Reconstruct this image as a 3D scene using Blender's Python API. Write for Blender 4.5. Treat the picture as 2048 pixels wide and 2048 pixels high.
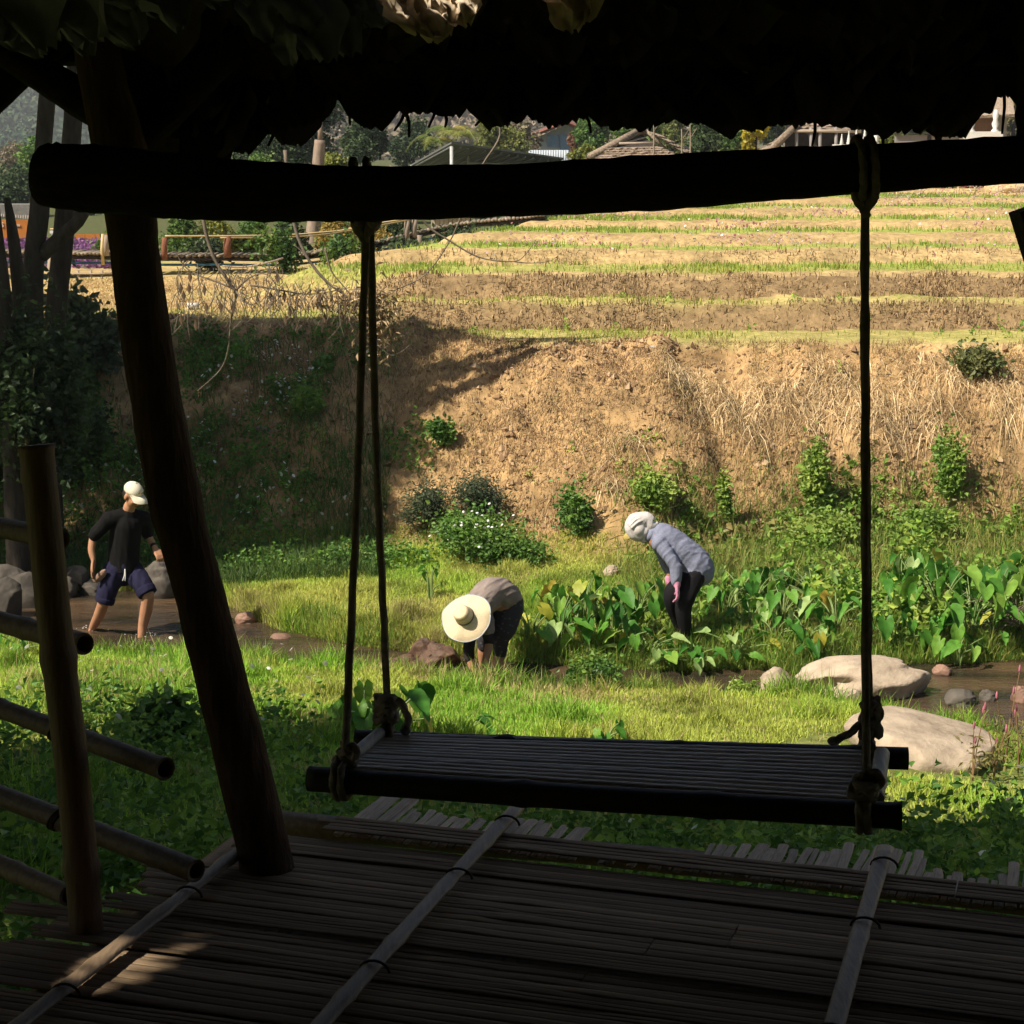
import bpy, bmesh, math, random
import numpy as np
from mathutils import Vector, Matrix, Quaternion
random.seed(7); rng = np.random.default_rng(11)
for o in list(bpy.data.objects): bpy.data.objects.remove(o)
S = bpy.context.scene
C = S.collection
# ------------------------------------------------------------------ camera
F, W2 = 3800.0, 1024.0             # focal length and half width for a 2048 px wide picture
PITCH = math.radians(10.35)
EYE = Vector((0, 0, 4.5))
cam = bpy.data.cameras.new('camera'); cam.sensor_width = 36; cam.lens = 36*F/2048
cam.clip_start = 0.05; cam.clip_end = 4000
co = bpy.data.objects.new('camera', cam); C.objects.link(co)
co.location = EYE; co.rotation_euler = (math.pi/2-PITCH, 0, 0)
S.camera = co
# ------------------------------------------------------------------ sky and sun
LD = Vector((0.62, 0.38, -0.80)).normalized()      # the way sunlight travels
w = bpy.data.worlds.new('World'); S.world = w; w.use_nodes = True
nt = w.node_tree; bg = nt.nodes['Background']
sky = nt.nodes.new('ShaderNodeTexSky'); sky.sky_type = 'NISHITA'; sky.sun_disc = False
sky.sun_elevation = math.asin(-LD.z); sky.sun_rotation = math.atan2(-LD.x, -LD.y)
sky.air_density = 1.0; sky.dust_density = 2.0
nt.links.new(sky.outputs[0], bg.inputs[0]); bg.inputs[1].default_value = 0.05
sl = bpy.data.lights.new('sun', 'SUN'); sl.energy = 5.0; sl.angle = math.radians(0.55); sl.color = (1.0, 0.91, 0.76)
so = bpy.data.objects.new('sun', sl); C.objects.link(so); so.rotation_mode = 'QUATERNION'
so.rotation_quaternion = LD.to_track_quat('-Z', 'Y'); so.location = (-20, -10, 30)
S.render.engine = 'CYCLES'
S.view_settings.view_transform = 'Standard'; S.view_settings.look = 'None'
S.view_settings.exposure = 0.62; S.view_settings.gamma = 1.0
S.cycles.use_denoising = True
S.cycles.max_bounces = 5; S.cycles.diffuse_bounces = 2; S.cycles.glossy_bounces = 2; S.cycles.transmission_bounces = 2; S.cycles.transparent_max_bounces = 6
S.cycles.volume_bounces = 0; S.cycles.use_adaptive_sampling = True; S.cycles.adaptive_threshold = 0.03
# ------------------------------------------------------------------ helpers
_fw = Vector((0, math.cos(PITCH), -math.sin(PITCH))); _up = Vector((0, math.sin(PITCH), math.cos(PITCH)))
def ray(px, py):
    return _fw + Vector((1, 0, 0))*((px-W2)/F) + _up*((W2-py)/F)
def at(px, py, Y):
    d = ray(px, py); return EYE + d*(Y/d.y)
def atz(px, py, z):
    d = ray(px, py); return EYE + d*((z-EYE.z)/d.z)
def ppm(Y): return F/(Y+0.15)          # about so many pixels to a metre at that distance

def _h(a, b, s):
    n = (a*374761393 + b*668265263 + s*974634541) & 0xffffffff
    n = ((n ^ (n >> 13))*1274126177) & 0xffffffff
    return ((n ^ (n >> 16)) & 0xffff)/65535.0
def noise2(x, y, s=0):
    x = np.asarray(x, float); y = np.asarray(y, float)
    xi = np.floor(x).astype(np.int64); yi = np.floor(y).astype(np.int64)
    fx = x-xi; fy = y-yi; fx = fx*fx*(3-2*fx); fy = fy*fy*(3-2*fy)
    return ((_h(xi, yi, s)*(1-fx)+_h(xi+1, yi, s)*fx)*(1-fy) + (_h(xi, yi+1, s)*(1-fx)+_h(xi+1, yi+1, s)*fx)*fy)*2-1
def fbm(x, y, o=4, s=0):
    r = 0; a = 0.5; k = 1.0
    for i in range(o):
        r = r + a*noise2(np.asarray(x)*k, np.asarray(y)*k, s+i); a *= 0.5; k *= 2.03
    return r
def sst(a, b, x):
    t = np.clip((x-a)/(b-a), 0, 1); return t*t*(3-2*t)

def props(o, label=None, cat=None, group=None, kind=None):
    if label: o['label'] = label
    if cat: o['category'] = cat
    if group: o['group'] = group
    if kind: o['kind'] = kind
    return o
def thing(name, label, cat, loc, group=None, kind=None):
    o = bpy.data.objects.new(name, None); C.objects.link(o); o.location = loc
    o.empty_display_size = 0.1
    return props(o, label, cat, group, kind)
def put(o, parent=None):
    C.objects.link(o)
    if parent is not None:
        o.parent = parent
        # children keep world coordinates: undo the chain of parents
        ch = Matrix.Identity(4); p = parent
        while p is not None:
            ch = (p.matrix_parent_inverse @ p.matrix_basis if p.parent else p.matrix_basis) @ ch; p = p.parent
        o.matrix_parent_inverse = ch.inverted()
    return o
class MB:
    def __init__(s): s.v = []; s.f = []; s.m = []
    def add(s, vs, fs, m=0):
        o = len(s.v); s.v += [tuple(v) for v in vs]; s.f += [tuple(i+o for i in f) for f in fs]; s.m += [m]*len(fs); return s
    def tube(s, pts, rad, n=8, cap=True, m=0, flat=1.0, lobes=0, twist=0.0, wob=0.0, seed=0, side=None):
        pts = [Vector(p) for p in pts]; k = len(pts)
        if not hasattr(rad, '__len__'): rad = [rad]*k
        T = [(pts[min(i+1, k-1)]-pts[max(i-1, 0)]).normalized() for i in range(k)]
        if side is not None:
            u = Vector(side)
        else:
            u = Vector((0, 0, 1)) if abs(T[0].z) < 0.9 else Vector((1, 0, 0))
        u = (u - T[0]*u.dot(T[0])).normalized()
        vs = []; rr = random.Random(seed); dist = 0
        for i in range(k):
            if i: u = (u - T[i]*u.dot(T[i])).normalized(); dist += (pts[i]-pts[i-1]).length
            b = T[i].cross(u)
            for j in range(n):
                a = 2*math.pi*j/n
                r = rad[i]
                if lobes: r *= 1+0.22*math.cos(lobes*(a) + twist*dist)
                if wob: r *= 1+rr.uniform(-wob, wob)
                vs.append(pts[i] + u*(math.cos(a)*r*flat) + b*(math.sin(a)*r))
        fs = [(i*n+j, i*n+(j+1) % n, (i+1)*n+(j+1) % n, (i+1)*n+j) for i in range(k-1) for j in range(n)]
        if cap: fs += [tuple(range(n-1, -1, -1)), tuple((k-1)*n+j for j in range(n))]
        return s.add(vs, fs, m)
    def box(s, c, d, R=None, m=0):
        c = Vector(c); hx, hy, hz = d[0]/2, d[1]/2, d[2]/2
        vs = [Vector((x, y, z)) for x in (-hx, hx) for y in (-hy, hy) for z in (-hz, hz)]
        if R is not None: vs = [R @ v for v in vs]
        return s.add([c+v for v in vs], [(0, 1, 3, 2), (4, 6, 7, 5), (0, 4, 5, 1), (2, 3, 7, 6), (0, 2, 6, 4), (1, 5, 7, 3)], m)
    def slab(s, quad, th, m=0):
        """a quadrilateral given thickness along its own normal"""
        q = [Vector(p) for p in quad]; nrm = (q[1]-q[0]).cross(q[3]-q[0]).normalized()*th
        return s.add(q+[p-nrm for p in q], [(0, 1, 2, 3), (7, 6, 5, 4), (0, 4, 5, 1), (1, 5, 6, 2), (2, 6, 7, 3), (3, 7, 4, 0)], m)
    def lathe(s, c, prof, n=16, R=None, m=0, cap=True):
        c = Vector(c); vs = []
        for r, z in prof:
            for j in range(n):
                a = 2*math.pi*j/n; v = Vector((r*math.cos(a), r*math.sin(a), z)); vs.append(c + (R @ v if R else v))
        k = len(prof)
        fs = [(i*n+j, i*n+(j+1) % n, (i+1)*n+(j+1) % n, (i+1)*n+j) for i in range(k-1) for j in range(n)]
        if cap: fs += [tuple(range(n-1, -1, -1)), tuple((k-1)*n+j for j in range(n))]
        return s.add(vs, fs, m)
    def ball(s, c, r, R=None, n=12, m=0):
        k = max(6, n//2+2)
        rx, ry, rz = r if hasattr(r, '__len__') else (r, r, r)
        c = Vector(c); vs = []
        for i in range(1, k):
            t = math.pi*i/k
            for j in range(n):
                a = 2*math.pi*j/n
                v = Vector((rx*math.sin(t)*math.cos(a), ry*math.sin(t)*math.sin(a), rz*math.cos(t))); vs.append(c+(R @ v if R else v))
        top = Vector((0, 0, rz)); bot = Vector((0, 0, -rz))
        vs += [c+(R @ top if R else top), c+(R @ bot if R else bot)]
        q = (k-1)*n
        fs = [(i*n+j, (i+1)*n+j, (i+1)*n+(j+1) % n, i*n+(j+1) % n) for i in range(k-2) for j in range(n)]
        fs += [(q, j, (j+1) % n) for j in range(n)] + [(q+1, (k-2)*n+(j+1) % n, (k-2)*n+j) for j in range(n)]
        return s.add(vs, fs, m)
    def mesh(s, name, mats, smooth=True):
        me = bpy.data.meshes.new(name); me.from_pydata(s.v, [], s.f)
        for m in (mats if isinstance(mats, (list, tuple)) else [mats]): me.materials.append(m)
        if any(s.m): me.polygons.foreach_set('material_index', s.m)
        me.polygons.foreach_set('use_smooth', [smooth]*len(me.polygons)); me.update()
        return me
    def build(s, name, mats, parent=None, smooth=True):
        o = bpy.data.objects.new(name, s.mesh(name, mats, smooth))
        return put(o, parent)
def Rz(a): return Matrix.Rotation(a, 3, 'Z')
def Raxis(z, x=None):
    """rotation whose local Z points along z"""
    z = Vector(z).normalized(); x = Vector(x) if x is not None else (Vector((1, 0, 0)) if abs(z.x) < 0.9 else Vector((0, 1, 0)))
    x = (x - z*x.dot(z)).normalized(); y = z.cross(x)
    return Matrix((x, y, z)).transposed()
def smooth_path(pts, k=4):
    """Catmull-Rom through the points"""
    P = [Vector(p) for p in pts]; out = []
    for i in range(len(P)-1):
        a = P[max(i-1, 0)]; b = P[i]; c = P[i+1]; d = P[min(i+2, len(P)-1)]
        for j in range(k):
            t = j/k
            out.append(0.5*((2*b)+(c-a)*t+(2*a-5*b+4*c-d)*t*t+(3*b-a-3*c+d)*t**3))
    out.append(P[-1]); return out
def lin(vals, n):
    return list(np.interp(np.linspace(0, 1, n), np.linspace(0, 1, len(vals)), vals))
def mesh_np(name, V, Fq, col, mat, parent=None, smooth=False):
    """big meshes straight from arrays; Fq is (n,3) or (n,4)"""
    V = np.ascontiguousarray(V, np.float32); Fq = np.ascontiguousarray(Fq, np.int32); k = Fq.shape[1]
    me = bpy.data.meshes.new(name); me.vertices.add(len(V)); me.vertices.foreach_set('co', V.ravel())
    me.loops.add(Fq.size); me.loops.foreach_set('vertex_index', Fq.ravel())
    me.polygons.add(len(Fq)); me.polygons.foreach_set('loop_start', np.arange(0, Fq.size, k, dtype=np.int32))
    try: me.polygons.foreach_set('loop_total', np.full(len(Fq), k, np.int32))
    except Exception: pass
    me.polygons.foreach_set('use_smooth', np.full(len(Fq), smooth))
    if col is not None:
        a = me.color_attributes.new('Col', 'FLOAT_COLOR', 'POINT')
        c4 = np.ones((len(V), 4), np.float32); c4[:, :3] = col; a.data.foreach_set('color', c4.ravel())
    me.materials.append(mat); me.update(calc_edges=True); me.validate()
    o = bpy.data.objects.new(name, me); return put(o, parent)
# ------------------------------------------------------------------ materials
def _mat(name):
    m = bpy.data.materials.new(name); m.use_nodes = True
    return m, m.node_tree, m.node_tree.nodes['Principled BSDF']
def N(t, kind, **kw):
    n = t.nodes.new(kind)
    for k, v in kw.items(): setattr(n, k, v)
    return n
def pm(name, c1, c2=None, scale=6.0, rough=0.8, bump=0.3, stretch=(1, 1, 1), spec=0.3, detail=6, rnd=0.0, contrast=(0.3, 0.7), dist=0.01, coord='Object'):
    """two-tone noise material with relief; rnd varies the brightness from one object to the next"""
    m, t, b = _mat(name); c2 = c2 or tuple(x*0.55 for x in c1)
    tc = N(t, 'ShaderNodeTexCoord'); mp = N(t, 'ShaderNodeMapping'); mp.inputs['Scale'].default_value = stretch
    nz = N(t, 'ShaderNodeTexNoise'); nz.inputs['Scale'].default_value = scale; nz.inputs['Detail'].default_value = detail; nz.inputs['Roughness'].default_value = 0.6
    t.links.new(tc.outputs[coord], mp.inputs[0]); t.links.new(mp.outputs[0], nz.inputs['Vector'])
    cr = N(t, 'ShaderNodeValToRGB'); cr.color_ramp.elements[0].position = contrast[0]; cr.color_ramp.elements[1].position = contrast[1]
    cr.color_ramp.elements[0].color = (*c2, 1); cr.color_ramp.elements[1].color = (*c1, 1)
    t.links.new(nz.outputs[0], cr.inputs[0]); out = cr.outputs[0]
    if rnd:
        oi = N(t, 'ShaderNodeObjectInfo'); mr = N(t, 'ShaderNodeMapRange'); mr.inputs[3].default_value = 1-rnd; mr.inputs[4].default_value = 1+rnd
        t.links.new(oi.outputs['Random'], mr.inputs[0])
        mx = N(t, 'ShaderNodeMix', data_type='RGBA', blend_type='MULTIPLY'); mx.inputs[0].default_value = 1
        t.links.new(out, mx.inputs[6]); t.links.new(mr.outputs[0], mx.inputs[7]); out = mx.outputs[2]
        ad = N(t, 'ShaderNodeVectorMath', operation='ADD'); t.links.new(mp.outputs[0], ad.inputs[0])
        sc = N(t, 'ShaderNodeMath', operation='MULTIPLY'); sc.inputs[1].default_value = 37.0; t.links.new(oi.outputs['Random'], sc.inputs[0])
        t.links.new(sc.outputs[0], ad.inputs[1]); t.links.new(ad.outputs[0], nz.inputs['Vector'])
    t.links.new(out, b.inputs['Base Color']); b.inputs['Roughness'].default_value = rough; b.inputs['Specular IOR Level'].default_value = spec
    if bump:
        bp = N(t, 'ShaderNodeBump'); bp.inputs['Strength'].default_value = bump; bp.inputs['Distance'].default_value = dist
        t.links.new(nz.outputs[0], bp.inputs['Height']); t.links.new(bp.outputs[0], b.inputs['Normal'])
    return m
def vm(name, trans=0.3, rough=0.6, spec=0.25, nscale=3.0, namp=0.25):
    """colour from the mesh's own colour attribute, for foliage and ground"""
    m, t, b = _mat(name)
    at_ = N(t, 'ShaderNodeAttribute', attribute_name='Col')
    tc = N(t, 'ShaderNodeTexCoord'); nz = N(t, 'ShaderNodeTexNoise'); nz.inputs['Scale'].default_value = nscale; nz.inputs['Detail'].default_value = 5
    t.links.new(tc.outputs['Object'], nz.inputs['Vector'])
    mr = N(t, 'ShaderNodeMapRange'); mr.inputs[1].default_value = 0.3; mr.inputs[2].default_value = 0.7; mr.inputs[3].default_value = 1-namp; mr.inputs[4].default_value = 1+namp
    t.links.new(nz.outputs[0], mr.inputs[0])
    mx = N(t, 'ShaderNodeMix', data_type='RGBA', blend_type='MULTIPLY'); mx.inputs[0].default_value = 1
    t.links.new(at_.outputs['Color'], mx.inputs[6]); t.links.new(mr.outputs[0], mx.inputs[7])
    t.links.new(mx.outputs[2], b.inputs['Base Color']); b.inputs['Roughness'].default_value = rough; b.inputs['Specular IOR Level'].default_value = spec
    if trans:
        tr = N(t, 'ShaderNodeBsdfTranslucent'); t.links.new(mx.outputs[2], tr.inputs[0])
        ms = N(t, 'ShaderNodeMixShader'); ms.inputs[0].default_value = trans
        t.links.new(b.outputs[0], ms.inputs[1]); t.links.new(tr.outputs[0], ms.inputs[2])
        t.links.new(ms.outputs[0], t.nodes['Material Output'].inputs[0])
    return m
def leafm(name, cols, trans=0.3, rough=0.45, spec=0.4, vein=True):
    """large single leaves: colour differs from leaf to leaf"""
    m, t, b = _mat(name)
    oi = N(t, 'ShaderNodeObjectInfo'); cr = N(t, 'ShaderNodeValToRGB'); e = cr.color_ramp.elements
    while len(e) < len(cols): e.new(0.5)
    for i, c in enumerate(cols): e[i].position = i/(len(cols)-1); e[i].color = (*c, 1)
    t.links.new(oi.outputs['Random'], cr.inputs[0])
    tc = N(t, 'ShaderNodeTexCoord'); nz = N(t, 'ShaderNodeTexNoise'); nz.inputs['Scale'].default_value = 9; nz.inputs['Detail'].default_value = 4
    t.links.new(tc.outputs['Object'], nz.inputs['Vector'])
    mr = N(t, 'ShaderNodeMapRange'); mr.inputs[1].default_value = 0.3; mr.inputs[2].default_value = 0.7; mr.inputs[3].default_value = 0.72; mr.inputs[4].default_value = 1.25
    t.links.new(nz.outputs[0], mr.inputs[0])
    mx = N(t, 'ShaderNodeMix', data_type='RGBA', blend_type='MULTIPLY'); mx.inputs[0].default_value = 1
    t.links.new(cr.outputs[0], mx.inputs[6]); t.links.new(mr.outputs[0], mx.inputs[7])
    t.links.new(mx.outputs[2], b.inputs['Base Color']); b.inputs['Roughness'].default_value = rough; b.inputs['Specular IOR Level'].default_value = spec
    bp = N(t, 'ShaderNodeBump'); bp.inputs['Strength'].default_value = 0.3; bp.inputs['Distance'].default_value = 0.01
    t.links.new(nz.outputs[0], bp.inputs['Height']); t.links.new(bp.outputs[0], b.inputs['Normal'])
    tr = N(t, 'ShaderNodeBsdfTranslucent'); t.links.new(mx.outputs[2], tr.inputs[0])
    ms = N(t, 'ShaderNodeMixShader'); ms.inputs[0].default_value = trans
    t.links.new(b.outputs[0], ms.inputs[1]); t.links.new(tr.outputs[0], ms.inputs[2])
    t.links.new(ms.outputs[0], t.nodes['Material Output'].inputs[0])
    return m
# ------------------------------------------------------------------ the lie of the land
def _edge(poly, z):
    P = [atz(px, py, z) for px, py in poly]; P.sort(key=lambda p: p.x)
    return np.array([p.x for p in P]), np.array([p.y for p in P])
NEX, NEY = _edge([(-500, 1240), (0, 1290), (180, 1312), (300, 1322), (480, 1328), (650, 1345), (800, 1356), (1000, 1386), (1200, 1388), (1450, 1390), (1600, 1400), (1800, 1440), (2048, 1500), (2500, 1600)], 0)
FEX, FEY = _edge([(-500, 1150), (0, 1180), (180, 1185), (330, 1188), (440, 1200), (500, 1238), (560, 1265), (700, 1290), (800, 1303), (1000, 1325), (1150, 1338), (1350, 1345), (1600, 1345), (1850, 1325), (2048, 1325), (2500, 1300)], 0)
BFX, BFY = _edge([(-500, 1080), (0, 1085), (400, 1092), (750, 1092), (1100, 1108), (1300, 1112), (1600, 1085), (2048, 1060), (2500, 1050)], 0.3)
LIPX = np.array([-9, -4.5, -1.7, -1.2, 1.0, 3.5, 6.5, 9]); LIPY = np.array([25.0, 25.0, 24.9, 24.3, 23.7, 23.6, 23.2, 23.0]); LIPZ = np.array([2.5, 2.5, 2.5, 2.42, 2.3, 2.3, 2.22, 2.2])
RP = np.array([(23.0, 2.3), (25.2, 2.36), (25.65, 2.66), (26.5, 2.70), (26.95, 2.95), (30.0, 2.97), (30.3, 3.14), (32.5, 3.16), (32.8, 3.30), (35.5, 3.32), (35.8, 3.44), (39, 3.46), (39.3, 3.58), (43, 3.6), (43.3, 3.72), (48, 3.75), (48.3, 3.90), (54, 3.95), (62, 4.0), (90, 4.3), (200, 5), (500, 6)])
LP_ = np.array([(23, 2.5), (28, 2.52), (33, 2.56), (50, 2.7), (62, 2.9), (90, 3.6), (200, 5), (500, 6)])
def yn(x): return np.interp(x, NEX, NEY) + 0.12*noise2(np.asarray(x)*1.7, 3.1, 5)
def yf(x): return np.interp(x, FEX, FEY) + 0.10*noise2(np.asarray(x)*1.9, 8.7, 6)
def ybf(x): return np.interp(x, BFX, BFY) + 0.25*noise2(np.asarray(x)*0.8, 1.3, 7)
def ylip(x): return np.interp(x, LIPX, LIPY) + 0.16*noise2(np.asarray(x)*1.5, 4.4, 8) + 0.12*noise2(np.asarray(x)*4.5, 2.4, 9)
def right_w(x, y):
    xb = np.interp(y, [22, 24.5, 28, 29, 38, 60], [-1.9, -1.7, -2.0, -3.4, 0.6, 7])
    return sst(xb-0.9, xb+0.5, x)
def ywob(x, y):
    return y + (0.22*noise2(x*0.35, y*0.1, 21) + 0.12*noise2(x*1.1, 5.0, 22))*sst(24, 26, y) + (0.9*noise2(x*0.22+3, y*0.12, 23) + 0.35*noise2(x*0.8, y*0.4, 24))*sst(29, 31, y)
def zg(x, y, rough=True):
    x = np.asarray(x, float); y = np.asarray(y, float)
    n_, f_, b_, l_ = yn(x), yf(x), ybf(x), ylip(x)
    zl = np.interp(x, LIPX, LIPZ)
    dn = n_-y
    z_near = np.interp(dn, [-0.3, 0, 0.3, 1.0, 2.9, 6.9, 9.4, 12, 14, 30], [-0.22, -0.05, 0.10, 0.24, 0.55, 1.15, 1.62, 1.9, 2.0, 2.0])
    df = y-f_
    z_shelf = np.interp(df, [-0.3, 0, 0.25, 0.6, 3.5], [-0.22, -0.05, 0.12, 0.16, 0.3])
    t = np.clip((y-b_)/np.maximum(l_-b_, 0.3), 0, 1)
    bulge = 0.45*(t + 0.10*np.sin(t*math.pi)) + 0.55*(1-(1-t)**1.7)
    z_bank = 0.28 + (zl-0.28)*np.where(t < 1, bulge, 1)
    yw = ywob(x, y)
    wr = right_w(x, y)
    z_r = np.interp(yw, RP[:, 0], RP[:, 1]); z_l = np.interp(y, LP_[:, 0], LP_[:, 1])
    z_top = z_l*(1-wr)+z_r*wr
    top = sst(0.93, 1.0, t)
    z_far = np.where(y < b_, z_shelf, z_bank*(1-top)+np.maximum(z_top, zl-0.05)*top)
    mid = (y > n_) & (y < f_)
    z = np.where(y <= n_, z_near, np.where(mid, -0.22, z_far))
    if rough:
        onbank = sst(0.02, 0.2, t)*(1-sst(0.93, 1.06, (y-b_)/np.maximum(l_-b_, 0.3)))
        z = z + onbank*(0.20*fbm(x*2.1+0.3*np.sin(y*2), y*0.55, 3, 33) + 0.22*fbm(x*0.9, y*0.9, 4, 31) + 0.10*fbm(x*3.2, y*3.2, 3, 35) + 0.035*np.abs(fbm(x*9, y*9, 2, 37)))
        far = sst(24.5, 25.5, y)*(1-sst(60, 70, y))
        z = z + far*wr*(0.05*fbm(x*2.2, y*2.2, 3, 41) + 0.06*fbm(x*1.6, y*1.6, 3, 43)*sst(24.9, 25.2, yw)*(1-sst(27.0, 27.4, yw))) + 0.025*fbm(x*3.0, y*3.0, 3, 45)
    return z
def gp(px, py, it=26):
    """the point where the ground shows at that pixel"""
    d = ray(px, py); lo, hi = 6.0, 120.0
    prev = None; Y = lo
    while Y < hi:
        p = EYE + d*(Y/d.y)
        if p.z <= float(zg(p.x, p.y, False)): break
        Y += 0.05
    p = EYE + d*(Y/d.y); return Vector((p.x, p.y, float(zg(p.x, p.y))))
def ground_col(x, y):
    n_, f_, b_, l_ = yn(x), yf(x), ybf(x), ylip(x)
    c = lambda r, g, b: np.array((r, g, b))[None, None, :]
    t = (y-b_)/np.maximum(l_-b_, 0.3)
    nz = fbm(x*1.3, y*1.3, 4, 51)[..., None]; nz2 = fbm(x*5, y*5, 3, 57)[..., None]
    near = c(0.17, 0.20, 0.05)*(1+0.5*nz) + np.maximum(nz2, 0)*c(0.12, 0.09, 0.04)
    bed = c(0.085, 0.055, 0.035)*(1+0.5*nz2)
    shelf = c(0.21, 0.25, 0.06)*(1+0.4*nz)
    earth = c(0.42, 0.27, 0.125)*(1+0.35*nz+0.3*nz2)
    dk = sst(-2.5, -0.8, -x+0.0*y)[..., None]*0
    earth = earth*(1-0.45*sst(0.1, 0.5, fbm(x*0.8, y*2.0, 3, 61))[..., None])
    lush = sst(-5.5, -2.5, -x*0-x)[..., None]*0
    # terraces: green flats and tan risers
    yw = ywob(x, y)
    g = np.zeros_like(x)
    for a, b in ((23.7, 25.1), (25.75, 26.4), (28.0, 29.95), (31.2, 32.4), (33.9, 35.4), (37.0, 38.9), (41, 42.9), (45.5, 47.9), (50, 53)):
        g = np.maximum(g, sst(a-0.3, a+0.3, yw)*(1-sst(b-0.1, b+0.05, yw))*np.where(y < 27, 0.55, 1.0))
    g = g*(0.55+0.6*np.clip(fbm(x*0.5, y*0.5, 3, 71)+0.5, 0, 1))
    wr = right_w(x, y)
    gl = 0.35*sst(0.0, 0.5, fbm(x*0.7, y*1.2, 3, 75)+0.2)*(y > 24.5) + 0.5*sst(25, 25.3, y)*(1-sst(26, 26.8, y))
    g = np.clip(g*wr+gl*(1-wr), 0, 1)[..., None]
    rz = ((sst(25.0, 25.15, yw)*(1-sst(25.65, 25.8, yw))+sst(26.35, 26.5, yw)*(1-sst(26.95, 27.1, yw)))*wr)[..., None]
    terr = (c(0.47, 0.335, 0.155)*(1-rz)+c(0.28, 0.19, 0.095)*rz)*(1+0.25*nz+0.35*nz2)*(1-g) + c(0.33, 0.37, 0.08)*(1+0.25*nz)*g
    out = np.where((y < n_)[..., None], near, np.where((y < f_)[..., None], bed, np.where((t < 0)[..., None], shelf, np.where((t < 0.97)[..., None], earth, terr))))
    m = sst(0.0, 0.35, np.abs(y-n_))[..., None]; out = np.where((y < n_)[..., None], out*m+c(0.11, 0.075, 0.045)*(1-m), out)
    fl = sst(-0.1, 0.12, t)[..., None]; out = np.where(((t > -0.1) & (t < 0.12) & (y > f_))[..., None], shelf*(1-fl)+earth*fl, out)
    far = np.maximum(sst(58, 75, y), sst(40, 47, y)*(1-wr))[..., None]; out = out*(1-far)+c(0.10, 0.11, 0.045)*far
    return np.clip(out, 0.005, 0.8)
def _axis(*seg):
    r = []
    for a, b, st in seg: r += list(np.arange(a, b, st))
    return np.array(r)
ys = np.concatenate([_axis((-8, 6, 1.0), (6, 12, 0.16), (12, 28, 0.065), (28, 55, 0.16), (55, 140, 3)), np.geomspace(140, 1500, 12)])
xd = _axis((-8.5, 8.5, 0.075)); xs = np.concatenate([-np.geomspace(900, 30, 8), _axis((-26, -8.5, 0.6)), xd, _axis((8.5, 26, 0.6)), np.geomspace(30, 900, 8)])
GX, GY = np.meshgrid(xs, ys); GZ = zg(GX, GY); GC = ground_col(GX, GY)
nx, ny = len(xs), len(ys); idx = np.arange(nx*ny).reshape(ny, nx)
FQ = np.stack([idx[:-1, :-1], idx[:-1, 1:], idx[1:, 1:], idx[1:, :-1]], -1).reshape(-1, 4)
mg, t, b = _mat('earth_and_turf')
a_ = N(t, 'ShaderNodeAttribute', attribute_name='Col'); tc = N(t, 'ShaderNodeTexCoord')
nz = N(t, 'ShaderNodeTexNoise'); nz.inputs['Scale'].default_value = 9; nz.inputs['Detail'].default_value = 9; nz.inputs['Roughness'].default_value = 0.65
t.links.new(tc.outputs['Object'], nz.inputs['Vector'])
mr = N(t, 'ShaderNodeMapRange'); mr.inputs[1].default_value = 0.3; mr.inputs[2].default_value = 0.7; mr.inputs[3].default_value = 0.62; mr.inputs[4].default_value = 1.3
t.links.new(nz.outputs[0], mr.inputs[0])
mx = N(t, 'ShaderNodeMix', data_type='RGBA', blend_type='MULTIPLY'); mx.inputs[0].default_value = 1
t.links.new(a_.outputs['Color'], mx.inputs[6]); t.links.new(mr.outputs[0], mx.inputs[7]); t.links.new(mx.outputs[2], b.inputs['Base Color'])
b.inputs['Roughness'].default_value = 0.95; b.inputs['Specular IOR Level'].default_value = 0.1
bp = N(t, 'ShaderNodeBump'); bp.inputs['Strength'].default_value = 0.7; bp.inputs['Distance'].default_value = 0.05
t.links.new(nz.outputs[0], bp.inputs['Height']); t.links.new(bp.outputs[0], b.inputs['Normal'])
ground = mesh_np('ground', np.stack([GX, GY, GZ], -1).reshape(-1, 3), FQ, GC.reshape(-1, 3), mg, smooth=True)
props(ground, 'grassy bank, dry earth slope and stepped terraces around the stream', None, None, 'structure')
# water: a sheet a little wider than the stream, hidden under its banks
wx = _axis((-12, 12, 0.09)); wv = np.linspace(0, 1, 60); WX, WV = np.meshgrid(wx, wv)
WYn, WYf = yn(wx)-0.35, yf(wx)+0.35
WY = WYn[None]*(1-WV)+WYf[None]*WV
WZ = 0.010*fbm(WX*3.2, WY*6.5, 3, 81) + 0.006*fbm(WX*9, WY*14, 2, 83)
for cx, cy in ((-4.08, 18.2), (-3.55, 17.94), (-0.25, 16.7), (-0.15, 16.6)):     # rings spreading from legs
    r = np.hypot(WX-cx, (WY-cy)); WZ = WZ + 0.012*np.cos(r*34)*np.exp(-r*3.2)
mw, t, b = _mat('stream_water'); b.inputs['Base Color'].default_value = (0.075, 0.052, 0.034, 1); b.inputs['Roughness'].default_value = 0.09
b.inputs['IOR'].default_value = 1.33; b.inputs['Specular IOR Level'].default_value = 0.5
tc = N(t, 'ShaderNodeTexCoord'); mp = N(t, 'ShaderNodeMapping'); mp.inputs['Scale'].default_value = (0.6, 1.6, 1)
nz = N(t, 'ShaderNodeTexNoise'); nz.inputs['Scale'].default_value = 9; nz.inputs['Detail'].default_value = 4; bp = N(t, 'ShaderNodeBump'); bp.inputs['Strength'].default_value = 0.6; bp.inputs['Distance'].default_value = 0.03
t.links.new(tc.outputs['Object'], mp.inputs[0]); t.links.new(mp.outputs[0], nz.inputs['Vector']); t.links.new(nz.outputs[0], bp.inputs['Height']); t.links.new(bp.outputs[0], b.inputs['Normal'])
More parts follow.
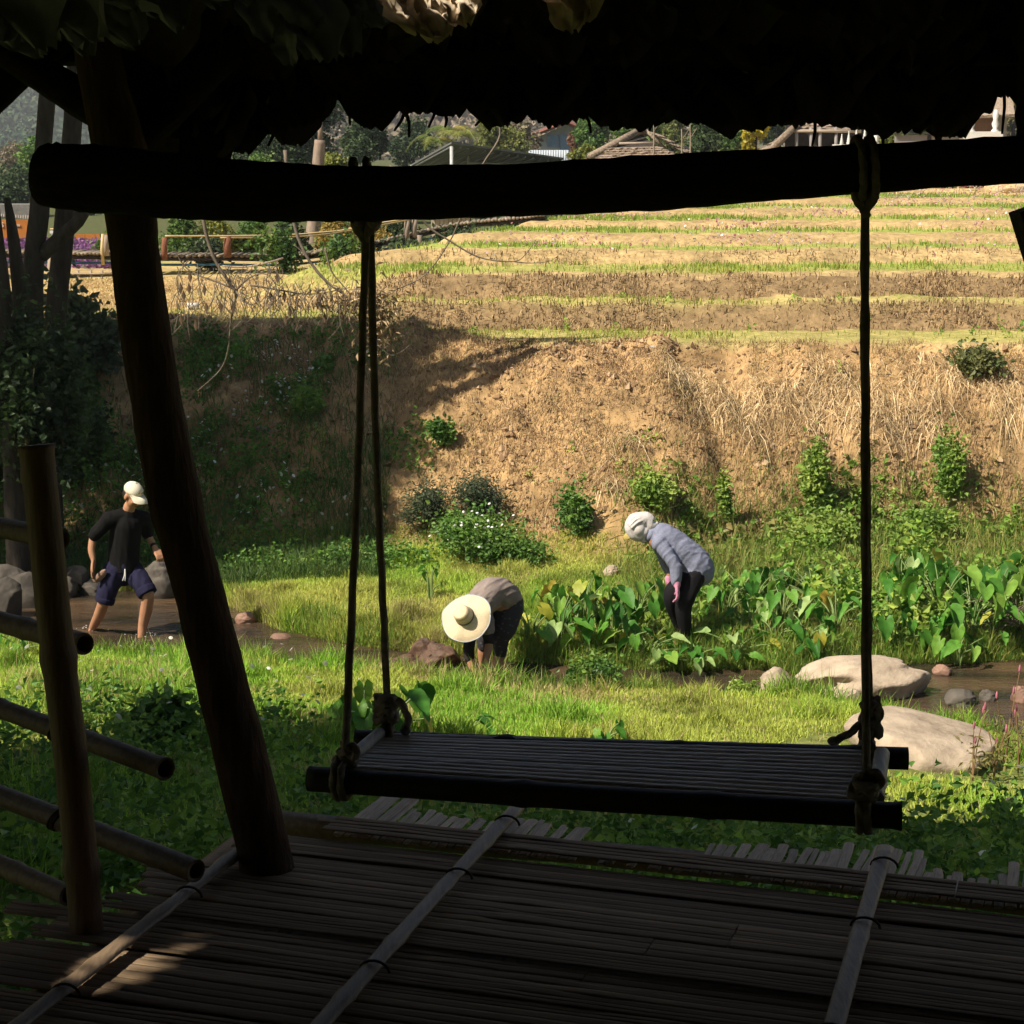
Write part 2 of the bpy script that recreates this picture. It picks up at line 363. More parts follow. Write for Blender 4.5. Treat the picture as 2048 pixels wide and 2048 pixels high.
n2 = N(t, 'ShaderNodeTexNoise'); n2.inputs['Scale'].default_value = 1.6; n2.inputs['Detail'].default_value = 5; t.links.new(mp.outputs[0], n2.inputs['Vector'])
cr = N(t, 'ShaderNodeValToRGB'); cr.color_ramp.elements[0].position = 0.35; cr.color_ramp.elements[1].position = 0.68
cr.color_ramp.elements[0].color = (0.026, 0.021, 0.015, 1); cr.color_ramp.elements[1].color = (0.105, 0.066, 0.038, 1)
t.links.new(n2.outputs[0], cr.inputs[0]); t.links.new(cr.outputs[0], b.inputs['Base Color'])
wi = np.arange(WX.size).reshape(WX.shape)
water = mesh_np('stream_water', np.stack([WX, WY, WZ], -1).reshape(-1, 3), np.stack([wi[:-1, :-1], wi[:-1, 1:], wi[1:, 1:], wi[1:, :-1]], -1).reshape(-1, 4), None, mw, smooth=True)
props(water, 'shallow brown stream running between the grassy banks', None, None, 'structure')
# hills behind the village: a long forested mountain on the left, a dry brown one in the middle
def hill(name, label, x0, x1, y0, y1, hf, cols, seed, wlabel, wsec):
    X, Y = np.meshgrid(np.linspace(x0, x1, 150), np.linspace(y0, y1, 90))
    Z = hf(X, Y); Z = Z + 7*fbm(X*0.03, Y*0.03, 4, seed)*sst(8, 40, Z) + 3.0*np.abs(fbm(X*0.16, Y*0.16, 3, seed+5))*sst(6, 20, Z)
    k = sst(-0.2, 0.3, fbm(X*0.02, Y*0.02, 4, seed+9))[..., None]
    col = np.array(cols[0])*k+np.array(cols[1])*(1-k); col = col*(1+0.5*fbm(X*0.25, Y*0.25, 2, seed+3))[..., None]
    i = np.arange(X.size).reshape(X.shape)
    o = mesh_np(name, np.stack([X, Y, Z], -1).reshape(-1, 3), np.stack([i[:-1, :-1], i[:-1, 1:], i[1:, 1:], i[1:, :-1]], -1).reshape(-1, 4), np.clip(col, 0.01, 1).reshape(-1, 3), hm, smooth=True)
    props(o, label, None, None, 'structure')
    # the wood on it: clumped foliage standing up from the slope
    n = 90000; r = np.random.default_rng(seed); qy = r.uniform(y0, y0+(y1-y0)*0.8, n); qx = qy*np.where(r.uniform(0, 1, n) < wsec[2], r.uniform(wsec[0], wsec[1], n), r.uniform(0.21, 0.31, n)); qz = hf(qx, qy)
    qz = qz + 7*fbm(qx*0.03, qy*0.03, 4, seed)*sst(8, 40, qz) + 3.0*np.abs(fbm(qx*0.16, qy*0.16, 3, seed+5))*sst(6, 20, qz)
    k = np.clip(fbm(qx*0.02, qy*0.02, 3, seed+9)+r.uniform(0.1, 0.9, n), 0, 1); d = r.normal(size=(n, 3)); d /= np.linalg.norm(d, axis=1)[:, None]; e = np.cross(d, r.normal(size=(n, 3))); e /= np.linalg.norm(e, axis=1)[:, None]
    L = r.uniform(0.35, 1.0, n)[:, None]*(0.6+(qy/500)[:, None]*0.5); P = np.stack([qx, qy, qz+r.uniform(0, 3.5, n)], -1)
    V = np.stack([P-d*L, P+e*L*0.6, P+d*L, P-e*L*0.6], 1).reshape(-1, 3); c = np.array(cols[2])*k[:, None]+np.array(cols[3])*(1-k)[:, None]
    w_ = mesh_np(name+'_wood', V, np.arange(n*4).reshape(-1, 4), np.repeat(c*(1+r.uniform(-0.3, 0.3, (n, 1))), 4, 0), hm); props(w_, wlabel, 'wood', None, 'stuff')
hm = vm('forested_hillside', 0, 0.95, 0.05, 0.22, 0.65)
hill('mountain', 'hazy forested mountain seen past the left post', -700, 60, 420, 1150, lambda X, Y: 5+sst(0, 1, (Y-420)/500)*150*np.exp(-((X+330)/330)**2)*(1+0.2*np.sin(X*0.02)), ((0.03, 0.05, 0.025), (0.06, 0.07, 0.035), (0.03, 0.065, 0.03), (0.075, 0.10, 0.05)), 91, 'far wood covering the hazy mountain on the left', (-0.36, -0.16, 2))
hill('dry_hill', 'dry greyish brown hillside rising behind the village roofs', -75, 420, 210, 560, lambda X, Y: 2+(2+sst(0, 1, (Y-210)/260)*62*np.exp(-((X-90)/170)**2))*sst(-75, -15, X), ((0.19, 0.15, 0.11), (0.13, 0.115, 0.075), (0.10, 0.09, 0.06), (0.24, 0.19, 0.14)), 111, 'sparse leafless scrub on the dry hillside', (-0.14, 0.10, 0.8))
# ------------------------------------------------------------------ the hut we look out of
DZ = 2.75
ba = math.radians(17); BA = Vector((math.cos(ba), -math.sin(ba), 0)); BB = Vector((math.sin(ba), math.cos(ba), 0))
DO = atz(1010, 1662, DZ)
def dk(u, v, z=0.0): return DO + BA*u - BB*v + Vector((0, 0, z))
hut = thing('bamboo_hut', 'dark open bamboo hut with leaf thatch roof, log beam and split bamboo floor', 'hut', (0, 3.0, DZ))
m_strip = pm('weathered_bamboo_strip', (0.27, 0.19, 0.12), (0.14, 0.098, 0.062), 5, 0.85, 0.5, (2.0, 60, 60), 0.12, 6, 0.28, (0.3, 0.72), 0.004)
m_slat = pm('pale_split_bamboo', (0.60, 0.46, 0.34), (0.34, 0.25, 0.18), 5, 0.7, 0.4, (45, 2.5, 45), 0.3, 6, 0.2, (0.3, 0.7), 0.004)
m_batten = pm('bamboo_batten', (0.25, 0.175, 0.11), (0.13, 0.09, 0.055), 4, 0.5, 0.3, (20, 3, 20), 0.4, 5, 0.1)
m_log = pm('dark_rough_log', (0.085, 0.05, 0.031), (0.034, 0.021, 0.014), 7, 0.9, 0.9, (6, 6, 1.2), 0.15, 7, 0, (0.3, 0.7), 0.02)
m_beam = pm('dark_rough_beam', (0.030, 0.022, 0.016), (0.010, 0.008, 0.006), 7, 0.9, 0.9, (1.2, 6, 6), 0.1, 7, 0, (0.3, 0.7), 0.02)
m_pole = pm('brown_bamboo_pole', (0.15, 0.085, 0.045), (0.075, 0.045, 0.026), 5, 0.55, 0.3, (16, 16, 1.5), 0.35, 5)
m_rail = pm('grey_bamboo_rail', (0.17, 0.12, 0.08), (0.085, 0.06, 0.04), 6, 0.6, 0.3, (8, 8, 8), 0.3, 5, 0.15)
m_tie = pm('dark_cane_lashing', (0.05, 0.035, 0.025), None, 20, 0.8, 0.2)
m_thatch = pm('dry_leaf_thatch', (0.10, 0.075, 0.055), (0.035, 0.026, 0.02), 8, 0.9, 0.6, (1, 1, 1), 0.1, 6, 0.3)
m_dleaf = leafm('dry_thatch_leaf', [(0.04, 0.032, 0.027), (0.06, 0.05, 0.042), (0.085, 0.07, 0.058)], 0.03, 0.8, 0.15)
m_gleaf = leafm('grey_curled_leaf', [(0.15, 0.165, 0.195), (0.24, 0.26, 0.30)], 0.0, 0.75, 0.2)
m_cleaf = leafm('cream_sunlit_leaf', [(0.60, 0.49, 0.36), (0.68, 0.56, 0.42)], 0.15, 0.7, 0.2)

# floor: split bamboo strips laid side by side on joists, tied down by three battens
deck = bpy.data.objects.new('deck', MB().mesh('deck', m_strip)); 
mbj = MB()
for v in (-0.10, 0.62, 1.3, 2.0, 2.8, 3.6, 4.4):
    pts = [dk(u, v, -0.078+0.006*math.sin(u*3+v)) for u in np.arange(-0.8, 3.2, 0.25)]
    mbj.tube(pts, [0.034+(0.004 if i % 2 else 0) for i in range(len(pts))], 8)
deck = mbj.build('deck', m_batten, hut)                       # the joists carry the strips
def strip_mesh(wd, seed, th=0.004):
    r = random.Random(seed); n = 16; mb = MB(); vs = []; nd = (r.randint(2, 5), r.randint(8, 12))
    for i in range(n):
        x = i/(n-1); w_ = wd*(1+r.uniform(-0.04, 0.04)); dy = r.uniform(-0.0012, 0.0012); up = 0.0025*(1 if i in nd else 0)+r.uniform(-0.0006, 0.0006)
        for yy, zz in ((-0.5, 0), (-0.46, th*0.85), (-0.2, th), (0.2, th), (0.46, th*0.85), (0.5, 0)): vs.append((x, dy+yy*w_, zz+up*(1 if zz else 0)))
    fs = [(i*6+j, i*6+j+1, (i+1)*6+j+1, (i+1)*6+j) for i in range(n-1) for j in range(5)]
    fs += [(i*6+5, i*6, (i+1)*6, (i+1)*6+5) for i in range(n-1)] + [(0, 1, 2, 3, 4, 5)[::-1], tuple((n-1)*6+k for k in range(6))]
    mb.add(vs, fs); return mb.mesh('bamboo_strip', m_strip)
RS = random.Random(3)
SWD = (0.017, 0.022, 0.029, 0.037); SM = {w_: [strip_mesh(w_, int(w_*1000)*10+q) for q in range(3)] for w_ in SWD}
v = 0.0; k = 0
while v < 1.75:                                                # each board is one culm split and opened flat into a few strips
    ns_ = RS.choice((3, 4, 5)) if k else 4
    z = 0.012 if k == 0 else (-0.020 if k in (1, 2) else RS.uniform(-0.006, 0.006)); sk = RS.uniform(-0.010, 0.010) if k else 0.004; tl = RS.uniform(-0.05, 0.05)
    left = -0.50 if v < 0.10 else (-0.66 if v < 0.28 else -0.86+RS.uniform(-0.10, 0.14)); left -= 0.15*max(0, v-0.5)
    joint = RS.uniform(0.2, 2.0); v0 = v
    for q in range(ns_):
        wd = RS.choice(SWD)
        for (a, b_) in ((left+RS.uniform(-0.03, 0.03), joint), (joint+0.004, 3.2)):
            o = bpy.data.objects.new('bamboo_strip', RS.choice(SM[wd])); put(o, deck)
            p = dk(a, v+wd/2-(a-0.6)*math.tan(sk), z-0.020+RS.uniform(-0.0007, 0.0007)+(v-v0)*tl)
            o.matrix_basis = Matrix.Translation(p) @ Matrix.Rotation(-ba+sk, 4, 'Z') @ Matrix.Rotation(RS.uniform(-0.03, 0.03), 4, 'X') @ Matrix.Diagonal((b_-a, 1, 1, 1))
        v += wd + RS.choice((0.0002, 0.0004, 0.0010))
    v += RS.choice((0.001, 0.003, 0.007)); k += 1
mbu = MB()  # layer added underneath to stop light leaking up between the boards
for u in np.arange(-0.72, 3.2, 0.035): mbu.tube([dk(u, 0.12, -0.052), dk(u, 2.0, -0.052)], [0.0225, 0.0225], 6, True, 0, 0.3, side=(0, 0, 1))
o = mbu.build('light_stop_strips', m_strip, deck); o['kind'] = 'stuff'
mbk = MB()                                                     # the rest of the floor, round the viewer's feet
for v2 in np.arange(1.78, 5.6, 0.075):
    a = dk(-1.2, v2, -0.022); b_ = dk(3.2, v2, -0.022)
    mbk.tube([a, b_], [0.036, 0.036], 6, True, 0, 0.35, side=(0, 0, 1))
o = mbk.build('rear_floor_strips', m_strip, deck); o['kind'] = 'stuff'
# short cross slats that stick out past the edge
sl_meshes = []
for q in range(6):
    r = random.Random(q); wd = (0.016, 0.020, 0.024, 0.028, 0.022, 0.034)[q]; mb = MB()
    mb.tube([(0, 0, 0), (0.0, 0.10, 0.001), (r.uniform(-.002, .002), 0.21, 0), (r.uniform(-.003, .003), 0.32, -0.001), (r.uniform(-.004, .004), 0.42, -0.002)], [wd/2]*5, 8, True, 0, 0.36, wob=0.04, seed=q, side=(0, 0, 1))
    sl_meshes.append((wd, mb.mesh('edge_slat', m_slat, False)))
u = -0.47; RS = random.Random(9)
def reach(u):
    return float(np.interp(u, [-0.5, -0.36, -0.35, -0.12, -0.11, 0.02, 0.03, 0.17, 0.18, 0.26, 0.27, 0.50, 0.51, 0.85, 0.86, 1.06, 1.07, 1.27, 1.28, 1.6, 3], [0.15, 0.15, 0.09, 0.085, 0.07, 0.105, 0.10, 0.085, 0.035, 0.03, 0.02, 0.02, 0.085, 0.10, 0.125, 0.13, 0.065, 0.06, 0.115, 0.12, 0.12]))
while u < 2.6:
    wd, me = RS.choice(sl_meshes)
    skip = (0.17 < u < 0.50 and RS.random() < 0.45)
    if not skip:
        o = bpy.data.objects.new('edge_slat', me); put(o, deck)
        Ls_ = 2.0*reach(u)+0.07+RS.uniform(-0.02, 0.02)
        p = dk(u+wd/2, 0.07, -0.034+RS.uniform(-0.003, 0.003))
        o.matrix_basis = Matrix.Translation(p) @ Matrix.Rotation(-ba-0.02+RS.uniform(-0.04, 0.04), 4, 'Z') @ Matrix.Diagonal((1, Ls_/0.42, 1, 1))
    u += wd+RS.choice((0.001, 0.003, 0.006))
for n_, (u, v0) in enumerate(((-0.585, 0.17), (0.0, -0.135), (1.0, -0.115))):
    mb = MB(); vs = np.arange(v0, 4.8, 0.05)
    pts = [dk(u-0.01*math.sin(v_*1.3+n_), v_, 0.020) for v_ in vs]
    rad = [0.0215*(1+0.05*math.sin(v_*7+n_))+(0.004 if abs((v_*3.1+n_) % 1-0.5) < 0.06 else 0) for v_ in vs]
    mb.tube(pts, rad, 10, True, 0, 0.42, side=(0, 0, 1)); bt = mb.build('batten', m_batten, deck)
    for v_ in (v0+0.115, v0+0.52, v0+1.1):
        ml = MB(); c = dk(u, v_, 0.012)
        ml.tube([c+BA*(0.034*math.cos(a))+Vector((0, 0, 0.024*math.sin(a))) for a in np.linspace(0, math.pi, 9)], 0.0032, 6)
        ml.build('lashing', m_tie, deck)
# posts, beam and braces
def pxtube(spec, Y0, Y1, mat, name, n=14, wob=0.04, seed=1, sub=4):
    k = len(spec); pts = []; rad = []
    for i, (px, py, r) in enumerate(spec):
        Y = Y0+(Y1-Y0)*i/max(k-1, 1); pts.append(at(px, py, Y)); rad.append(r/ppm(Y))
    P = smooth_path(pts, sub); R = lin(rad, len(P))
    mb = MB(); mb.tube(P, R, n, True, wob=wob, seed=seed); return mb.build(name, mat, hut)
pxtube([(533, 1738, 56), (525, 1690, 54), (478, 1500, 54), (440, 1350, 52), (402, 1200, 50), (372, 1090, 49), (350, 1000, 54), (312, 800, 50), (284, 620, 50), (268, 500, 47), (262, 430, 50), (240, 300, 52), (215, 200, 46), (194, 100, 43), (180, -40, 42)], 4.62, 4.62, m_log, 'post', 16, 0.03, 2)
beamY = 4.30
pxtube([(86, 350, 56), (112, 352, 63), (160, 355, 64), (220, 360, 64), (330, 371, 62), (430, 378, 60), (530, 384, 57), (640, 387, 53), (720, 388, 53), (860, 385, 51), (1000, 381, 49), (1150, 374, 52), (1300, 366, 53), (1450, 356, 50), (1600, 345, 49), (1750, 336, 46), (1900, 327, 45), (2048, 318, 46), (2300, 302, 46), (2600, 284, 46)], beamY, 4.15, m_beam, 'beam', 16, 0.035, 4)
pxtube([(20, 105, 33), (110, 165, 35), (200, 222, 36), (270, 262, 36)], 4.72, 4.72, m_beam, 'brace', 8, 0.03, 5)
pxtube([(-70, 245, 34), (0, 178, 34), (70, 112, 34), (170, 20, 34)], 4.80, 4.80, m_beam, 'brace', 8, 0.03, 6)
pxtube([(200, 340, 44), (285, 258, 44), (340, 203, 44), (470, 70, 44), (560, -30, 44)], 4.74, 4.74, m_beam, 'brace', 8, 0.03, 7)
mb = MB(); a = at(2085, 405, 4.40); b_ = at(2085+355, 405+1150, 4.36); ax = (b_-a).normalized()
R = Raxis(ax, (0, 1, 0)); mb.box((a+b_)/2, (0.11, 0.135, (b_-a).length), R); 
mb.build('brace', m_beam, hut, False)
pxtube([(2452, 1790, 54), (2450, 1500, 52), (2446, 1100, 50), (2444, 700, 50), (2440, 300, 50), (2436, -40, 48)], 4.34, 4.34, m_log, 'post', 14, 0.03, 12)
pxtube([(2088, 330, 54), (2090, 230, 56), (2094, 120, 54), (2098, -60, 54)], 4.35, 4.40, m_beam, 'post', 10, 0.05, 8)
for (x, y) in ((-2.3, 0.6), (2.9, 0.2), (2.95, 4.0), (-2.3, -1.7), (2.9, -1.7)):
    mb = MB(); mb.tube([(x, y, float(zg(x, y))-0.2), (x, y, 3.6), (x+0.02, y, 5.6)], [0.075, 0.07, 0.065], 10, wob=0.03); mb.build('post', m_log, hut)
for (x, y) in ((-0.4, 4.6), (0.9, 4.3), (2.2, 4.0), (-0.6, 1.5), (1.4, 1.0)):
    mb = MB(); mb.tube([(x, y, float(zg(x, y))-0.2), (x, y, DZ-0.1)], [0.075, 0.07], 10, wob=0.03); mb.build('stilt', m_log, hut)
# roof: backing sheets of thatch with rafters, torn open in two places
EV = (5.02, 4.80); RG = (1.55, 6.65); BK = (-2.2, 4.5); RX0, RX1 = -5.2, 3.6
def roof_hit(p):
    """where the sunbeam that ends at p comes through the roof"""
    for (ya, za, yb, zb) in ((EV[0], EV[1], RG[0], RG[1]), (RG[0], RG[1], BK[0], BK[1])):
        sl_ = (zb-za)/(yb-ya)
        # p - LD*t on the plane z = za + sl*(y-ya)
        t_ = (za+sl_*(p.y-ya)-p.z)/(-LD.z+sl_*LD.y)
        q = p-LD*t_
        if t_ > 0 and min(ya, yb)-1e-6 <= q.y <= max(ya, yb)+1e-6: return q
    return None
holes = []
for px, py, r in ((150, 1962, 0.034), (205, 1925, 0.046), (262, 1925, 0.048), (235, 1950, 0.040), (350, 1885, 0.036), (385, 1868, 0.03), (188, 1968, 0.036), (230, 1905, 0.04), (165, 1940, 0.035), (320, 1905, 0.028)):
    q = roof_hit(atz(px, py, DZ))
    if q is not None: holes.append((q.x, q.y, r*1.3))
for px, py, r in ((880, 15, 0.09), (840, 0, 0.08), (865, 45, 0.06), (940, 2, 0.05), (1145, 8, 0.06), (790, -10, 0.08)):
    q = roof_hit(at(px, py, 4.28))
    if q is not None: holes.append((q.x, q.y, r))
def roof_sheet(name, ya, za, yb, zb):
    nxn, nyn = 360, 150
    X, V = np.meshgrid(np.linspace(RX0, RX1, nxn), np.linspace(0, 1, nyn)); Y = ya+(yb-ya)*V; Z = za+(zb-za)*V + 0.02*fbm(X*4, Y*4, 3, 131)
    i = np.arange(X.size).reshape(X.shape)
    cx = (X[:-1, :-1]+X[1:, 1:])/2; cy = (Y[:-1, :-1]+Y[1:, 1:])/2
    keep = np.ones(cx.shape, bool)
    for hx, hy, hr in holes: keep &= np.hypot(cx-hx, (cy-hy)*1.1) > hr*(1+0.25*noise2(cx*40, cy*40, 3))
    fq = np.stack([i[:-1, :-1], i[:-1, 1:], i[1:, 1:], i[1:, :-1]], -1)[keep]
    o = mesh_np(name, np.stack([X, Y, Z], -1).reshape(-1, 3), fq, None, m_thatch, roof, True)
    sd = o.modifiers.new('thick', 'SOLIDIFY'); sd.thickness = 0.02; return o
roof = MB()
for x in np.arange(RX0+0.12, RX1, 0.62):
    roof.tube([(x, EV[0]-0.05, EV[1]-0.045), (x, RG[0], RG[1]-0.05)], 0.028, 8); roof.tube([(x, RG[0], RG[1]-0.05), (x, BK[0], BK[1]-0.05)], 0.028, 8)
for f_ in (0.04, 0.35, 0.7, 1.0): roof.tube([(RX0, EV[0]+(RG[0]-EV[0])*f_, EV[1]+(RG[1]-EV[1])*f_-0.10), (RX1, EV[0]+(RG[0]-EV[0])*f_, EV[1]+(RG[1]-EV[1])*f_-0.10)], 0.03, 8)
roof = roof.build('roof', m_beam, hut)
roof_sheet('thatch_sheet', EV[0], EV[1], RG[0], RG[1]); roof_sheet('thatch_sheet', RG[0], RG[1]+0.004, BK[0], BK[1])
# unseen walls round the viewer and thatched gables, closing the hut against light
mb = MB()
for x in np.arange(RX0, RX1, 0.09): mb.tube([(x, -1.95, DZ-0.05), (x, -1.95, 4.72)], 0.044, 6)
for x in (RX0-0.03, RX1+0.03):
    n_ = 16
    for i in range(n_):
        y0 = BK[0]+(EV[0]-0.25-BK[0])*i/n_; y1 = BK[0]+(EV[0]-0.25-BK[0])*(i+1)/n_
        f = lambda y: (EV[1]+(RG[1]-EV[1])*(EV[0]-y)/(EV[0]-RG[0]) if y > RG[0] else BK[1]+(RG[1]-BK[1])*(y-BK[0])/(RG[0]-BK[0]))
        lo = 4.25
        mb.slab([(x, y0, lo), (x, y1, lo), (x, y1, max(f(y1)+0.02, lo+.01)), (x, y0, max(f(y0)+0.02, lo+.01))], 0.03)
for y in np.arange(-1.9, 3.3, 0.09): mb.tube([(RX1, y, DZ-0.05), (RX1, y, 4.3)], 0.044, 6)
for y in np.arange(-1.9, 2.4, 0.09): mb.tube([(RX0, y, DZ-0.05), (RX0, y, 4.3)], 0.044, 6)
mb.build('unseen_bamboo_wall', m_pole, hut)
# the big dry leaves of the thatch
def dry_leaf(L, wd, seed, mat):
    r = random.Random(seed); nl, nw = 13, 9; vs = []; crm = 0.012 if seed >= 40 else 0.005
    ph = r.uniform(0, 6); cup = r.uniform(0.15, 0.5); bend = r.uniform(-0.25, 0.25)
    for i in range(nl):
        t_ = i/(nl-1); ww = wd*0.5*(math.sin(math.pi*min(1, 0.10+t_*0.87))**0.55)*(1+0.12*math.sin(t_*17+ph)+r.uniform(-.06, .06))
        for j in range(nw):
            s_ = -1+2*j/(nw-1); x = s_*ww*(1-0.15*abs(s_)*cup)
            z = cup*wd*0.35*s_*s_ + 0.012*math.sin(t_*11+ph+s_*3)+r.uniform(-crm, crm)+crm*1.5*math.sin(s_*6+ph*2+t_*5) + bend*L*t_*t_*0.5
            vs.append((x, L*t_+r.uniform(-.006, .006), z))
    fs = [(i*nw+j, i*nw+j+1, (i+1)*nw+j+1, (i+1)*nw+j) for i in range(nl-1) for j in range(nw-1)]
    mb = MB(); mb.add(vs, fs); mb.tube([(0, -0.06, 0.01), (0, 0, 0), (0, L*0.5, 0.012)], [0.003, 0.003, 0.0015], 4)
    return mb.mesh('thatch_leaf', mat)
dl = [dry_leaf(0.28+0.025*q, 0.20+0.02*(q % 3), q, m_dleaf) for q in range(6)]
gl_ = [dry_leaf(0.32, 0.2, 40+q, m_gleaf) for q in range(4)]; cl_ = [dry_leaf(0.20, 0.13, 60+q, m_cleaf) for q in range(3)]
RS = random.Random(21)
def hang(me, base, tipdir, roll, sc=1.0, parent=None):
    y = Vector(tipdir).normalized(); z0 = Vector((0, -1, 0.25)); x = y.cross(z0).normalized(); z = x.cross(y)
    Mx = Matrix((x, y, z)).transposed().to_4x4()
    o = bpy.data.objects.new('thatch_leaf', me); put(o, parent or roof)
    o.matrix_basis = Matrix.Translation(base) @ Mx @ Matrix.Rotation(roll, 4, 'Y') @ Matrix.Diagonal((sc, sc, sc, 1)); return o
EDGE = [(300, 330), (345, 335), (390, 338), (435, 326), (453, 293), (482, 300), (529, 243), (543, 264), (590, 277), (623, 250), (674, 222), (667, 181), (690, 198), (712, 238), (734, 241), (745, 229), (767, 243), (774, 225), (796, 223), (832, 220), (861, 205), (875, 198), (897, 232), (926, 216), (950, 187), (966, 194), (973, 227), (991, 245), (1027, 241), (1046, 218), (1075, 234), (1107, 250), (1147, 241), (1165, 223), (1187, 234), (1230, 240), (1265, 232), (1308, 226), (1346, 253), (1389, 220), (1408, 218), (1432, 263), (1470, 276), (1482, 247), (1515, 242), (1548, 235), (1567, 251), (1621, 237), (1650, 240), (1675, 247), (1695, 230), (1710, 253), (1745, 240), (1780, 255), (1807, 266), (1811, 249), (1861, 243), (1892, 259), (1939, 251), (1966, 224), (1989, 172), (2008, 164), (2024, 174), (2040, 230), (2070, 255), (2400, 240), (2800, 250)]
EX = [e[0] for e in EDGE]; EYp = [e[1] for e in EDGE]
def edge_y(px): return float(np.interp(px, EX, EYp))
px = 300
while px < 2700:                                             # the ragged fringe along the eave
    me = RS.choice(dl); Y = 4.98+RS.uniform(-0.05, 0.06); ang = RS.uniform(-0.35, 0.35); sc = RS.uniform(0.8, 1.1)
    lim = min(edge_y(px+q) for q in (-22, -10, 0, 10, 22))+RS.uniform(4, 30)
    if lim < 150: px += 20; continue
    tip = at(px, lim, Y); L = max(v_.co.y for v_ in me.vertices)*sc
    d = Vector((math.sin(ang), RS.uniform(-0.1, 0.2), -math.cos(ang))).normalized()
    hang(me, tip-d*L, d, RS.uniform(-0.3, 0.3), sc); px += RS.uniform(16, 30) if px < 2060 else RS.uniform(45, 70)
for row, (up_, Yr) in enumerate(((38, 4.93), (85, 4.84), (135, 4.74), (190, 4.64))):   # rows up the underside
    px = -480+row*25
    while px < 2700:
        me = RS.choice(dl); ang = RS.uniform(-0.5, 0.5); sc = RS.uniform(0.8, 1.1); Yq = Yr+RS.uniform(-0.03, 0.03)
        d = Vector((math.sin(ang), 0.15, -math.cos(ang))).normalized(); L = max(v_.co.y for v_ in me.vertices)*sc
        lim = min(edge_y(min(max(px+q, 300), 2800)) for q in (-60, -30, 0, 30, 60))-up_-RS.uniform(0, 20)
        if px < 330: lim = min(lim, 95-row*20)
        hang(me, at(px, lim, Yq)-d*L, d, RS.uniform(-0.5, 0.5), sc); px += RS.uniform(44, 64) if -60 < px < 2100 else RS.uniform(80, 110)
for (px, yy) in ((420, 60), (480, 50), (450, 90), (520, 30), (560, 0), (600, 0), (410, 20), (430, 110), (470, 60)):
    hang(RS.choice(dl), at(px, yy-60, 4.9), (RS.uniform(-.4, .2), 0.1, -1), RS.uniform(-.5, .5), 0.72)
for (px, yy) in ((385, 222), (425, 215), (395, 150), (420, 130), (450, 170), (480, 150), (500, 130), (395, 250), (430, 80), (400, 90)):
    hang(RS.choice(dl), at(px, yy-75, 4.93), (RS.uniform(-.3, .3), 0.1, -1), RS.uniform(-.4, .4), 0.55)
for (px, yy, ang, Y) in ((-30, -120, 0.3, 3.9), (40, -90, 0.7, 3.85), (110, -110, -0.3, 3.95), (170, -100, 0.5, 4.0), (60, -140, 0.1, 3.7), (230, -120, 0.7, 3.95), (300, -150, 0.9, 3.95), (370, -170, 1.0, 4.0), (450, -190, 0.9, 3.9), (-10, -150, 0.9, 3.8), (140, -150, 0.2, 3.7), (200, -170, 1.0, 3.8), (520, -120, 0.6, 4.15), (590, -80, 0.35, 4.15), (640, -90, 0.3, 4.2)):
    hang(RS.choice(gl_), at(px, yy, Y), (math.sin(ang), -0.25, -math.cos(ang)), RS.uniform(-.8, .8), 0.7); [hang(RS.choice(gl_), at(px+ox, yy+oy, Y+0.04), (math.sin(ang+oa), -0.25, -math.cos(ang+oa)), RS.uniform(-1, 1), 0.45) for ox, oy, oa in ((35, 50, 0.5), (-20, 75, -0.3))]
for (px, yy, ang) in ((760, -90, 0.5), (810, -80, 0.45), (850, -90, 0.1), (900, -120, 0.2), (950, -130, -0.2), (1130, -110, 0.1), (1165, -130, 0.0)):
    hang(RS.choice(cl_), at(px, yy, 4.28), (math.sin(ang), -0.1, -math.cos(ang)), RS.uniform(-.3, .3), 0.95)
for (a, b_) in (((810, 222), (788, 262)), ((812, 222), (818, 275)), ((875, 200), (857, 255)), ((890, 225), (890, 255)), ((985, 210), (950, 252)), ((690, 195), (700, 250)), ((1075, 232), (1090, 252)), ((1168, 222), (1182, 266)), ((1310, 220), (1298, 262)), ((1630, 235), (1624, 292)), ((1767, 240), (1760, 265)), ((1760, 265), (1766, 294)), ((2008, 160), (2004, 268)), ((1868, 240), (1872, 288)), ((548, 255), (536, 292)), ((968, 190), (978, 205))):
    mb = MB(); mb.tube([at(*a, 5.0), at((a[0]+b_[0])/2+3, (a[1]+b_[1])/2, 5.0), at(*b_, 5.0)], [0.005, 0.0045, 0.003], 5); mb.build('leaf_stalk', m_beam, roof)

# ------------------------------------------------------------------ railing on the left
rl = thing('bamboo_railing', 'bamboo railing of round rails through an upright pole at the left edge', 'railing', at(172, 1850, 4.2))
def bamboo(pts, r, n=12, node=0.42, seed=0):
    P = []; Rr = []; tot = 0
    for i in range(len(pts)-1):
        a, b_ = Vector(pts[i]), Vector(pts[i+1]); k = max(4, int((b_-a).length/0.02))
        for j in range(k): P.append(a+(b_-a)*(j/k))
    P.append(Vector(pts[-1])); s = seed*0.13
    for i, p in enumerate(P):
        if i: s += (p-P[i-1]).length
        q = (s % node)/node; Rr.append(r*(1.0+(0.13 if abs(q-0.5) < 0.025 else (0.05 if abs(q-0.5) < 0.06 else 0))))
    return P, Rr
P, Rr = bamboo(smooth_path([at(72, 890, 4.30), at(92, 1080, 4.28), at(115, 1300, 4.27), at(140, 1500, 4.25), at(160, 1700, 4.23), at(174, 1875, 4.2)], 3), 0.040, node=0.5, seed=2)
mb = MB(); mb.tube(P, Rr, 14, wob=0.01); mb.build('post', m_pole, rl)
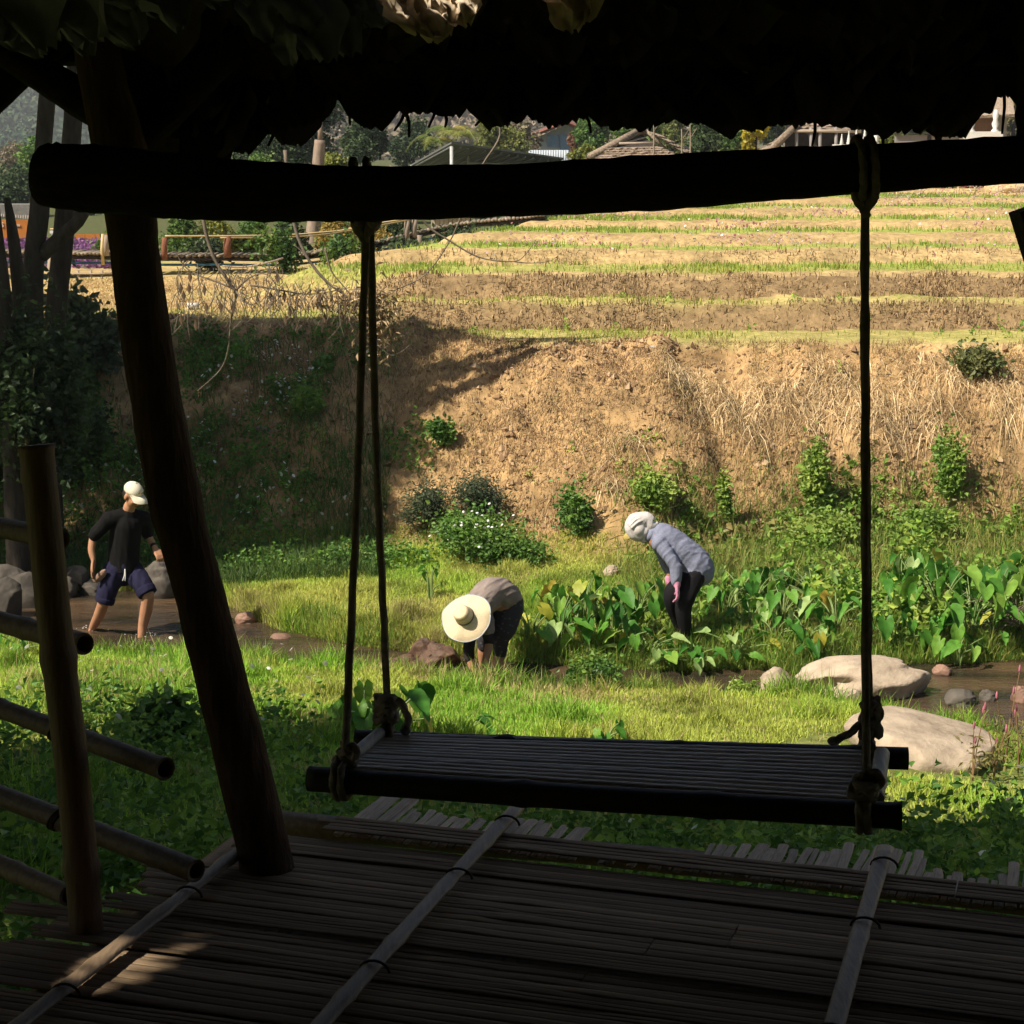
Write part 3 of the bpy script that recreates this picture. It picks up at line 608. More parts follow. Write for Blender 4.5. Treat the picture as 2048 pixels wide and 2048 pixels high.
q0 = at(-92, 1374, 4.92); P, Rr = bamboo([(q0.x, q0.y+0.05, float(zg(q0.x, q0.y))-0.1), (q0.x+0.02, q0.y+0.05, 3.95)], 0.038, node=0.5, seed=4); mb = MB(); mb.tube(P, Rr, 14, wob=0.01); mb.build('post', m_pole, rl)
for n_, (a, Ya, b_, Yb, r) in enumerate((((-104, 1035), 4.90, (120, 1078), 4.37, 0.026), ((-104, 1216), 4.90, (168, 1288), 4.38, 0.027), ((-116, 1374), 4.95, (330, 1538), 4.22, 0.025), ((-116, 1547), 4.95, (392, 1742), 4.26, 0.028), ((-104, 1683), 4.90, (138, 1792), 4.38, 0.026))):
    P, Rr = bamboo([at(*a, Ya), at(*b_, Yb)], r, node=0.37, seed=n_)
    mb = MB(); mb.tube(P, Rr, 14, False, wob=0.006)
    dd = (P[-1]-P[-2]).normalized(); n0 = len(P)      # hollow cut end
    ri = [Vector(v_) for v_ in mb.v[-14:]]; c = P[-1]
    inn = [c+(q-c)*0.72 for q in ri]; dp = [q-dd*0.03 for q in inn]
    mb.add(ri+inn+dp, [(j, (j+1) % 14, 14+(j+1) % 14, 14+j) for j in range(14)]+[(14+j, 14+(j+1) % 14, 28+(j+1) % 14, 28+j) for j in range(14)]+[tuple(28+j for j in range(14))])
    o = mb.build('rail', m_rail, rl)
    if n_ in (0, 1, 2, 3):                             # cane tie where rail and pole cross
        f = (0.92, 0.80, 0.57, 0.50)[n_]; c = P[int(f*(len(P)-1))]; ml = MB()
        for w_ in (-0.006, 0.004, 0.012): ml.tube([c+dd*w_+Raxis(dd) @ Vector(((r+0.004)*math.cos(a), (r+0.004)*math.sin(a), 0.02*math.sin(a))) for a in np.linspace(0, 2*math.pi, 15)], 0.0035, 5)
        ml.build('lashing', m_tie, o)

# ------------------------------------------------------------------ the swing
sw = thing('bamboo_swing', 'wide bamboo swing seat hanging on ropes from the log beam', 'swing', atz(1220, 1560, 3.15))
SZ = 3.15
m_swr = pm('dark_bamboo_swing_rail', (0.035, 0.028, 0.022), (0.016, 0.013, 0.010), 5, 0.6, 0.3, (2, 12, 12), 0.25, 5)
m_sws = pm('grey_bamboo_rod', (0.80, 0.70, 0.56), (0.50, 0.43, 0.34), 6, 0.36, 0.25, (2, 25, 25), 0.7, 5, 0.2)
m_rope = pm('grey_twisted_rope', (0.30, 0.26, 0.21), (0.16, 0.135, 0.11), 60, 0.95, 0.5, (1, 1, 1), 0.05)
fl, fr = atz(618, 1557, SZ), atz(1804, 1632, SZ); bl, br = atz(711, 1481, SZ), atz(1816, 1517, SZ)
for (a, b_, r, sd) in ((fl, fr, 0.0285, 1), (bl, br, 0.0265, 2)):
    P, Rr = bamboo([a, (a+b_)/2+Vector((0, 0, -0.004)), b_], r, node=0.41, seed=sd); mb = MB(); mb.tube(P, Rr, 14); mb.build('seat_rail', m_swr, sw)
zt = SZ+0.012
a0, a1 = atz(757, 1473, zt), atz(672, 1538, zt); b0, b1 = atz(1742, 1498, zt), atz(1722, 1606, zt)
ns = 13
for i in range(ns):
    f = (i+0.5)/ns; p, q = a0+(a1-a0)*f, b0+(b1-b0)*f
    dz = Vector((0, 0, RS.uniform(-0.002, 0.002))); P, Rr = bamboo([p+dz, q+dz], 0.0115, node=0.33, seed=i*3); mb = MB(); mb.tube(P, Rr, 8); mb.build('seat_rod', m_sws, sw)
m_end = pm('pale_bamboo_end_bar', (0.55, 0.52, 0.47), (0.36, 0.33, 0.29), 8, 0.55, 0.3, (20, 3, 3), 0.35, 5)
for (p, q, r) in ((atz(760, 1466, SZ+0.03), atz(690, 1524, SZ+0.03), 0.014), (atz(1764, 1508, SZ+0.03), atz(1752, 1600, SZ+0.02), 0.018)):
    P, Rr = bamboo([p, q], r, node=0.24, seed=5); mb = MB(); mb.tube(P, Rr, 10); mb.build('end_bar', m_end, sw)
def rope(pts, r=0.0085, name='rope', k=10):
    P = smooth_path(pts, k); mb = MB(); mb.tube(P, r, 12, True, 0, 1, 3, 150.0); return mb.build(name, m_rope, sw)
def knot(c, r, turns, ax, seed, h=0.05):
    rr_ = random.Random(seed); pts = []; Rm = Raxis(ax)
    n_ = int(turns*9)
    for i in range(n_):
        a = 2*math.pi*i/9; t_ = i/(n_-1)
        pts.append(c+Rm @ Vector((r*math.cos(a)*(1+0.3*math.sin(i*1.7)), r*math.sin(a)*(1+0.25*math.cos(i*2.3)), (t_-0.5)*h+0.35*h*math.sin(i*2.1)*0.4)))
    rope(pts, 0.0085, 'knot', 4)
Zr = beamY-0.01
topL = at(732, 452, beamY); topR = at(1728, 408, beamY-0.06)
kfl, kbl = atz(690, 1505, SZ+0.07), at(775, 1392, bl.y-0.005); kfr, kbr = at(1732, 1560, fr.y+0.01), at(1738, 1420, br.y)
rope([topL, (topL+kfl)/2+Vector((0.004, 0, 0)), kfl]); rope([topL+Vector((0.008, 0.02, 0)), (topL+kbl)/2, kbl])
rope([topR, (topR+kfr)/2, kfr]); rope([topR+Vector((0.006, 0.02, 0)), (topR+kbr)/2, kbr])
for c, ax, sd, r, tr, h in ((at(772, 1418, kbl.y), (0, 0, 1), 1, 0.020, 4.2, 0.062), (at(693, 1512, fl.y+0.01), (0.2, 0, 1), 2, 0.017, 2.6, 0.04), (at(1742, 1438, kbr.y-0.01), (0, 0, 1), 3, 0.017, 4.5, 0.085), (at(1731, 1572, fr.y+0.0), (0.3, -0.5, 1), 4, 0.022, 3.4, 0.05)):
    knot(c, r, tr, ax, sd, h)
def loop(c, r, ax_, n_=2, off=0.016, name='knot'):
    ax_ = Vector(ax_).normalized(); Rm = Raxis(ax_); pts = []
    for i in range(int(n_*12)+1):
        a = 2*math.pi*i/12; pts.append(c+Rm @ Vector((r*math.cos(a), r*math.sin(a), off*(i/12-n_/2))))
    rope(pts, 0.0085, name, 3)
raildir = (fr-fl).normalized(); brd = (br-bl).normalized()
loop(atz(683, 1561, SZ), 0.038, raildir, 2); loop(atz(1727, 1626, SZ), 0.038, raildir, 2); loop(atz(778, 1483, SZ), 0.036, brd, 2); loop(atz(1738, 1514, SZ), 0.036, brd, 2)
bdir = (at(1900, 327, 4.2)-at(110, 352, beamY)).normalized()
loop(at(728, 388, beamY-0.002), 0.074, bdir, 2, 0.03); loop(at(1731, 338, beamY-0.112), 0.066, bdir, 2, 0.026)
for (px, py, Y, s) in ((728, 440, beamY, 1), (1730, 385, beamY-0.1, 1)):         # the two turns gather into one bundle
    for dx in (-26, -14, 14, 26): rope([at(px+dx, py-14, Y-0.02), at(px+dx*0.75, py+8, Y-0.03), at(px+dx*0.25, py+30, Y-0.02), at(px+3, py+44, Y)], 0.0085)
# loose rope ends with a whipped tip
rope([at(795, 1400, kbl.y-0.02), at(806, 1412, kbl.y-0.03), at(816, 1438, kbl.y-0.03), at(812, 1458, kbl.y-0.03)], 0.0085); mb = MB(); mb.ball(at(811, 1460, kbl.y-0.03), 0.013); mb.build('rope_tip', m_rope, sw)
rope([at(1728, 1440, kbr.y), at(1705, 1462, kbr.y-0.02), at(1675, 1480, kbr.y-0.02)], 0.0085); mb = MB(); mb.ball(at(1668, 1482, kbr.y-0.02), (0.016, 0.011, 0.011)); mb.build('rope_tip', m_rope, sw)
rope([at(695, 1500, fl.y-0.01), at(706, 1490, fl.y-0.02), at(712, 1505, fl.y-0.02), at(704, 1520, fl.y-0.02)], 0.0085)
# ------------------------------------------------------------------ rocks
m_rock = pm('pale_sandstone', (0.48, 0.385, 0.285), (0.24, 0.185, 0.135), 5, 0.9, 0.9, (1, 1, 1), 0.15, 12, 0.06, (0.25, 0.62), 0.04)
m_rockd = pm('grey_river_stone', (0.125, 0.108, 0.088), (0.05, 0.043, 0.036), 4, 0.8, 0.5, (1, 1, 1), 0.25, 8, 0.25, (0.3, 0.7), 0.03)
m_rockr = pm('reddish_river_stone', (0.30, 0.175, 0.12), (0.17, 0.10, 0.075), 5, 0.6, 0.4, (1, 1, 1), 0.3, 8, 0.15, (0.3, 0.7), 0.03)
def rock(px, py, wpx, hpx, label, mat, z=None, depth=0.8, seed=0, tilt=0.0, rough=0.18, name='boulder', group=None, sink=0.3, yaw=0.0, flat=0.0):
    """px,py: middle of its foot; wpx,hpx: size in the photograph"""
    p = gp(px, py) if z is None else atz(px, py, z); k = ppm(p.y); hw = wpx/2/k; hh = hpx/k
    bm = bmesh.new(); bmesh.ops.create_icosphere(bm, subdivisions=5, radius=1.0)
    co_ = np.array([v_.co[:] for v_ in bm.verts])
    s = seed*7.3
    n1 = fbm(co_[:, 0]*1.1+s, co_[:, 1]*1.1+co_[:, 2]*1.3, 3, 5)+fbm(co_[:, 2]*1.2+s, co_[:, 0]*0.9-co_[:, 1], 3, 9)
    n2 = fbm(co_[:, 0]*4+s, co_[:, 2]*4+co_[:, 1]*3, 4, 15); n2 = n2-0.9*np.maximum(0, 0.10-np.abs(fbm(co_[:, 0]*2+s, co_[:, 2]*2.5+co_[:, 1]*2, 2, 17)))/0.10*0.5
    r = 1+rough*n1*1.6+rough*0.45*n2
    # a few broad planes cut the lump into facets
    rr_ = np.random.default_rng(seed+3)
    P = co_*r[:, None]
    for q in range(13):
        d = rr_.normal(size=3); d /= np.linalg.norm(d); h = rr_.uniform(0.72, 0.95)
        s_ = P@d; P = P-np.outer(np.maximum(s_-h, 0)*0.8, d)
    if flat: P[:, 2] = np.where(P[:, 2] > flat, flat+(P[:, 2]-flat)*0.25, P[:, 2])
    P = P*np.array([hw, hw*depth, hh/(2-2*sink)*1.0])
    P[:, 2] += hh/(2-2*sink)*(1-2*sink)
    Rm = np.array(Matrix.Rotation(yaw, 3, 'Z') @ Matrix.Rotation(tilt, 3, 'Y'))
    P = P@Rm.T
    for v_, c in zip(bm.verts, P): v_.co = c
    me = bpy.data.meshes.new(name); bm.to_mesh(me); bm.free(); me.materials.append(mat)
    me.polygons.foreach_set('use_smooth', [True]*len(me.polygons))
    o = bpy.data.objects.new(name, me); put(o); o.location = (p.x, p.y+hw*depth*0.5, p.z-0.01); return props(o, label, 'rock', group)
rock(1742, 1392, 272, 92, 'long pale boulder lying across the water behind the right rope', m_rock, 0.0, 0.55, 3, 0.03, 0.22, flat=0.62)
SLABO = rock(1850, 1530, 330, 110, 'low sloping slab of pale rock in the grass beside the swing', m_rock, None, 1.0, 8, 0.17, 0.10, 'rock_slab', yaw=-0.25, flat=0.35)
SLAB = SLABO.location
rock(1552, 1376, 66, 42, 'small pale stone left of the long boulder', m_rock, 0.02, 0.8, 12, 0.1, 0.2, 'stone')
rock(1705, 1400, 40, 26, 'small pale stone in front of the long boulder by the ropes', m_rock, 0.03, 0.8, 14, 0, 0.2, 'stone')
rock(1926, 1416, 70, 44, 'round grey stone sitting in the water right of the slab', m_rockd, -0.02, 0.8, 21, 0.1, 0.15, 'stone')
rock(1979, 1404, 34, 28, 'small grey stone in the water, second from the right edge', m_rockd, -0.02, 0.8, 22, 0, 0.2, 'stone')
rock(2046, 1408, 44, 40, 'brownish stone in the water cut off by the right edge', m_rockr, -0.02, 0.8, 23, 0, 0.2, 'stone')
rock(1886, 1350, 46, 22, 'small brown stone just behind the right end of the long boulder', m_rockr, 0.0, 0.8, 24, 0, 0.2, 'stone')
rock(2012, 1648, 50, 52, 'grey angular stone in the shaded grass right of the swing', m_rockd, None, 0.8, 31, 0.2, 0.25, 'stone')
rock(1222, 1152, 36, 22, 'small pale stone on the grass left of the person in blue shirt', m_rock, None, 0.8, 33, 0, 0.25, 'stone')
LR = 'dark stones piled at the left bend of the stream'
rock(20, 1140, 60, 40, 'rounded dark stone topmost of the left pile', m_rockd, 0.1, 0.8, 41, 0, 0.15, 'stone', LR)
rock(8, 1192, 100, 62, 'large dark stone at the left edge below the topmost stone', m_rockd, 0.1, 0.8, 42, 0.1, 0.15, 'stone', LR)
rock(50, 1215, 110, 68, 'broad dark stone in the pile behind the bamboo pole', m_rockd, 0.0, 0.8, 43, 0, 0.13, 'stone', LR)
rock(0, 1236, 76, 84, 'brownish boulder at the left edge of the water', m_rockd, 0.0, 0.8, 44, 0.3, 0.15, 'boulder', LR)
rock(118, 1196, 80, 54, 'dark stone just right of the bamboo pole', m_rockd, 0.0, 0.8, 45, 0, 0.15, 'stone', LR)
rock(150, 1160, 56, 34, 'dark stone half hidden behind the wading man\'s arm', m_rockd, 0.15, 0.8, 46, 0, 0.15, 'stone', LR)
rock(188, 1190, 62, 34, 'wet dark stone beside the wading man\'s knee', m_rockd, 0.0, 0.8, 47, 0, 0.15, 'stone', LR)
rock(310, 1186, 80, 66, 'big mossy grey boulder behind the wading man', m_rockd, 0.05, 0.7, 48, 0.15, 0.14, 'boulder')
rock(458, 1172, 30, 18, 'small tan stone at the shore right of the main post', m_rockr, 0.08, 0.8, 51, 0, 0.2, 'stone')
rock(512, 1146, 22, 16, 'tiny grey stone farther up the shore right of the main post', m_rockd, None, 0.8, 52, 0, 0.2, 'stone')
rock(490, 1246, 46, 24, 'flat reddish stone at the water edge right of the main post', m_rockr, 0.0, 0.8, 53, 0, 0.12, 'stone')
rock(560, 1278, 44, 12, 'flat reddish stone awash in midstream right of the main post', m_rockr, -0.01, 0.9, 54, 0, 0.1, 'stone')
rock(528, 868, 44, 16, 'flat pinkish slab of stone stuck in the shaded slope', pm('pink_slab', (0.33, 0.22, 0.19), None, 6), None, 0.5, 55, 0.25, 0.1, 'stone')
m_mud = pm('wet_brown_mud', (0.17, 0.095, 0.06), (0.06, 0.035, 0.022), 7, 0.6, 0.9, (1, 1, 1), 0.35, 8, 0, (0.3, 0.7), 0.04)
for px, py, w_, h_, sd, lb in ((880, 1332, 90, 50, 61, 'dark clod of wet mud beside the straw hat woman\'s arm'), (850, 1318, 70, 46, 62, 'reddish brown lump of mud and roots behind the dark clod'), (812, 1338, 70, 26, 63, 'low brown mud lump at the left end of the clods')):
    o = rock(px, py, w_, h_, lb, m_mud, 0.0, 0.7, sd, 0, 0.3, 'mud_clod'); o['category'] = 'mud clod'

# ------------------------------------------------------------------ grass, straw and weeds as masses
def blades(name, x, y, h, wd, col, label, cat, lean=0.5, mat=None, parent=None, zoff=0.0, bend=0.5, cvar=0.25, dirang=None, lay=None):
    n = len(x); z = zg(x, y)+zoff; a = rng.uniform(0, 2*np.pi, n) if dirang is None else dirang
    ll = rng.uniform(0.15, 1, n)*lean; dx, dy = np.cos(a)*ll, np.sin(a)*ll; sa = rng.uniform(0, 2*np.pi, n)
    sx, sy = np.cos(sa)*wd, np.sin(sa)*wd
    B = np.stack([x, y, z-0.01], -1); up = np.sqrt(np.maximum(0.05, 1-ll*ll))
    M = B+np.stack([dx*h*0.45, dy*h*0.45, up*h*0.58], -1)
    T = B+np.stack([dx*h*(0.9+bend*0.3), dy*h*(0.9+bend*0.3), up*h*(1.0-0.25*bend*ll)], -1)
    if lay is not None:
        M[:, 2] = zg(M[:, 0], M[:, 1])+lay*rng.uniform(0.2, 1, n); T[:, 2] = zg(T[:, 0], T[:, 1])+lay*rng.uniform(-0.1, 0.8, n)
    Sd = np.stack([sx, sy, 0*sx], -1)
    V = np.stack([B-Sd*0.5, B+Sd*0.5, M-Sd*0.42, M+Sd*0.42, T], 1).reshape(-1, 3)
    i = np.arange(n)*5
    Ft = np.concatenate([np.stack([i, i+1, i+3], -1), np.stack([i, i+3, i+2], -1), np.stack([i+2, i+3, i+4], -1)])
    c = col*(1+rng.uniform(-cvar, cvar, (n, 1))); cc = np.repeat(c, 5, 0)
    o = mesh_np(name, V, Ft, np.clip(cc, 0, 1), mat or m_grass, parent)
    return props(o, label, cat, None, 'stuff')
def leafcloud(P, L, wd, col, droop=0.2, fold=0.18):
    n = len(P); d = rng.normal(size=(n, 3)); d[:, 2] = d[:, 2]*0.6-droop; d /= np.linalg.norm(d, axis=1)[:, None]
    r = rng.normal(size=(n, 3)); r[:, 2] *= 0.5; s = np.cross(d, r); s /= np.linalg.norm(s, axis=1)[:, None]+1e-9; nn = np.cross(s, d); nn *= np.sign(nn[:, 2:3]+1e-9)
    L = np.asarray(L)[:, None]*np.ones((n, 1)); w_ = L*wd
    V = np.stack([P, P+d*L*0.42+s*w_+nn*L*fold, P+d*L, P+d*L*0.42-s*w_+nn*L*fold], 1).reshape(-1, 3)
    i = np.arange(n)*4; Ft = np.concatenate([np.stack([i, i+1, i+2], -1), np.stack([i, i+2, i+3], -1)])
    return V, Ft, np.repeat(np.clip(col, 0, 1), 4, 0)
m_grass = vm('grass_blades', 0.35, 0.55, 0.25, 1.2, 0.22); m_weed = vm('weed_leaves', 0.35, 0.5, 0.35, 2.0, 0.2); m_straw = vm('dry_straw', 0.1, 0.85, 0.1, 2.0, 0.2); m_petal = vm('petals', 0.3, 0.6, 0.2, 3, 0.1)
def pick(n, x0, x1, y0, y1, keep):
    x = rng.uniform(x0, x1, n); y = rng.uniform(y0, y1, n); k = keep(x, y) > rng.uniform(0, 1, n); return x[k], y[k]
def mixc(cols, k):
    cols = np.array(cols); k = np.clip(k, 0, 0.999)*(len(cols)-1); i = k.astype(int); f = (k-i)[:, None]; return cols[i]*(1-f)+cols[np.minimum(i+1, len(cols)-1)]*f
FR = lambda x, y: (np.abs(x) < 0.285*y+1.2)
# near bank
SLABK = lambda x, y: (((x-SLAB.x)/0.95)**2+((y-SLAB.y)/0.9)**2 > 1)*1.0
LUSH = lambda x, y: sst(-0.15, 0.35, fbm(x*0.7, y*0.7, 3, 201)+0.35*(yn(x)-y < 0.5)+0.10*(x < -1))
x, y = pick(330000, -6.5, 6.5, 7.2, 17.8, lambda x, y: FR(x, y)*(y < yn(x)-0.02)*(0.35+0.65*sst(9, 13, y))*(0.06+0.94*SLABK(x, y)))
lu = np.clip(LUSH(x, y)+0.12, 0, 1); ed = sst(0.9, 0.1, yn(x)-y); tuft = 0.6+1.1*sst(0.05, 0.4, fbm(x*2.6, y*2.6, 2, 203))
col = mixc([(0.49, 0.48, 0.11), (0.42, 0.52, 0.08), (0.32, 0.51, 0.06), (0.18, 0.40, 0.042)], 0.15+0.7*lu*rng.uniform(0.6, 1.2, len(x)))
dry = (rng.uniform(0, 1, len(x)) < 0.06+0.45*sst(0.12, 0.4, fbm(x*0.9+5, y*1.4, 3, 207)))[:, None]; col = col*(1-0.35*sst(0.1, 0.45, fbm(x*1.7, y*1.7, 3, 209)))[:, None]; col = np.where(dry, np.array((0.46, 0.37, 0.17)), col)
blades('near_bank_grass', x, y, (0.045+0.06*lu+0.12*ed*rng.uniform(0, 1, len(x))**2+0.05*rng.uniform(0, 1, len(x)))*tuft, rng.uniform(0.006, 0.011, len(x)), col, 'bright green grass covering the near bank beyond the hut', 'grass', 0.75)
# shelf on the far side
x, y = pick(190000, -4.2, 1.6, 17.0, 22.2, lambda x, y: (y > yf(x)+0.03)*(y < ybf(x)+0.25)*(1-0.8*sst(0.4, 1.3, x)))
lu = sst(-0.2, 0.5, fbm(x*0.9, y*0.9, 3, 211)); ed = sst(0.6, 0.1, y-yf(x))
col = mixc([(0.52, 0.54, 0.12), (0.45, 0.56, 0.095), (0.33, 0.52, 0.065)], lu)
col = np.where((rng.uniform(0, 1, len(x)) < 0.05+0.4*sst(0.12, 0.4, fbm(x*1.1+9, y*1.4, 3, 208)))[:, None], np.array((0.48, 0.40, 0.18)), col); col = col*(1-0.35*sst(0.05, 0.4, fbm(x*1.9, y*1.9, 3, 210)))[:, None]
blades('far_shore_grass', x, y, (0.05+0.07*rng.uniform(0, 1, len(x))+0.10*ed)*(0.6+1.1*sst(0.0, 0.4, fbm(x*2.6, y*2.6, 2, 204))), rng.uniform(0.006, 0.010, len(x)), col, 'yellow green grass on the far shore behind the straw hat woman', 'grass', 0.7)
# fringe of longer grass hanging over both water edges
x = rng.uniform(-7, 8, 60000); s_ = rng.integers(0, 2, 60000); dd_ = rng.uniform(0, 1, 60000)**1.3*0.42; y = np.where(s_ == 0, yf(x)+0.03+dd_, yn(x)-0.03-dd_*0.6); k = ((x > -2.8) | (s_ == 1))*sst(-0.5, 0.1, fbm(x*1.2, s_*7.0, 3, 217)) > rng.uniform(0, 1, len(x)); x, y = x[k], y[k]
blades('water_edge_grass', x, y, 0.08+0.20*rng.uniform(0, 1, len(x))**2, rng.uniform(0.007, 0.012, len(x)), mixc([(0.36, 0.34, 0.10), (0.26, 0.38, 0.06), (0.12, 0.27, 0.04)], rng.uniform(0, 1, len(x))), 'longer grass hanging over the edges of the stream', 'grass', 0.8, dirang=np.where(rng.uniform(0, 1, len(x)) < 0.6, -np.pi/2+rng.normal(0, 0.6, len(x)), rng.uniform(0, 6.28, len(x))))
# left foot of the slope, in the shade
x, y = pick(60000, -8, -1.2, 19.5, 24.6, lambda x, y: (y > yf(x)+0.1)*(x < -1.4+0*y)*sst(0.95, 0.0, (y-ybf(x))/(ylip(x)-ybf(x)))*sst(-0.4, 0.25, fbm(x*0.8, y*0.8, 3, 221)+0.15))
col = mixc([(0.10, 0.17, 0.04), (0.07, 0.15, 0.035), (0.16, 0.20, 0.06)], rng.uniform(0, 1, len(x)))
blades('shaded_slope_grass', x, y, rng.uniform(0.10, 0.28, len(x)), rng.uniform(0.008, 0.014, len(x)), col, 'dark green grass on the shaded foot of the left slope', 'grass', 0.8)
# straw lying on the slope
def bt(x, y): return (y-ybf(x))/np.maximum(ylip(x)-ybf(x), 0.3)
x, y = pick(130000, -7.5, 8.0, 20.5, 25.0, lambda x, y: (bt(x, y) > -0.08)*(bt(x, y) < 1.0)*(0.12+0.88*sst(-0.1, 0.35, fbm(x*0.75, y*1.0, 4, 231)+0.1))*(0.4+0.6*sst(-2.2, -0.5, x)))
k_ = rng.uniform(0, 1, len(x)); col = mixc([(0.16, 0.10, 0.06), (0.30, 0.19, 0.10), (0.46, 0.31, 0.165), (0.62, 0.47, 0.27)], k_)
blades('straw_on_slope', x, y, rng.uniform(0.04, 0.17, len(x)), rng.uniform(0.005, 0.010, len(x)), col, 'dry straw and dead stems matted over the sunlit earth slope', 'straw', 0.97, m_straw, bend=0.9, lay=0.06, dirang=np.where(rng.uniform(0, 1, len(x)) < 0.45, -np.pi/2+rng.normal(0, 0.9, len(x)), rng.uniform(0, 6.28, len(x))))
# heaps of long pale straw right of centre
x, y = pick(16000, 0.9, 6.5, 20.8, 23.2, lambda x, y: sst(0.22, 0.42, fbm(x*0.9+4, y*0.7, 3, 241)))
col = mixc([(0.50, 0.34, 0.17), (0.72, 0.54, 0.30), (0.82, 0.66, 0.42)], rng.uniform(0, 1, len(x)))
blades('long_straw', x, y, rng.uniform(0.18, 0.42, len(x)), rng.uniform(0.006, 0.010, len(x)), col, 'long pale straw hanging in heaps on the right slope', 'straw', 0.96, m_straw, bend=1.0, lay=0.12, dirang=-np.pi/2+rng.normal(0, 1.1, len(x)), zoff=0.05)
# short olive and tan tufts that knit the slope together
x, y = pick(60000, -3.0, 8.0, 20.8, 25.2, lambda x, y: (bt(x, y) > 0.05)*(bt(x, y) < 1.05)*sst(-0.1, 0.3, fbm(x*1.5, y*1.5, 3, 243)+0.25*(bt(x, y) > 0.8))*(0.5+0.5*sst(-0.2, 0.2, fbm(x*4, y*4, 2, 244))))
blades('slope_dry_tufts', x, y, rng.uniform(0.04, 0.13, len(x)), rng.uniform(0.006, 0.011, len(x)), mixc([(0.20, 0.125, 0.07), (0.38, 0.26, 0.13), (0.48, 0.36, 0.18), (0.34, 0.33, 0.11)], rng.uniform(0, 1, len(x))), 'short tan and olive dry tufts over the slope and its top edge', 'dry grass', 0.8, m_straw)
# clods and stones of the slope
x, y = pick(15000, -7, 8, 20.6, 25.2, lambda x, y: (bt(x, y) > 0.0)*(bt(x, y) < 1.02)*(0.1+0.9*sst(-0.1, 0.3, fbm(x*1.3, y*1.3, 3, 247))))
n = len(x); r_ = rng.uniform(0.008, 0.03, n)*rng.choice([1, 1, 1, 1.8], n); c0 = np.stack([x, y, zg(x, y)+r_*0.3], -1)
oc = np.array([(1, 0, 0), (-1, 0, 0), (0, 1, 0), (0, -1, 0), (0, 0, 1), (0, 0, -1)], float)
V = (c0[:, None, :]+oc[None]*r_[:, None, None]*rng.uniform(0.5, 1.3, (n, 6, 1))+rng.normal(0, 0.25, (n, 6, 3))*r_[:, None, None]).reshape(-1, 3)
fo = np.array([(0, 2, 4), (2, 1, 4), (1, 3, 4), (3, 0, 4), (2, 0, 5), (1, 2, 5), (3, 1, 5), (0, 3, 5)]); Ft = (np.arange(n)[:, None, None]*6+fo[None]).reshape(-1, 3)
props(mesh_np('dirt_clods', V, Ft, np.repeat(mixc([(0.20, 0.125, 0.07), (0.36, 0.23, 0.13), (0.50, 0.36, 0.22)], rng.uniform(0, 1, n)), 6, 0), m_straw), 'clods of dry earth and small stones strewn over the slope', 'clods', None, 'stuff')
# sparse green sprigs on the dry slope
x, y = pick(1500, -2.5, 8, 20.8, 26.5, lambda x, y: (bt(x, y) > 0.02)*(0.05+0.5*sst(0.5, 0.05, bt(x, y)))*sst(-0.1, 0.3, fbm(x*0.9, y*0.9, 2, 249)))
SPRIG = (x, y)
# terraces
def flatness(x, y):
    yw = ywob(x, y); g = 0*x
    for a, b_ in ((23.7, 25.1), (25.75, 26.4), (28.0, 29.95), (31.2, 32.4), (33.9, 35.4), (37.0, 38.9), (41, 42.9), (45.5, 47.9), (50, 53)): g = np.maximum(g, sst(a-0.2, a+0.2, yw)*(1-sst(b_-0.05, b_+0.05, yw)))
    return g
x, y = pick(260000, -9, 17, 24.0, 55, lambda x, y: FR(x, y)*(x > -8)*((right_w(x, y)*flatness(x, y)*(0.12+0.88*sst(-0.08, 0.25, fbm(x*0.5, y*0.35, 3, 251)))*np.where(y < 27, 1.0, 1))+0.45*(1-right_w(x, y))*sst(25.0, 25.3, y)*sst(27.2, 26, y)))
col = mixc([(0.40, 0.36, 0.10), (0.36, 0.39, 0.08), (0.28, 0.37, 0.06), (0.20, 0.33, 0.05)], rng.uniform(0, 1, len(x))*0.7+0.3*sst(27, 30, y))
blades('terrace_grass', x, y, 0.035+0.07*rng.uniform(0, 1, len(x))+0.03*sst(27, 29, y), rng.uniform(0.010, 0.016, len(x))*(y/26), col, 'light green grass in strips along the terraces', 'grass', 0.6)
def onriser(x, y):
    yw = ywob(x, y); g = 0*x
    for a, b_, k in ((25.1, 25.75, 1), (26.4, 27.1, 1), (29.9, 30.4, .25)): g = np.maximum(g, k*((yw > a) & (yw < b_)))
    return g
x, y = pick(260000, -3, 14, 24.8, 44, lambda x, y: FR(x, y)*right_w(x, y)*onriser(x, y)*(0.25+0.75*sst(-0.2, 0.3, fbm(x*1.2, y*1.2, 3, 261))))
col = mixc([(0.10, 0.065, 0.04), (0.26, 0.17, 0.09), (0.42, 0.29, 0.155), (0.55, 0.41, 0.22)], rng.uniform(0, 1, len(x)))
blades('riser_dry_grass', x, y, rng.uniform(0.05, 0.16, len(x)), rng.uniform(0.010, 0.016, len(x)), col, 'dead brown grass on the steps between the terraces', 'dry grass', 0.9, m_straw, lay=0.09, dirang=-np.pi/2+rng.normal(0, 0.9, len(x)))
x, y = pick(40000, -7.5, -1.5, 25.0, 33, lambda x, y: (1-right_w(x, y))*(0.2+0.8*sst(-0.2, 0.3, fbm(x, y, 3, 271))))
col = mixc([(0.40, 0.27, 0.13), (0.60, 0.43, 0.21), (0.70, 0.54, 0.28)], rng.uniform(0, 1, len(x)))
blades('cut_straw', x, y, rng.uniform(0.06, 0.2, len(x)), rng.uniform(0.008, 0.014, len(x)), col, 'cut tan straw lying on the flat field left of the terraces', 'straw', 0.95, m_straw, lay=0.05)
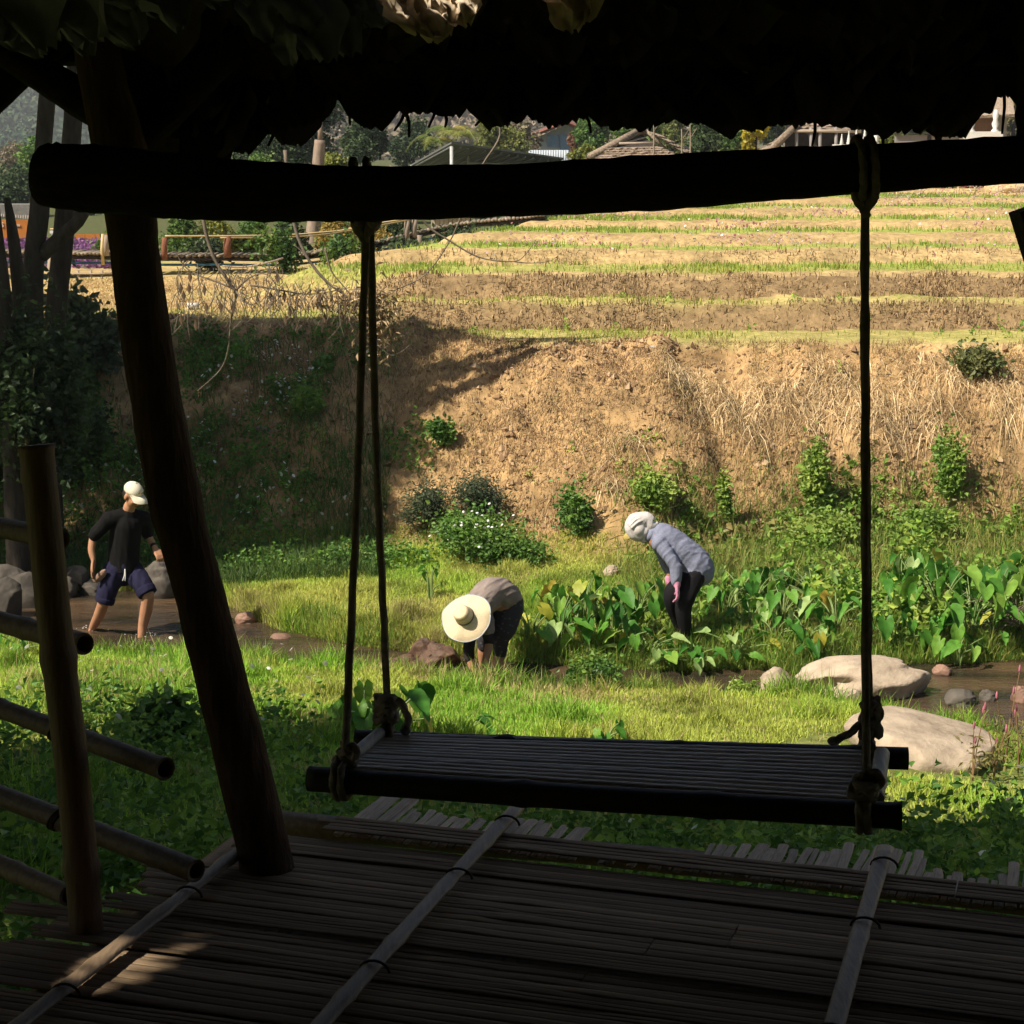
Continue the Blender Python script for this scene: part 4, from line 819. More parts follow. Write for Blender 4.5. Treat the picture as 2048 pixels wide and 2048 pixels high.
# flowers on the terraces
def flowers(name, x, y, hz, r, cols, label, seed=0):
    n = len(x); z = zg(x, y)+hz; P = np.stack([x, y, z], -1); k = 6; a = np.arange(k)*2*np.pi/k
    tl = rng.normal(0, 0.5, (n, 2)); ring = []
    tx = np.stack([np.ones(n), np.zeros(n), tl[:, 0]], -1); ty = np.stack([np.zeros(n), np.ones(n), tl[:, 1]-0.5], -1)
    V = [P+np.stack([0*x, 0*x, 0.25*r], -1)]+[P+(tx*np.cos(q)+ty*np.sin(q))*r[:, None] for q in a]
    V = np.stack(V, 1).reshape(-1, 3); i = np.arange(n)*(k+1)
    Ft = np.concatenate([np.stack([i, i+1+j, i+1+(j+1) % k], -1) for j in range(k)])
    c = np.array(cols)[rng.integers(0, len(cols), n)]; cc = np.repeat(c, k+1, 0); 
    return props(mesh_np(name, V, Ft, cc, m_petal), label, 'flowers', None, 'stuff')
x, y = pick(130000, -4, 15, 30, 52, lambda x, y: FR(x, y)*right_w(x, y)*(0.18*(1-flatness(x, y))+0.05)*sst(-0.1, 0.4, fbm(x*0.5, y*0.4, 3, 281)+0.1))
flowers('terrace_flowers', x, y, rng.uniform(0.10, 0.28, len(x)), rng.uniform(0.011, 0.024, len(x)), [(0.78, 0.42, 0.52), (0.82, 0.55, 0.62), (0.70, 0.30, 0.42), (0.85, 0.75, 0.76), (0.85, 0.82, 0.8)], 'pink and white cosmos flowers sprinkled over the terraces')

# weeds with small leaves
def weeds(name, x, y, h, L, col, label, cat='weeds', per=1):
    x = np.repeat(x, per); y = np.repeat(y, per); h = np.repeat(h, per); col = np.repeat(col, per, 0)
    x = x+rng.normal(0, 0.03, len(x)); y = y+rng.normal(0, 0.03, len(x))
    P = np.stack([x, y, zg(x, y)+h*rng.uniform(0.1, 1, len(x))], -1)
    V, Ft, cc = leafcloud(P, L*rng.uniform(0.6, 1.3, len(x)), 0.34, col*(1+rng.uniform(-0.25, 0.25, (len(x), 1))), 0.15)
    return props(mesh_np(name, V, Ft, cc, m_weed), label, cat, None, 'stuff')
GR = [(0.06, 0.15, 0.03), (0.13, 0.26, 0.04), (0.24, 0.38, 0.055), (0.38, 0.48, 0.085)]
x, y = pick(19000, -6, 5.5, 7.2, 14.5, lambda x, y: FR(x, y)*np.clip(sst(11.0, 8.8, y)+sst(-1.0, -2.0, x)*sst(14.0, 11.0, y)*0.9, 0, 1)*(0.25+0.75*sst(-0.3, 0.2, fbm(x*0.9, y*0.9, 3, 291)))*SLABK(x, y))
xq, yq = pick(2600, -5.5, -0.62, 3.0, 7.6, lambda x, y: 0.9+0*x); x = np.concatenate([x, xq]); y = np.concatenate([y, yq])
weeds('near_weeds', x, y, 0.10+0.22*rng.uniform(0, 1, len(x)), 0.055, mixc(GR[:3], rng.uniform(0, 1, len(x))), 'low leafy weeds in the shade just beyond the hut floor', per=6)
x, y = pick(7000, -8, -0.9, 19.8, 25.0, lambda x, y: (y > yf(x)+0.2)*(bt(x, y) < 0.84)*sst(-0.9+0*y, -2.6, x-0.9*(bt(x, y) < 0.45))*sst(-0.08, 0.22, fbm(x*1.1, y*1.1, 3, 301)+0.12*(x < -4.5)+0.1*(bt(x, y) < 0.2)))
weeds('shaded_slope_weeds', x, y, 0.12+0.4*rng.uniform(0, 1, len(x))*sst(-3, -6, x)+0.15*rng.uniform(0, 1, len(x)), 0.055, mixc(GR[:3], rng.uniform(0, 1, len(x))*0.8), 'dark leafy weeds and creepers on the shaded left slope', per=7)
x, y = pick(26000, 0.8, 8.0, 17.0, 22.4, lambda x, y: (y > yf(x)+0.1)*np.clip(sst(1.3, 1.9, x)*sst(0.30, 0.02, bt(x, y)-0.35*fbm(x*1.0, y*0.6, 3, 311))+sst(0.4, 0.9, x)*(y < yf(x)+1.6)*0.5, 0, 1)*(0.3+0.7*sst(-0.1, 0.3, fbm(x*1.1, y*1.1, 3, 315))))
cl_k = sst(-0.15, 0.45, fbm(x*1.6, y*1.6, 3, 317)); kk_ = np.clip(0.5*cl_k+rng.uniform(-0.1, 0.6, len(x)), 0, 1)
weeds('right_bank_weeds', x, y, 0.06+0.50*cl_k**1.3*rng.uniform(0.4, 1, len(x))*sst(1.0, 2.5, x), rng.choice([0.035, 0.05, 0.075, 0.11], len(x)*6), mixc([(0.30, 0.24, 0.09)]+GR[1:], kk_), 'tangle of bright green weeds among the taro on the right bank', per=6)
x, y = pick(30000, 0.8, 8.0, 17.0, 22.0, lambda x, y: (y > yf(x)+0.06)*sst(0.9, 1.5, x)*sst(0.4, 0.05, bt(x, y)))
blades('right_bank_grass', x, y, rng.uniform(0.10, 0.32, len(x)), rng.uniform(0.007, 0.012, len(x)), mixc([(0.36, 0.31, 0.10), (0.25, 0.30, 0.06), (0.13, 0.24, 0.04)], rng.uniform(0, 1, len(x))), 'rank grass growing through the weeds on the right bank', 'grass', 0.85)
x, y = SPRIG; weeds('slope_sprigs', x, y, 0.05+0.14*rng.uniform(0, 1, len(x)), 0.05, mixc(GR[1:], rng.uniform(0, 1, len(x))), 'sparse green sprigs sprouting from the dry slope', per=14)
# small white flowers
x, y = pick(900, -6, -1.0, 11, 17.3, lambda x, y: FR(x, y)*(y < yn(x)-0.1)*0.10)
x2, y2 = pick(1600, -7.5, -1.6, 20.8, 23.5, lambda x, y: sst(0.1, 0.35, fbm(x*1.1, y*1.1, 2, 331))*0.8)
x3, y3 = pick(300, 0, 4, 8, 10.5, lambda x, y: FR(x, y)*0.12)
x = np.concatenate([x, x2, x3]); y = np.concatenate([y, y2, y3])
flowers('white_wildflowers', x, y, rng.uniform(0.14, 0.34, len(x)), rng.uniform(0.012, 0.022, len(x)), [(0.85, 0.84, 0.80), (0.8, 0.8, 0.72)], 'tiny white daisies dotted through the grass and shaded weeds')

# ------------------------------------------------------------------ single bushes
m_stem = pm('green_brown_stem', (0.13, 0.12, 0.05), (0.07, 0.055, 0.03), 12, 0.8, 0.2); m_twig = pm('grey_brown_twig', (0.20, 0.155, 0.115), (0.09, 0.07, 0.05), 10, 0.9, 0.4)
def bush(px, py, wpx, hpx, n, L, cols, label, cat='bush', name='leafy_bush', group=None, lobes=6, seed=0, depth=0.8, wd=0.34, p=None, stems=4, flower=None):
    p = p or gp(px, py); k = ppm(p.y); hw = wpx/2/k; hh = hpx/k; r = np.random.default_rng(seed+77)
    t_ = thing(name, label, cat, p, group)
    cs = [(r.uniform(-0.6, 0.6)*hw, r.uniform(-0.6, 0.6)*hw*depth, r.uniform(0.25, 0.72)*hh, r.uniform(0.30, 0.52)) for _ in range(lobes)]
    cs[0] = (0, 0, 0.66*hh, 0.45)
    w_ = np.array([c[3] for c in cs]); w_ = w_/w_.sum(); ii = r.choice(lobes, n, p=w_)
    d = r.normal(size=(n, 3)); d /= np.linalg.norm(d, axis=1)[:, None]; rad = r.uniform(0.25, 1, n)**0.5*(1+0.3*r.normal(size=n)*0.6)*np.where(r.uniform(0, 1, n) < 0.38, r.uniform(1.1, 2.3, n), 1)
    c = np.array([cs[i][:3] for i in ii]); sc = np.array([cs[i][3] for i in ii])
    P = c+d*(rad*sc)[:, None]*np.array([hw, hw*depth, hh*0.75]); P[:, 2] = np.maximum(P[:, 2], 0.02)
    P = P+np.array(p)
    kk = np.clip(0.5+0.5*noise2(P[:, 0]*6/hw*0.3, P[:, 2]*5/hh*0.3+P[:, 1], seed)+r.normal(0, 0.2, n), 0, 1)
    V, Ft, cc = leafcloud(P, L*r.uniform(0.6, 1.3, n), wd, mixc(cols, kk)*(1+r.uniform(-0.15, 0.15, (n, 1))), 0.15)
    mesh_np('foliage', V, Ft, cc, m_weed, t_)
    for q in range(stems):
        cx = cs[q % lobes]; mb = MB(); mb.tube(smooth_path([p+Vector((cx[0]*0.1, cx[1]*0.1, -0.03)), p+Vector((cx[0]*0.45, cx[1]*0.4, cx[2]*0.55)), p+Vector(cx[:3])], 3), lin([0.018*hh+0.004, 0.004], 7), 5); mb.build('stem', m_stem, t_)
    if flower:
        nf, fr_, fc = flower; jj = r.choice(n, nf); jj = jj[np.argsort(-P[jj, 2])]
        for q in jj:
            mb = MB(); c_ = Vector(P[q])+Vector((r.normal(0, 0.02), -abs(r.normal(0, 0.05)), 0.03+abs(r.normal(0, 0.05))))
            mb.lathe(c_, [(fr_*0.4, 0), (fr_, 0.3*fr_), (0.2*fr_, 0.5*fr_)], 7, Raxis((r.normal(0, 0.4), -0.5+r.normal(0, 0.3), 1))); mb.build('flower', fc, t_)
    return t_
m_white = pm('white_petal', (0.82, 0.81, 0.76), (0.74, 0.72, 0.66), 8, 0.7, 0.1)
LG = [(0.07, 0.17, 0.035), (0.13, 0.25, 0.045), (0.22, 0.34, 0.06)]; DG = [(0.05, 0.075, 0.045), (0.085, 0.115, 0.06), (0.12, 0.15, 0.075)]; YG = [(0.13, 0.24, 0.04), (0.24, 0.36, 0.06), (0.34, 0.42, 0.09)]
bush(935, 1122, 230, 95, 3400, 0.055, LG, 'low green bush covered in white daisies below the dark shrub', seed=1, flower=(46, 0.020, m_white), lobes=9)
bush(1035, 1128, 130, 55, 1300, 0.055, LG, 'small green bush touching the right end of the white daisy bush', seed=2)
bush(850, 1070, 130, 100, 2600, 0.045, DG, 'dark grey green shrub with fine leaves above the left end of the daisy bush', seed=3, wd=0.2, name='shrub')
bush(960, 1030, 150, 80, 2600, 0.045, DG, 'dark grey green shrub with fine leaves above the right end of the daisy bush', seed=4, wd=0.2, name='shrub')
bush(1140, 1072, 90, 95, 1500, 0.055, LG, 'upright green bush at the foot of the slope left of the head scarf', seed=5)
bush(1305, 1030, 110, 75, 1500, 0.065, YG, 'bright green bush on the slope right above the white head scarf', seed=6)
bush(1632, 1030, 70, 130, 1500, 0.065, YG, 'tall narrow green bush on the slope left of the right ropes', seed=7)
bush(1898, 1000, 66, 130, 1300, 0.065, YG, 'leafy climber on the slope near the right edge', seed=8)
bush(1448, 1050, 34, 100, 450, 0.065, YG, 'thin leafy climber above the person in blue shirt', seed=9)
bush(888, 880, 60, 50, 700, 0.06, LG, 'small green bush on the bare slope right of the left ropes', seed=10)
bush(1838, 1090, 170, 75, 2200, 0.06, YG, 'spreading bright green bush above the taro patch right of the ropes', seed=11)
bush(1640, 1100, 190, 70, 2400, 0.06, YG, 'spreading bright green bush above the taro patch left of the right ropes', seed=12)
bush(1185, 1376, 128, 70, 2600, 0.05, LG, 'round leafy clump of weeds at the near water edge below the taro', seed=13, p=Vector((atz(1185, 1385, 0.02))))
bush(610, 850, 80, 60, 900, 0.06, LG, 'pale lit green bush on the shaded slope beside the pink slab', seed=14)
bush(650, 738, 56, 36, 500, 0.06, LG, 'small green bush high on the shaded slope left of the ropes', seed=15)
bush(1555, 1395, 60, 28, 700, 0.04, YG, 'tiny green clump beside the small pale stone at the water', seed=16, p=atz(1490, 1392, 0.05))
bush(1950, 745, 120, 60, 900, 0.08, [(0.10, 0.15, 0.05), (0.22, 0.22, 0.08)], 'low dark green bush on the terrace edge at the right', seed=17)
bush(330, 1490, 150, 90, 1300, 0.10, LG[:2]+[(0.12, 0.22, 0.05)], 'broad leaved dark weed between the bamboo pole and the main post', seed=18, depth=0.6)
for q_, (px, py, wp, hp, lb) in enumerate(((48, 960, 170, 330, 'tall mass of dark creeper added as shade over the foot of the leaning trunk'), (120, 900, 120, 240, 'tall mass of dark creeper added as shade over the foot of the second grey trunk'))):
    bush(px, py, wp, hp, 3600, 0.085, [(0.02, 0.04, 0.015), (0.04, 0.075, 0.022), (0.06, 0.10, 0.03)], lb, 'creeper', 'creeper', seed=140+q_, p=at(px, py, 19.5+0.4*q_), lobes=10)  # near-black leaves darken the trunk feet, standing for shade as well as foliage
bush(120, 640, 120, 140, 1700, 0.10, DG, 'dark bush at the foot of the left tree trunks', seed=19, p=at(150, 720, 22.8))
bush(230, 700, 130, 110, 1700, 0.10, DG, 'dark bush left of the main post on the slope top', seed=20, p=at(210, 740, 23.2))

# ------------------------------------------------------------------ taro
def taro_leaf(seed, mat, L=0.30):
    r = random.Random(seed); n = 11; vs = []; cup = r.uniform(0.02, 0.5); bend = r.uniform(0.0, 0.6); tw = r.uniform(-0.5, 0.5); wv1 = r.uniform(0.02, 0.06)
    # heart: two rounded lobes behind the stalk, pointed tip in front
    ts = [-0.30, -0.22, -0.08, 0.08, 0.25, 0.42, 0.58, 0.73, 0.86, 0.95, 1.0]; wsd = [0.16, 0.27, 0.35, 0.375, 0.36, 0.315, 0.25, 0.175, 0.10, 0.045, 0.0]
    for t_, w_ in zip(ts, wsd):
        for s_ in (-1, -0.5, 0, 0.5, 1):
            tt = t_
            if t_ < 0: tt = t_*abs(s_)**0.7*1.0
            vs.append((s_*w_*L*(1+r.uniform(-0.07, 0.07)), tt*L+r.uniform(-0.008, 0.008)*L, cup*L*(s_*s_)*w_*2+wv1*L*math.sin(tt*13+seed+s_*2)*abs(s_)-bend*L*max(0, tt)**2+tw*s_*w_*L*max(0, tt)+0.03*L*(0.5 if abs(s_) == 0.5 else 0)))
    fs = [(i*5+j, i*5+j+1, (i+1)*5+j+1, (i+1)*5+j) for i in range(n-1) for j in range(4)]
    mb = MB(); mb.add(vs, fs); return mb.mesh('leaf', mat)
m_tg = leafm('taro_green', [(0.035, 0.13, 0.018), (0.075, 0.23, 0.028), (0.13, 0.31, 0.04), (0.25, 0.40, 0.06)], 0.32, 0.5, 0.25)
m_tp = leafm('taro_pale_underside', [(0.26, 0.40, 0.12), (0.36, 0.48, 0.17)], 0.3, 0.5, 0.3)
m_ty = leafm('taro_yellow', [(0.42, 0.42, 0.05), (0.55, 0.40, 0.07), (0.34, 0.40, 0.06)], 0.3, 0.5, 0.3)
m_stalk = pm('taro_stalk', (0.20, 0.28, 0.09), (0.12, 0.18, 0.05), 10, 0.5, 0.1)
TLG = [taro_leaf(q, m_tg) for q in range(12)]; TLP = [taro_leaf(q+10, m_tp) for q in range(3)]; TLY = [taro_leaf(q+20, m_ty) for q in range(2)]
RT = random.Random(5)
def taro(px, py, n, hpx, label, spread=0.26, size=1.0, pale=0.2, yel=0.08, group=None, p=None, flatl=0.0):
    p = p or gp(px, py); H = hpx/ppm(p.y)
    t_ = thing('taro_plant', label, 'taro plant', p, group)
    n = int(n*2.2); size *= 0.66; yel *= 0.5
    for q in range(n):
        a = 2*math.pi*(q*1.618+RT.uniform(-0.3, 0.3)); h = H*RT.uniform(0.30, 1.0); rr_ = spread*RT.uniform(0.4, 1.1)*(1.3-h/H*0.5)
        tip = p+Vector((rr_*math.cos(a), rr_*math.sin(a), h))
        mb = MB(); mb.tube(smooth_path([p+Vector((0.02*math.cos(a), 0.02*math.sin(a), -0.03)), p+Vector((rr_*0.35*math.cos(a), rr_*0.35*math.sin(a), h*0.65)), tip], 4), lin([0.010, 0.005], 9), 5); mb.build('stalk', m_stalk, t_)
        u_ = RT.random(); me = RT.choice(TLY if u_ < yel else (TLP if u_ < yel+pale*0.4 else TLG))
        o = bpy.data.objects.new('leaf', me); put(o, t_); sc = size*RT.uniform(0.55, 1.05)
        pitch = RT.uniform(-1.35, -0.25) if RT.random() > flatl else RT.uniform(-0.2, 0.3)
        o.matrix_basis = Matrix.Translation(tip) @ Matrix.Rotation(a-math.pi/2+RT.uniform(-0.7, 0.7), 4, 'Z') @ Matrix.Rotation(pitch, 4, 'X') @ Matrix.Rotation(RT.uniform(-0.5, 0.5), 4, 'Y') @ Matrix.Diagonal((sc, sc, sc, 1))
    return t_
TG = 'taro plants along the far water edge'
taro(1062, 1290, 7, 75, 'yellowing taro plant right beside the straw hat woman\'s legs', 0.26, 0.95, 0.05, 0.35, TG)
taro(1120, 1300, 7, 105, 'taro plant in the gap between the two bending women, nearer the water', 0.26, 0.95, 0.1, 0.25, TG)
taro(1165, 1270, 8, 130, 'tall dark taro plant midway between the two bending women', 0.30, 1.0, 0.05, 0.08, TG)
taro(1225, 1290, 8, 120, 'taro plant left of the black trouser legs', 0.28, 1.0, 0.2, 0.08, TG)
taro(1275, 1250, 6, 95, 'taro plant with one pale upright leaf just left of the bent knee', 0.25, 0.9, 0.5, 0.05, TG)
taro(1300, 1318, 8, 45, 'flattened taro plant at the feet of the person in blue shirt', 0.36, 0.85, 0.5, 0.1, TG, flatl=0.6)
taro(1395, 1328, 8, 45, 'trampled taro plant lying right of the black trouser feet', 0.36, 0.85, 0.5, 0.1, TG, flatl=0.6)
taro(1470, 1322, 7, 50, 'trampled taro plant at the water edge left of the small pale stone', 0.34, 0.85, 0.5, 0.12, TG, flatl=0.5)
taro(1450, 1240, 7, 80, 'taro plant right behind the blue shirt\'s hem', 0.28, 0.9, 0.45, 0.05, TG)
taro(1510, 1215, 8, 75, 'taro plant with pale leaves second right of the blue shirt', 0.30, 0.9, 0.5, 0.05, TG)
taro(1565, 1255, 8, 80, 'taro plant with folded leaves third right of the blue shirt', 0.30, 0.9, 0.4, 0.1, TG)
taro(1625, 1215, 7, 80, 'taro plant below the bush left of the right ropes', 0.30, 0.9, 0.4, 0.05, TG)
taro(1670, 1265, 7, 80, 'taro plant directly behind the left half of the long boulder', 0.30, 0.95, 0.3, 0.1, TG)
taro(1770, 1250, 7, 100, 'taro plant just right of the right ropes above the long boulder', 0.30, 1.0, 0.1, 0.1, TG)
taro(1830, 1215, 7, 110, 'yellow tinged taro plant behind the tall right clump', 0.32, 1.1, 0.1, 0.2, TG)
taro(1880, 1270, 9, 145, 'tallest taro plant with big glossy leaves behind the boulder\'s right end', 0.38, 1.35, 0.1, 0.05, TG)
taro(1940, 1285, 9, 140, 'big taro plant in the right clump next to the tallest one', 0.36, 1.25, 0.1, 0.05, TG)
taro(1990, 1240, 8, 110, 'taro plant in the right clump above the dead brush', 0.34, 1.2, 0.15, 0.05, TG)
taro(2045, 1215, 7, 90, 'taro plant cut off by the right edge', 0.3, 1.1, 0.1, 0.05, TG)
taro(1915, 1335, 6, 60, 'small taro plant at the water right of the long boulder', 0.28, 0.9, 0.2, 0.1, TG)
taro(860, 1200, 3, 75, 'lone young taro with rolled leaves in the grass above the straw hat', 0.12, 0.6, 0.0, 0.0)
taro(785, 1480, 5, 110, 'taro with one huge yellow green leaf seen behind the left rope knot', 0.30, 1.35, 0.0, 0.25)
taro(730, 1470, 4, 90, 'dark taro half hidden behind the left ropes', 0.2, 1.0, 0.0, 0.0)
taro(1212, 1490, 3, 40, 'small dark taro peeping over the middle of the swing seat', 0.14, 0.7, 0.0, 0.0)
taro(940, 1475, 3, 45, 'small dark taro peeping over the left part of the swing seat', 0.16, 0.7, 0.0, 0.0)
taro(38, 1310, 4, 45, 'small taro at the near water edge by the bamboo pole', 0.2, 0.8, 0.0, 0.0)
ORD = ('first', 'second', 'third', 'fourth', 'fifth', 'sixth', 'seventh', 'eighth', 'ninth')
for q, (px, py) in enumerate(((1480, 1200), (1500, 1270), (1535, 1185), (1550, 1290), (1590, 1195), (1612, 1290), (1640, 1310), (1655, 1190), (1700, 1215))):
    taro(px, py, 4, 62, 'small taro plant, %s from the blue shirt towards the right ropes' % ORD[q], 0.26, 0.8, 0.3, 0.08, 'small taro between blue shirt and right ropes')
for q, (px, py) in enumerate(((1785, 1300), (1802, 1180), (1830, 1290), (1860, 1190), (1920, 1200), (1970, 1190), (1988, 1300))):
    taro(px, py, 4, 75, 'smaller taro plant, %s from the right ropes towards the right edge' % ORD[q], 0.26, 0.95, 0.15, 0.08, 'small taro right of the right ropes')
for q, (px, py) in enumerate(((1095, 1255), (1140, 1235), (1180, 1310), (1205, 1245), (1250, 1300))):
    taro(px, py, 4, 75, 'small taro plant, %s from the straw hat towards the black trousers' % ORD[q], 0.24, 0.9, 0.1, 0.12, 'small taro between the two women')
# celosia spikes by the slab, dead brush at the right edge
m_cel = pm('pink_celosia', (0.50, 0.17, 0.22), (0.30, 0.09, 0.13), 20, 0.7, 0.3); m_rst = pm('reddish_stem', (0.27, 0.16, 0.08), (0.17, 0.10, 0.05), 12, 0.8, 0.2)
for q, (px, py, h, lb) in enumerate(((1945, 1560, 150, 'thin celosia with a red spike in front of the pale slab, leftmost of the spikes'), (1988, 1560, 140, 'thin celosia with a pink spike in front of the slab\'s right end'), (2008, 1540, 200, 'tallest thin celosia with twin pink spikes near the right edge'), (2036, 1550, 170, 'thin celosia with pink spikes at the right edge'))):
    p = gp(px, py); k = ppm(p.y); t_ = thing('celosia', lb, 'flower', p); rq = random.Random(q)
    for b_ in range(3):
        dx = rq.uniform(-0.10, 0.10); hh = h/k*(1-0.22*b_); tp = p+Vector((dx, rq.uniform(-.08, .08), hh))
        mb = MB(); mb.tube(smooth_path([p, p+Vector((dx*0.3, 0, hh*0.5)), tp], 4), lin([0.005, 0.002], 9), 5); mb.build('stem', m_rst, t_)
        mb = MB(); mb.lathe(tp-Vector((0, 0, 0.01)), [(0.003, 0), (0.0085, 0.012), (0.008, 0.035), (0.002, 0.055)], 8); mb.build('flower_spike', m_cel, t_)
    P = np.array([p+Vector((rq.uniform(-.09, .09), rq.uniform(-.08, .08), rq.uniform(0.05, 0.6)*h/k)) for _ in range(34)]); V, Ft, cc = leafcloud(P, np.full(34, 0.06), 0.16, np.tile(np.array([(0.25, 0.22, 0.08)]), (34, 1))); mesh_np('leaves', V, Ft, cc, m_weed, t_)
p = gp(2030, 1300); t_ = thing('dead_brush', 'tangle of dead brown twigs at the water near the right edge', 'dead brush', p); rq = random.Random(8)
for q in range(46):
    a = rq.uniform(0, 6.28); r_ = rq.uniform(0.2, 0.65); mb = MB(); e = p+Vector((r_*math.cos(a), r_*math.sin(a)*0.6, rq.uniform(-0.05, 0.55)))
    mb.tube(smooth_path([p+Vector((rq.uniform(-.1, .1), rq.uniform(-.1, .1), 0.25)), p+(e-p)*0.5+Vector((0, 0, rq.uniform(0.05, 0.25))), e], 4), lin([0.007, 0.002], 9), 4); mb.build('twig', m_twig, t_)
# ------------------------------------------------------------------ trees
m_bark = pm('grey_bark', (0.062, 0.053, 0.043), (0.028, 0.023, 0.018), 5, 0.95, 0.8, (3, 3, 0.8), 0.1, 8, 0.1, (0.3, 0.7), 0.03)
m_barkp = pm('pale_trunk_bark', (0.36, 0.28, 0.22), (0.22, 0.165, 0.125), 4, 0.95, 0.5, (3, 3, 0.8), 0.1, 8)
m_crown = vm('tree_leaves', 0.3, 0.55, 0.3, 1.0, 0.25)
def crown(lobes, n, L, cols, parent, seed=0, wd=0.36, droop=0.2, name='crown'):
    """lobes: (centre, (rx, ry, rz)); leaves spread through each lobe, denser towards its skin, in clumps"""
    r = np.random.default_rng(seed+500); vol = np.array([l[1][0]*l[1][1]*l[1][2] for l in lobes])**0.67; ii = r.choice(len(lobes), n, p=vol/vol.sum())
    c = np.array([l[0][:] for l in lobes])[ii]; rr_ = np.array([l[1] for l in lobes])[ii]
    nc = max(8, n//60); cd = r.normal(size=(nc, 3)); cd /= np.linalg.norm(cd, axis=1)[:, None]; cr_ = r.uniform(0.35, 1.05, nc)
    j = r.integers(0, nc, n); P = c+rr_*(cd[j]*cr_[j][:, None]+r.normal(0, 0.16, (n, 3)))
    k = np.clip(r.uniform(0, 1, nc)[j]*0.7+r.uniform(0, 0.3, n), 0, 1)
    V, Ft, cc = leafcloud(P, L*r.uniform(0.6, 1.35, n), wd, mixc(cols, k)*(1+r.uniform(-0.15, 0.15, (n, 1))), droop)
    return mesh_np(name, V, Ft, cc, m_crown, parent)
def bgtree(px, top, bot, wpx, Y, cols, label, n=2600, seed=0, L=None, group=None, nl=7, cat='tree', name='tree', trunk=0.9, mat=None):
    """a tree whose crown fills px +- wpx/2 and top..bot in the photograph, at distance Y"""
    k = ppm(Y); a = at(px, top, Y); b_ = at(px, bot, Y); r = random.Random(seed+31); base = Vector((a.x, Y, float(zg(a.x, Y))-0.1))
    t_ = thing(name, label, cat, base, group); hw = wpx/2/k; hh = (a.z-b_.z); lobes = []
    for q in range(nl):
        f = r.uniform(0.22, 0.78); sp = math.sin(math.pi*min(1, f+0.15))
        lobes.append((Vector((a.x+r.uniform(-0.62, 0.62)*hw*sp, Y+r.uniform(-0.5, 0.5)*hw, b_.z+f*hh)), (hw*r.uniform(0.30, 0.48), hw*r.uniform(0.30, 0.48), hh*r.uniform(0.18, 0.30))))
    lobes.append((Vector((a.x, Y, b_.z+0.72*hh)), (hw*0.4, hw*0.4, hh*0.28)))
    mb = MB(); tr = 0.035*hh+0.05; mid = Vector((a.x+r.uniform(-.1, .1)*hw, Y, b_.z+0.35*hh)); tp = Vector((a.x, Y, b_.z+0.8*hh))
    mb.tube(smooth_path([base, base+(mid-base)*0.5+Vector((r.uniform(-.1, .1), 0, 0)), mid, tp], 4), lin([tr, tr*0.7, tr*0.45, tr*0.15], 13), 7, wob=0.05)
    for l in lobes[:5]: mb.tube(smooth_path([mid-Vector((0, 0, 0.15*hh)), mid+(l[0]-mid)*0.5+Vector((0, 0, 0.05*hh)), l[0]], 3), lin([tr*0.4, tr*0.12], 7), 5)
    mb.build('trunk', mat or m_bark, t_)
    crown(lobes, int(n*2.2), (L or 0.16*Y/55)*0.72, cols, t_, seed); return t_
G1 = [(0.035, 0.085, 0.02), (0.07, 0.15, 0.03), (0.13, 0.22, 0.045), (0.20, 0.27, 0.06)]; G2 = [(0.03, 0.06, 0.025), (0.055, 0.09, 0.035), (0.09, 0.13, 0.05)]; GY = [(0.12, 0.16, 0.03), (0.24, 0.27, 0.05), (0.38, 0.36, 0.07)]; GO = [(0.16, 0.14, 0.04), (0.32, 0.24, 0.05), (0.42, 0.28, 0.06)]; GD = [(0.16, 0.13, 0.09), (0.24, 0.20, 0.13), (0.30, 0.27, 0.16)]
bgtree(600, 150, 345, 330, 58, G2, 'big dark tree with fine leaves behind the tall bare trunk', 6500, 1, 0.16)
bgtree(740, 225, 345, 130, 56, G2, 'smaller dark tree at the right side of the big dark tree', 2600, 2)
bgtree(520, 300, 430, 130, 52, G1, 'green tree behind the left end of the beam opening', 2200, 3)
bgtree(665, 305, 350, 80, 50, GY, 'yellow green bush top right of the tall bare trunk', 1300, 4)
bgtree(985, 225, 330, 130, 72, [(0.10, 0.13, 0.03), (0.20, 0.22, 0.05), (0.28, 0.28, 0.08)], 'round olive green tree above the grey shed roof', 2600, 5)
bgtree(1195, 215, 320, 110, 66, G1, 'bright green tree left of the front thatched roof', 2600, 6)
bgtree(1265, 200, 310, 130, 68, G1, 'bright green tree right behind the front thatched roof', 2800, 7)
bgtree(1345, 205, 320, 110, 70, [(0.09, 0.12, 0.035), (0.17, 0.2, 0.06), (0.25, 0.26, 0.09)], 'thin olive tree right of the front thatched roof', 1600, 8)
bgtree(1412, 215, 330, 72, 54, G2+[(0.08, 0.14, 0.05)], 'dark green rounded tree left of the yellow croton', 2600, 9)
bgtree(1465, 235, 330, 70, 62, G1, 'green bush between the dark rounded tree and the yellow croton', 1300, 10)
bgtree(1515, 222, 318, 70, 53, [(0.20, 0.17, 0.02), (0.50, 0.42, 0.05), (0.72, 0.60, 0.09)], 'yellow leaved croton in front of the thatched houses', 1500, 11, 0.20, name='croton')
bgtree(1785, 245, 305, 50, 60, GY, 'yellow green shrub at the left end of the grey wall', 1000, 12)
bgtree(1830, 225, 290, 90, 74, G1, 'green tree showing above the grey wall', 1600, 13)
bgtree(1925, 245, 290, 70, 76, G1, 'small green tree left of the house with brown doors', 900, 14)
bgtree(2030, 150, 290, 80, 80, [(0.14, 0.14, 0.05), (0.28, 0.25, 0.10), (0.38, 0.32, 0.16)], 'dry olive tree at the upper right corner', 1800, 15)
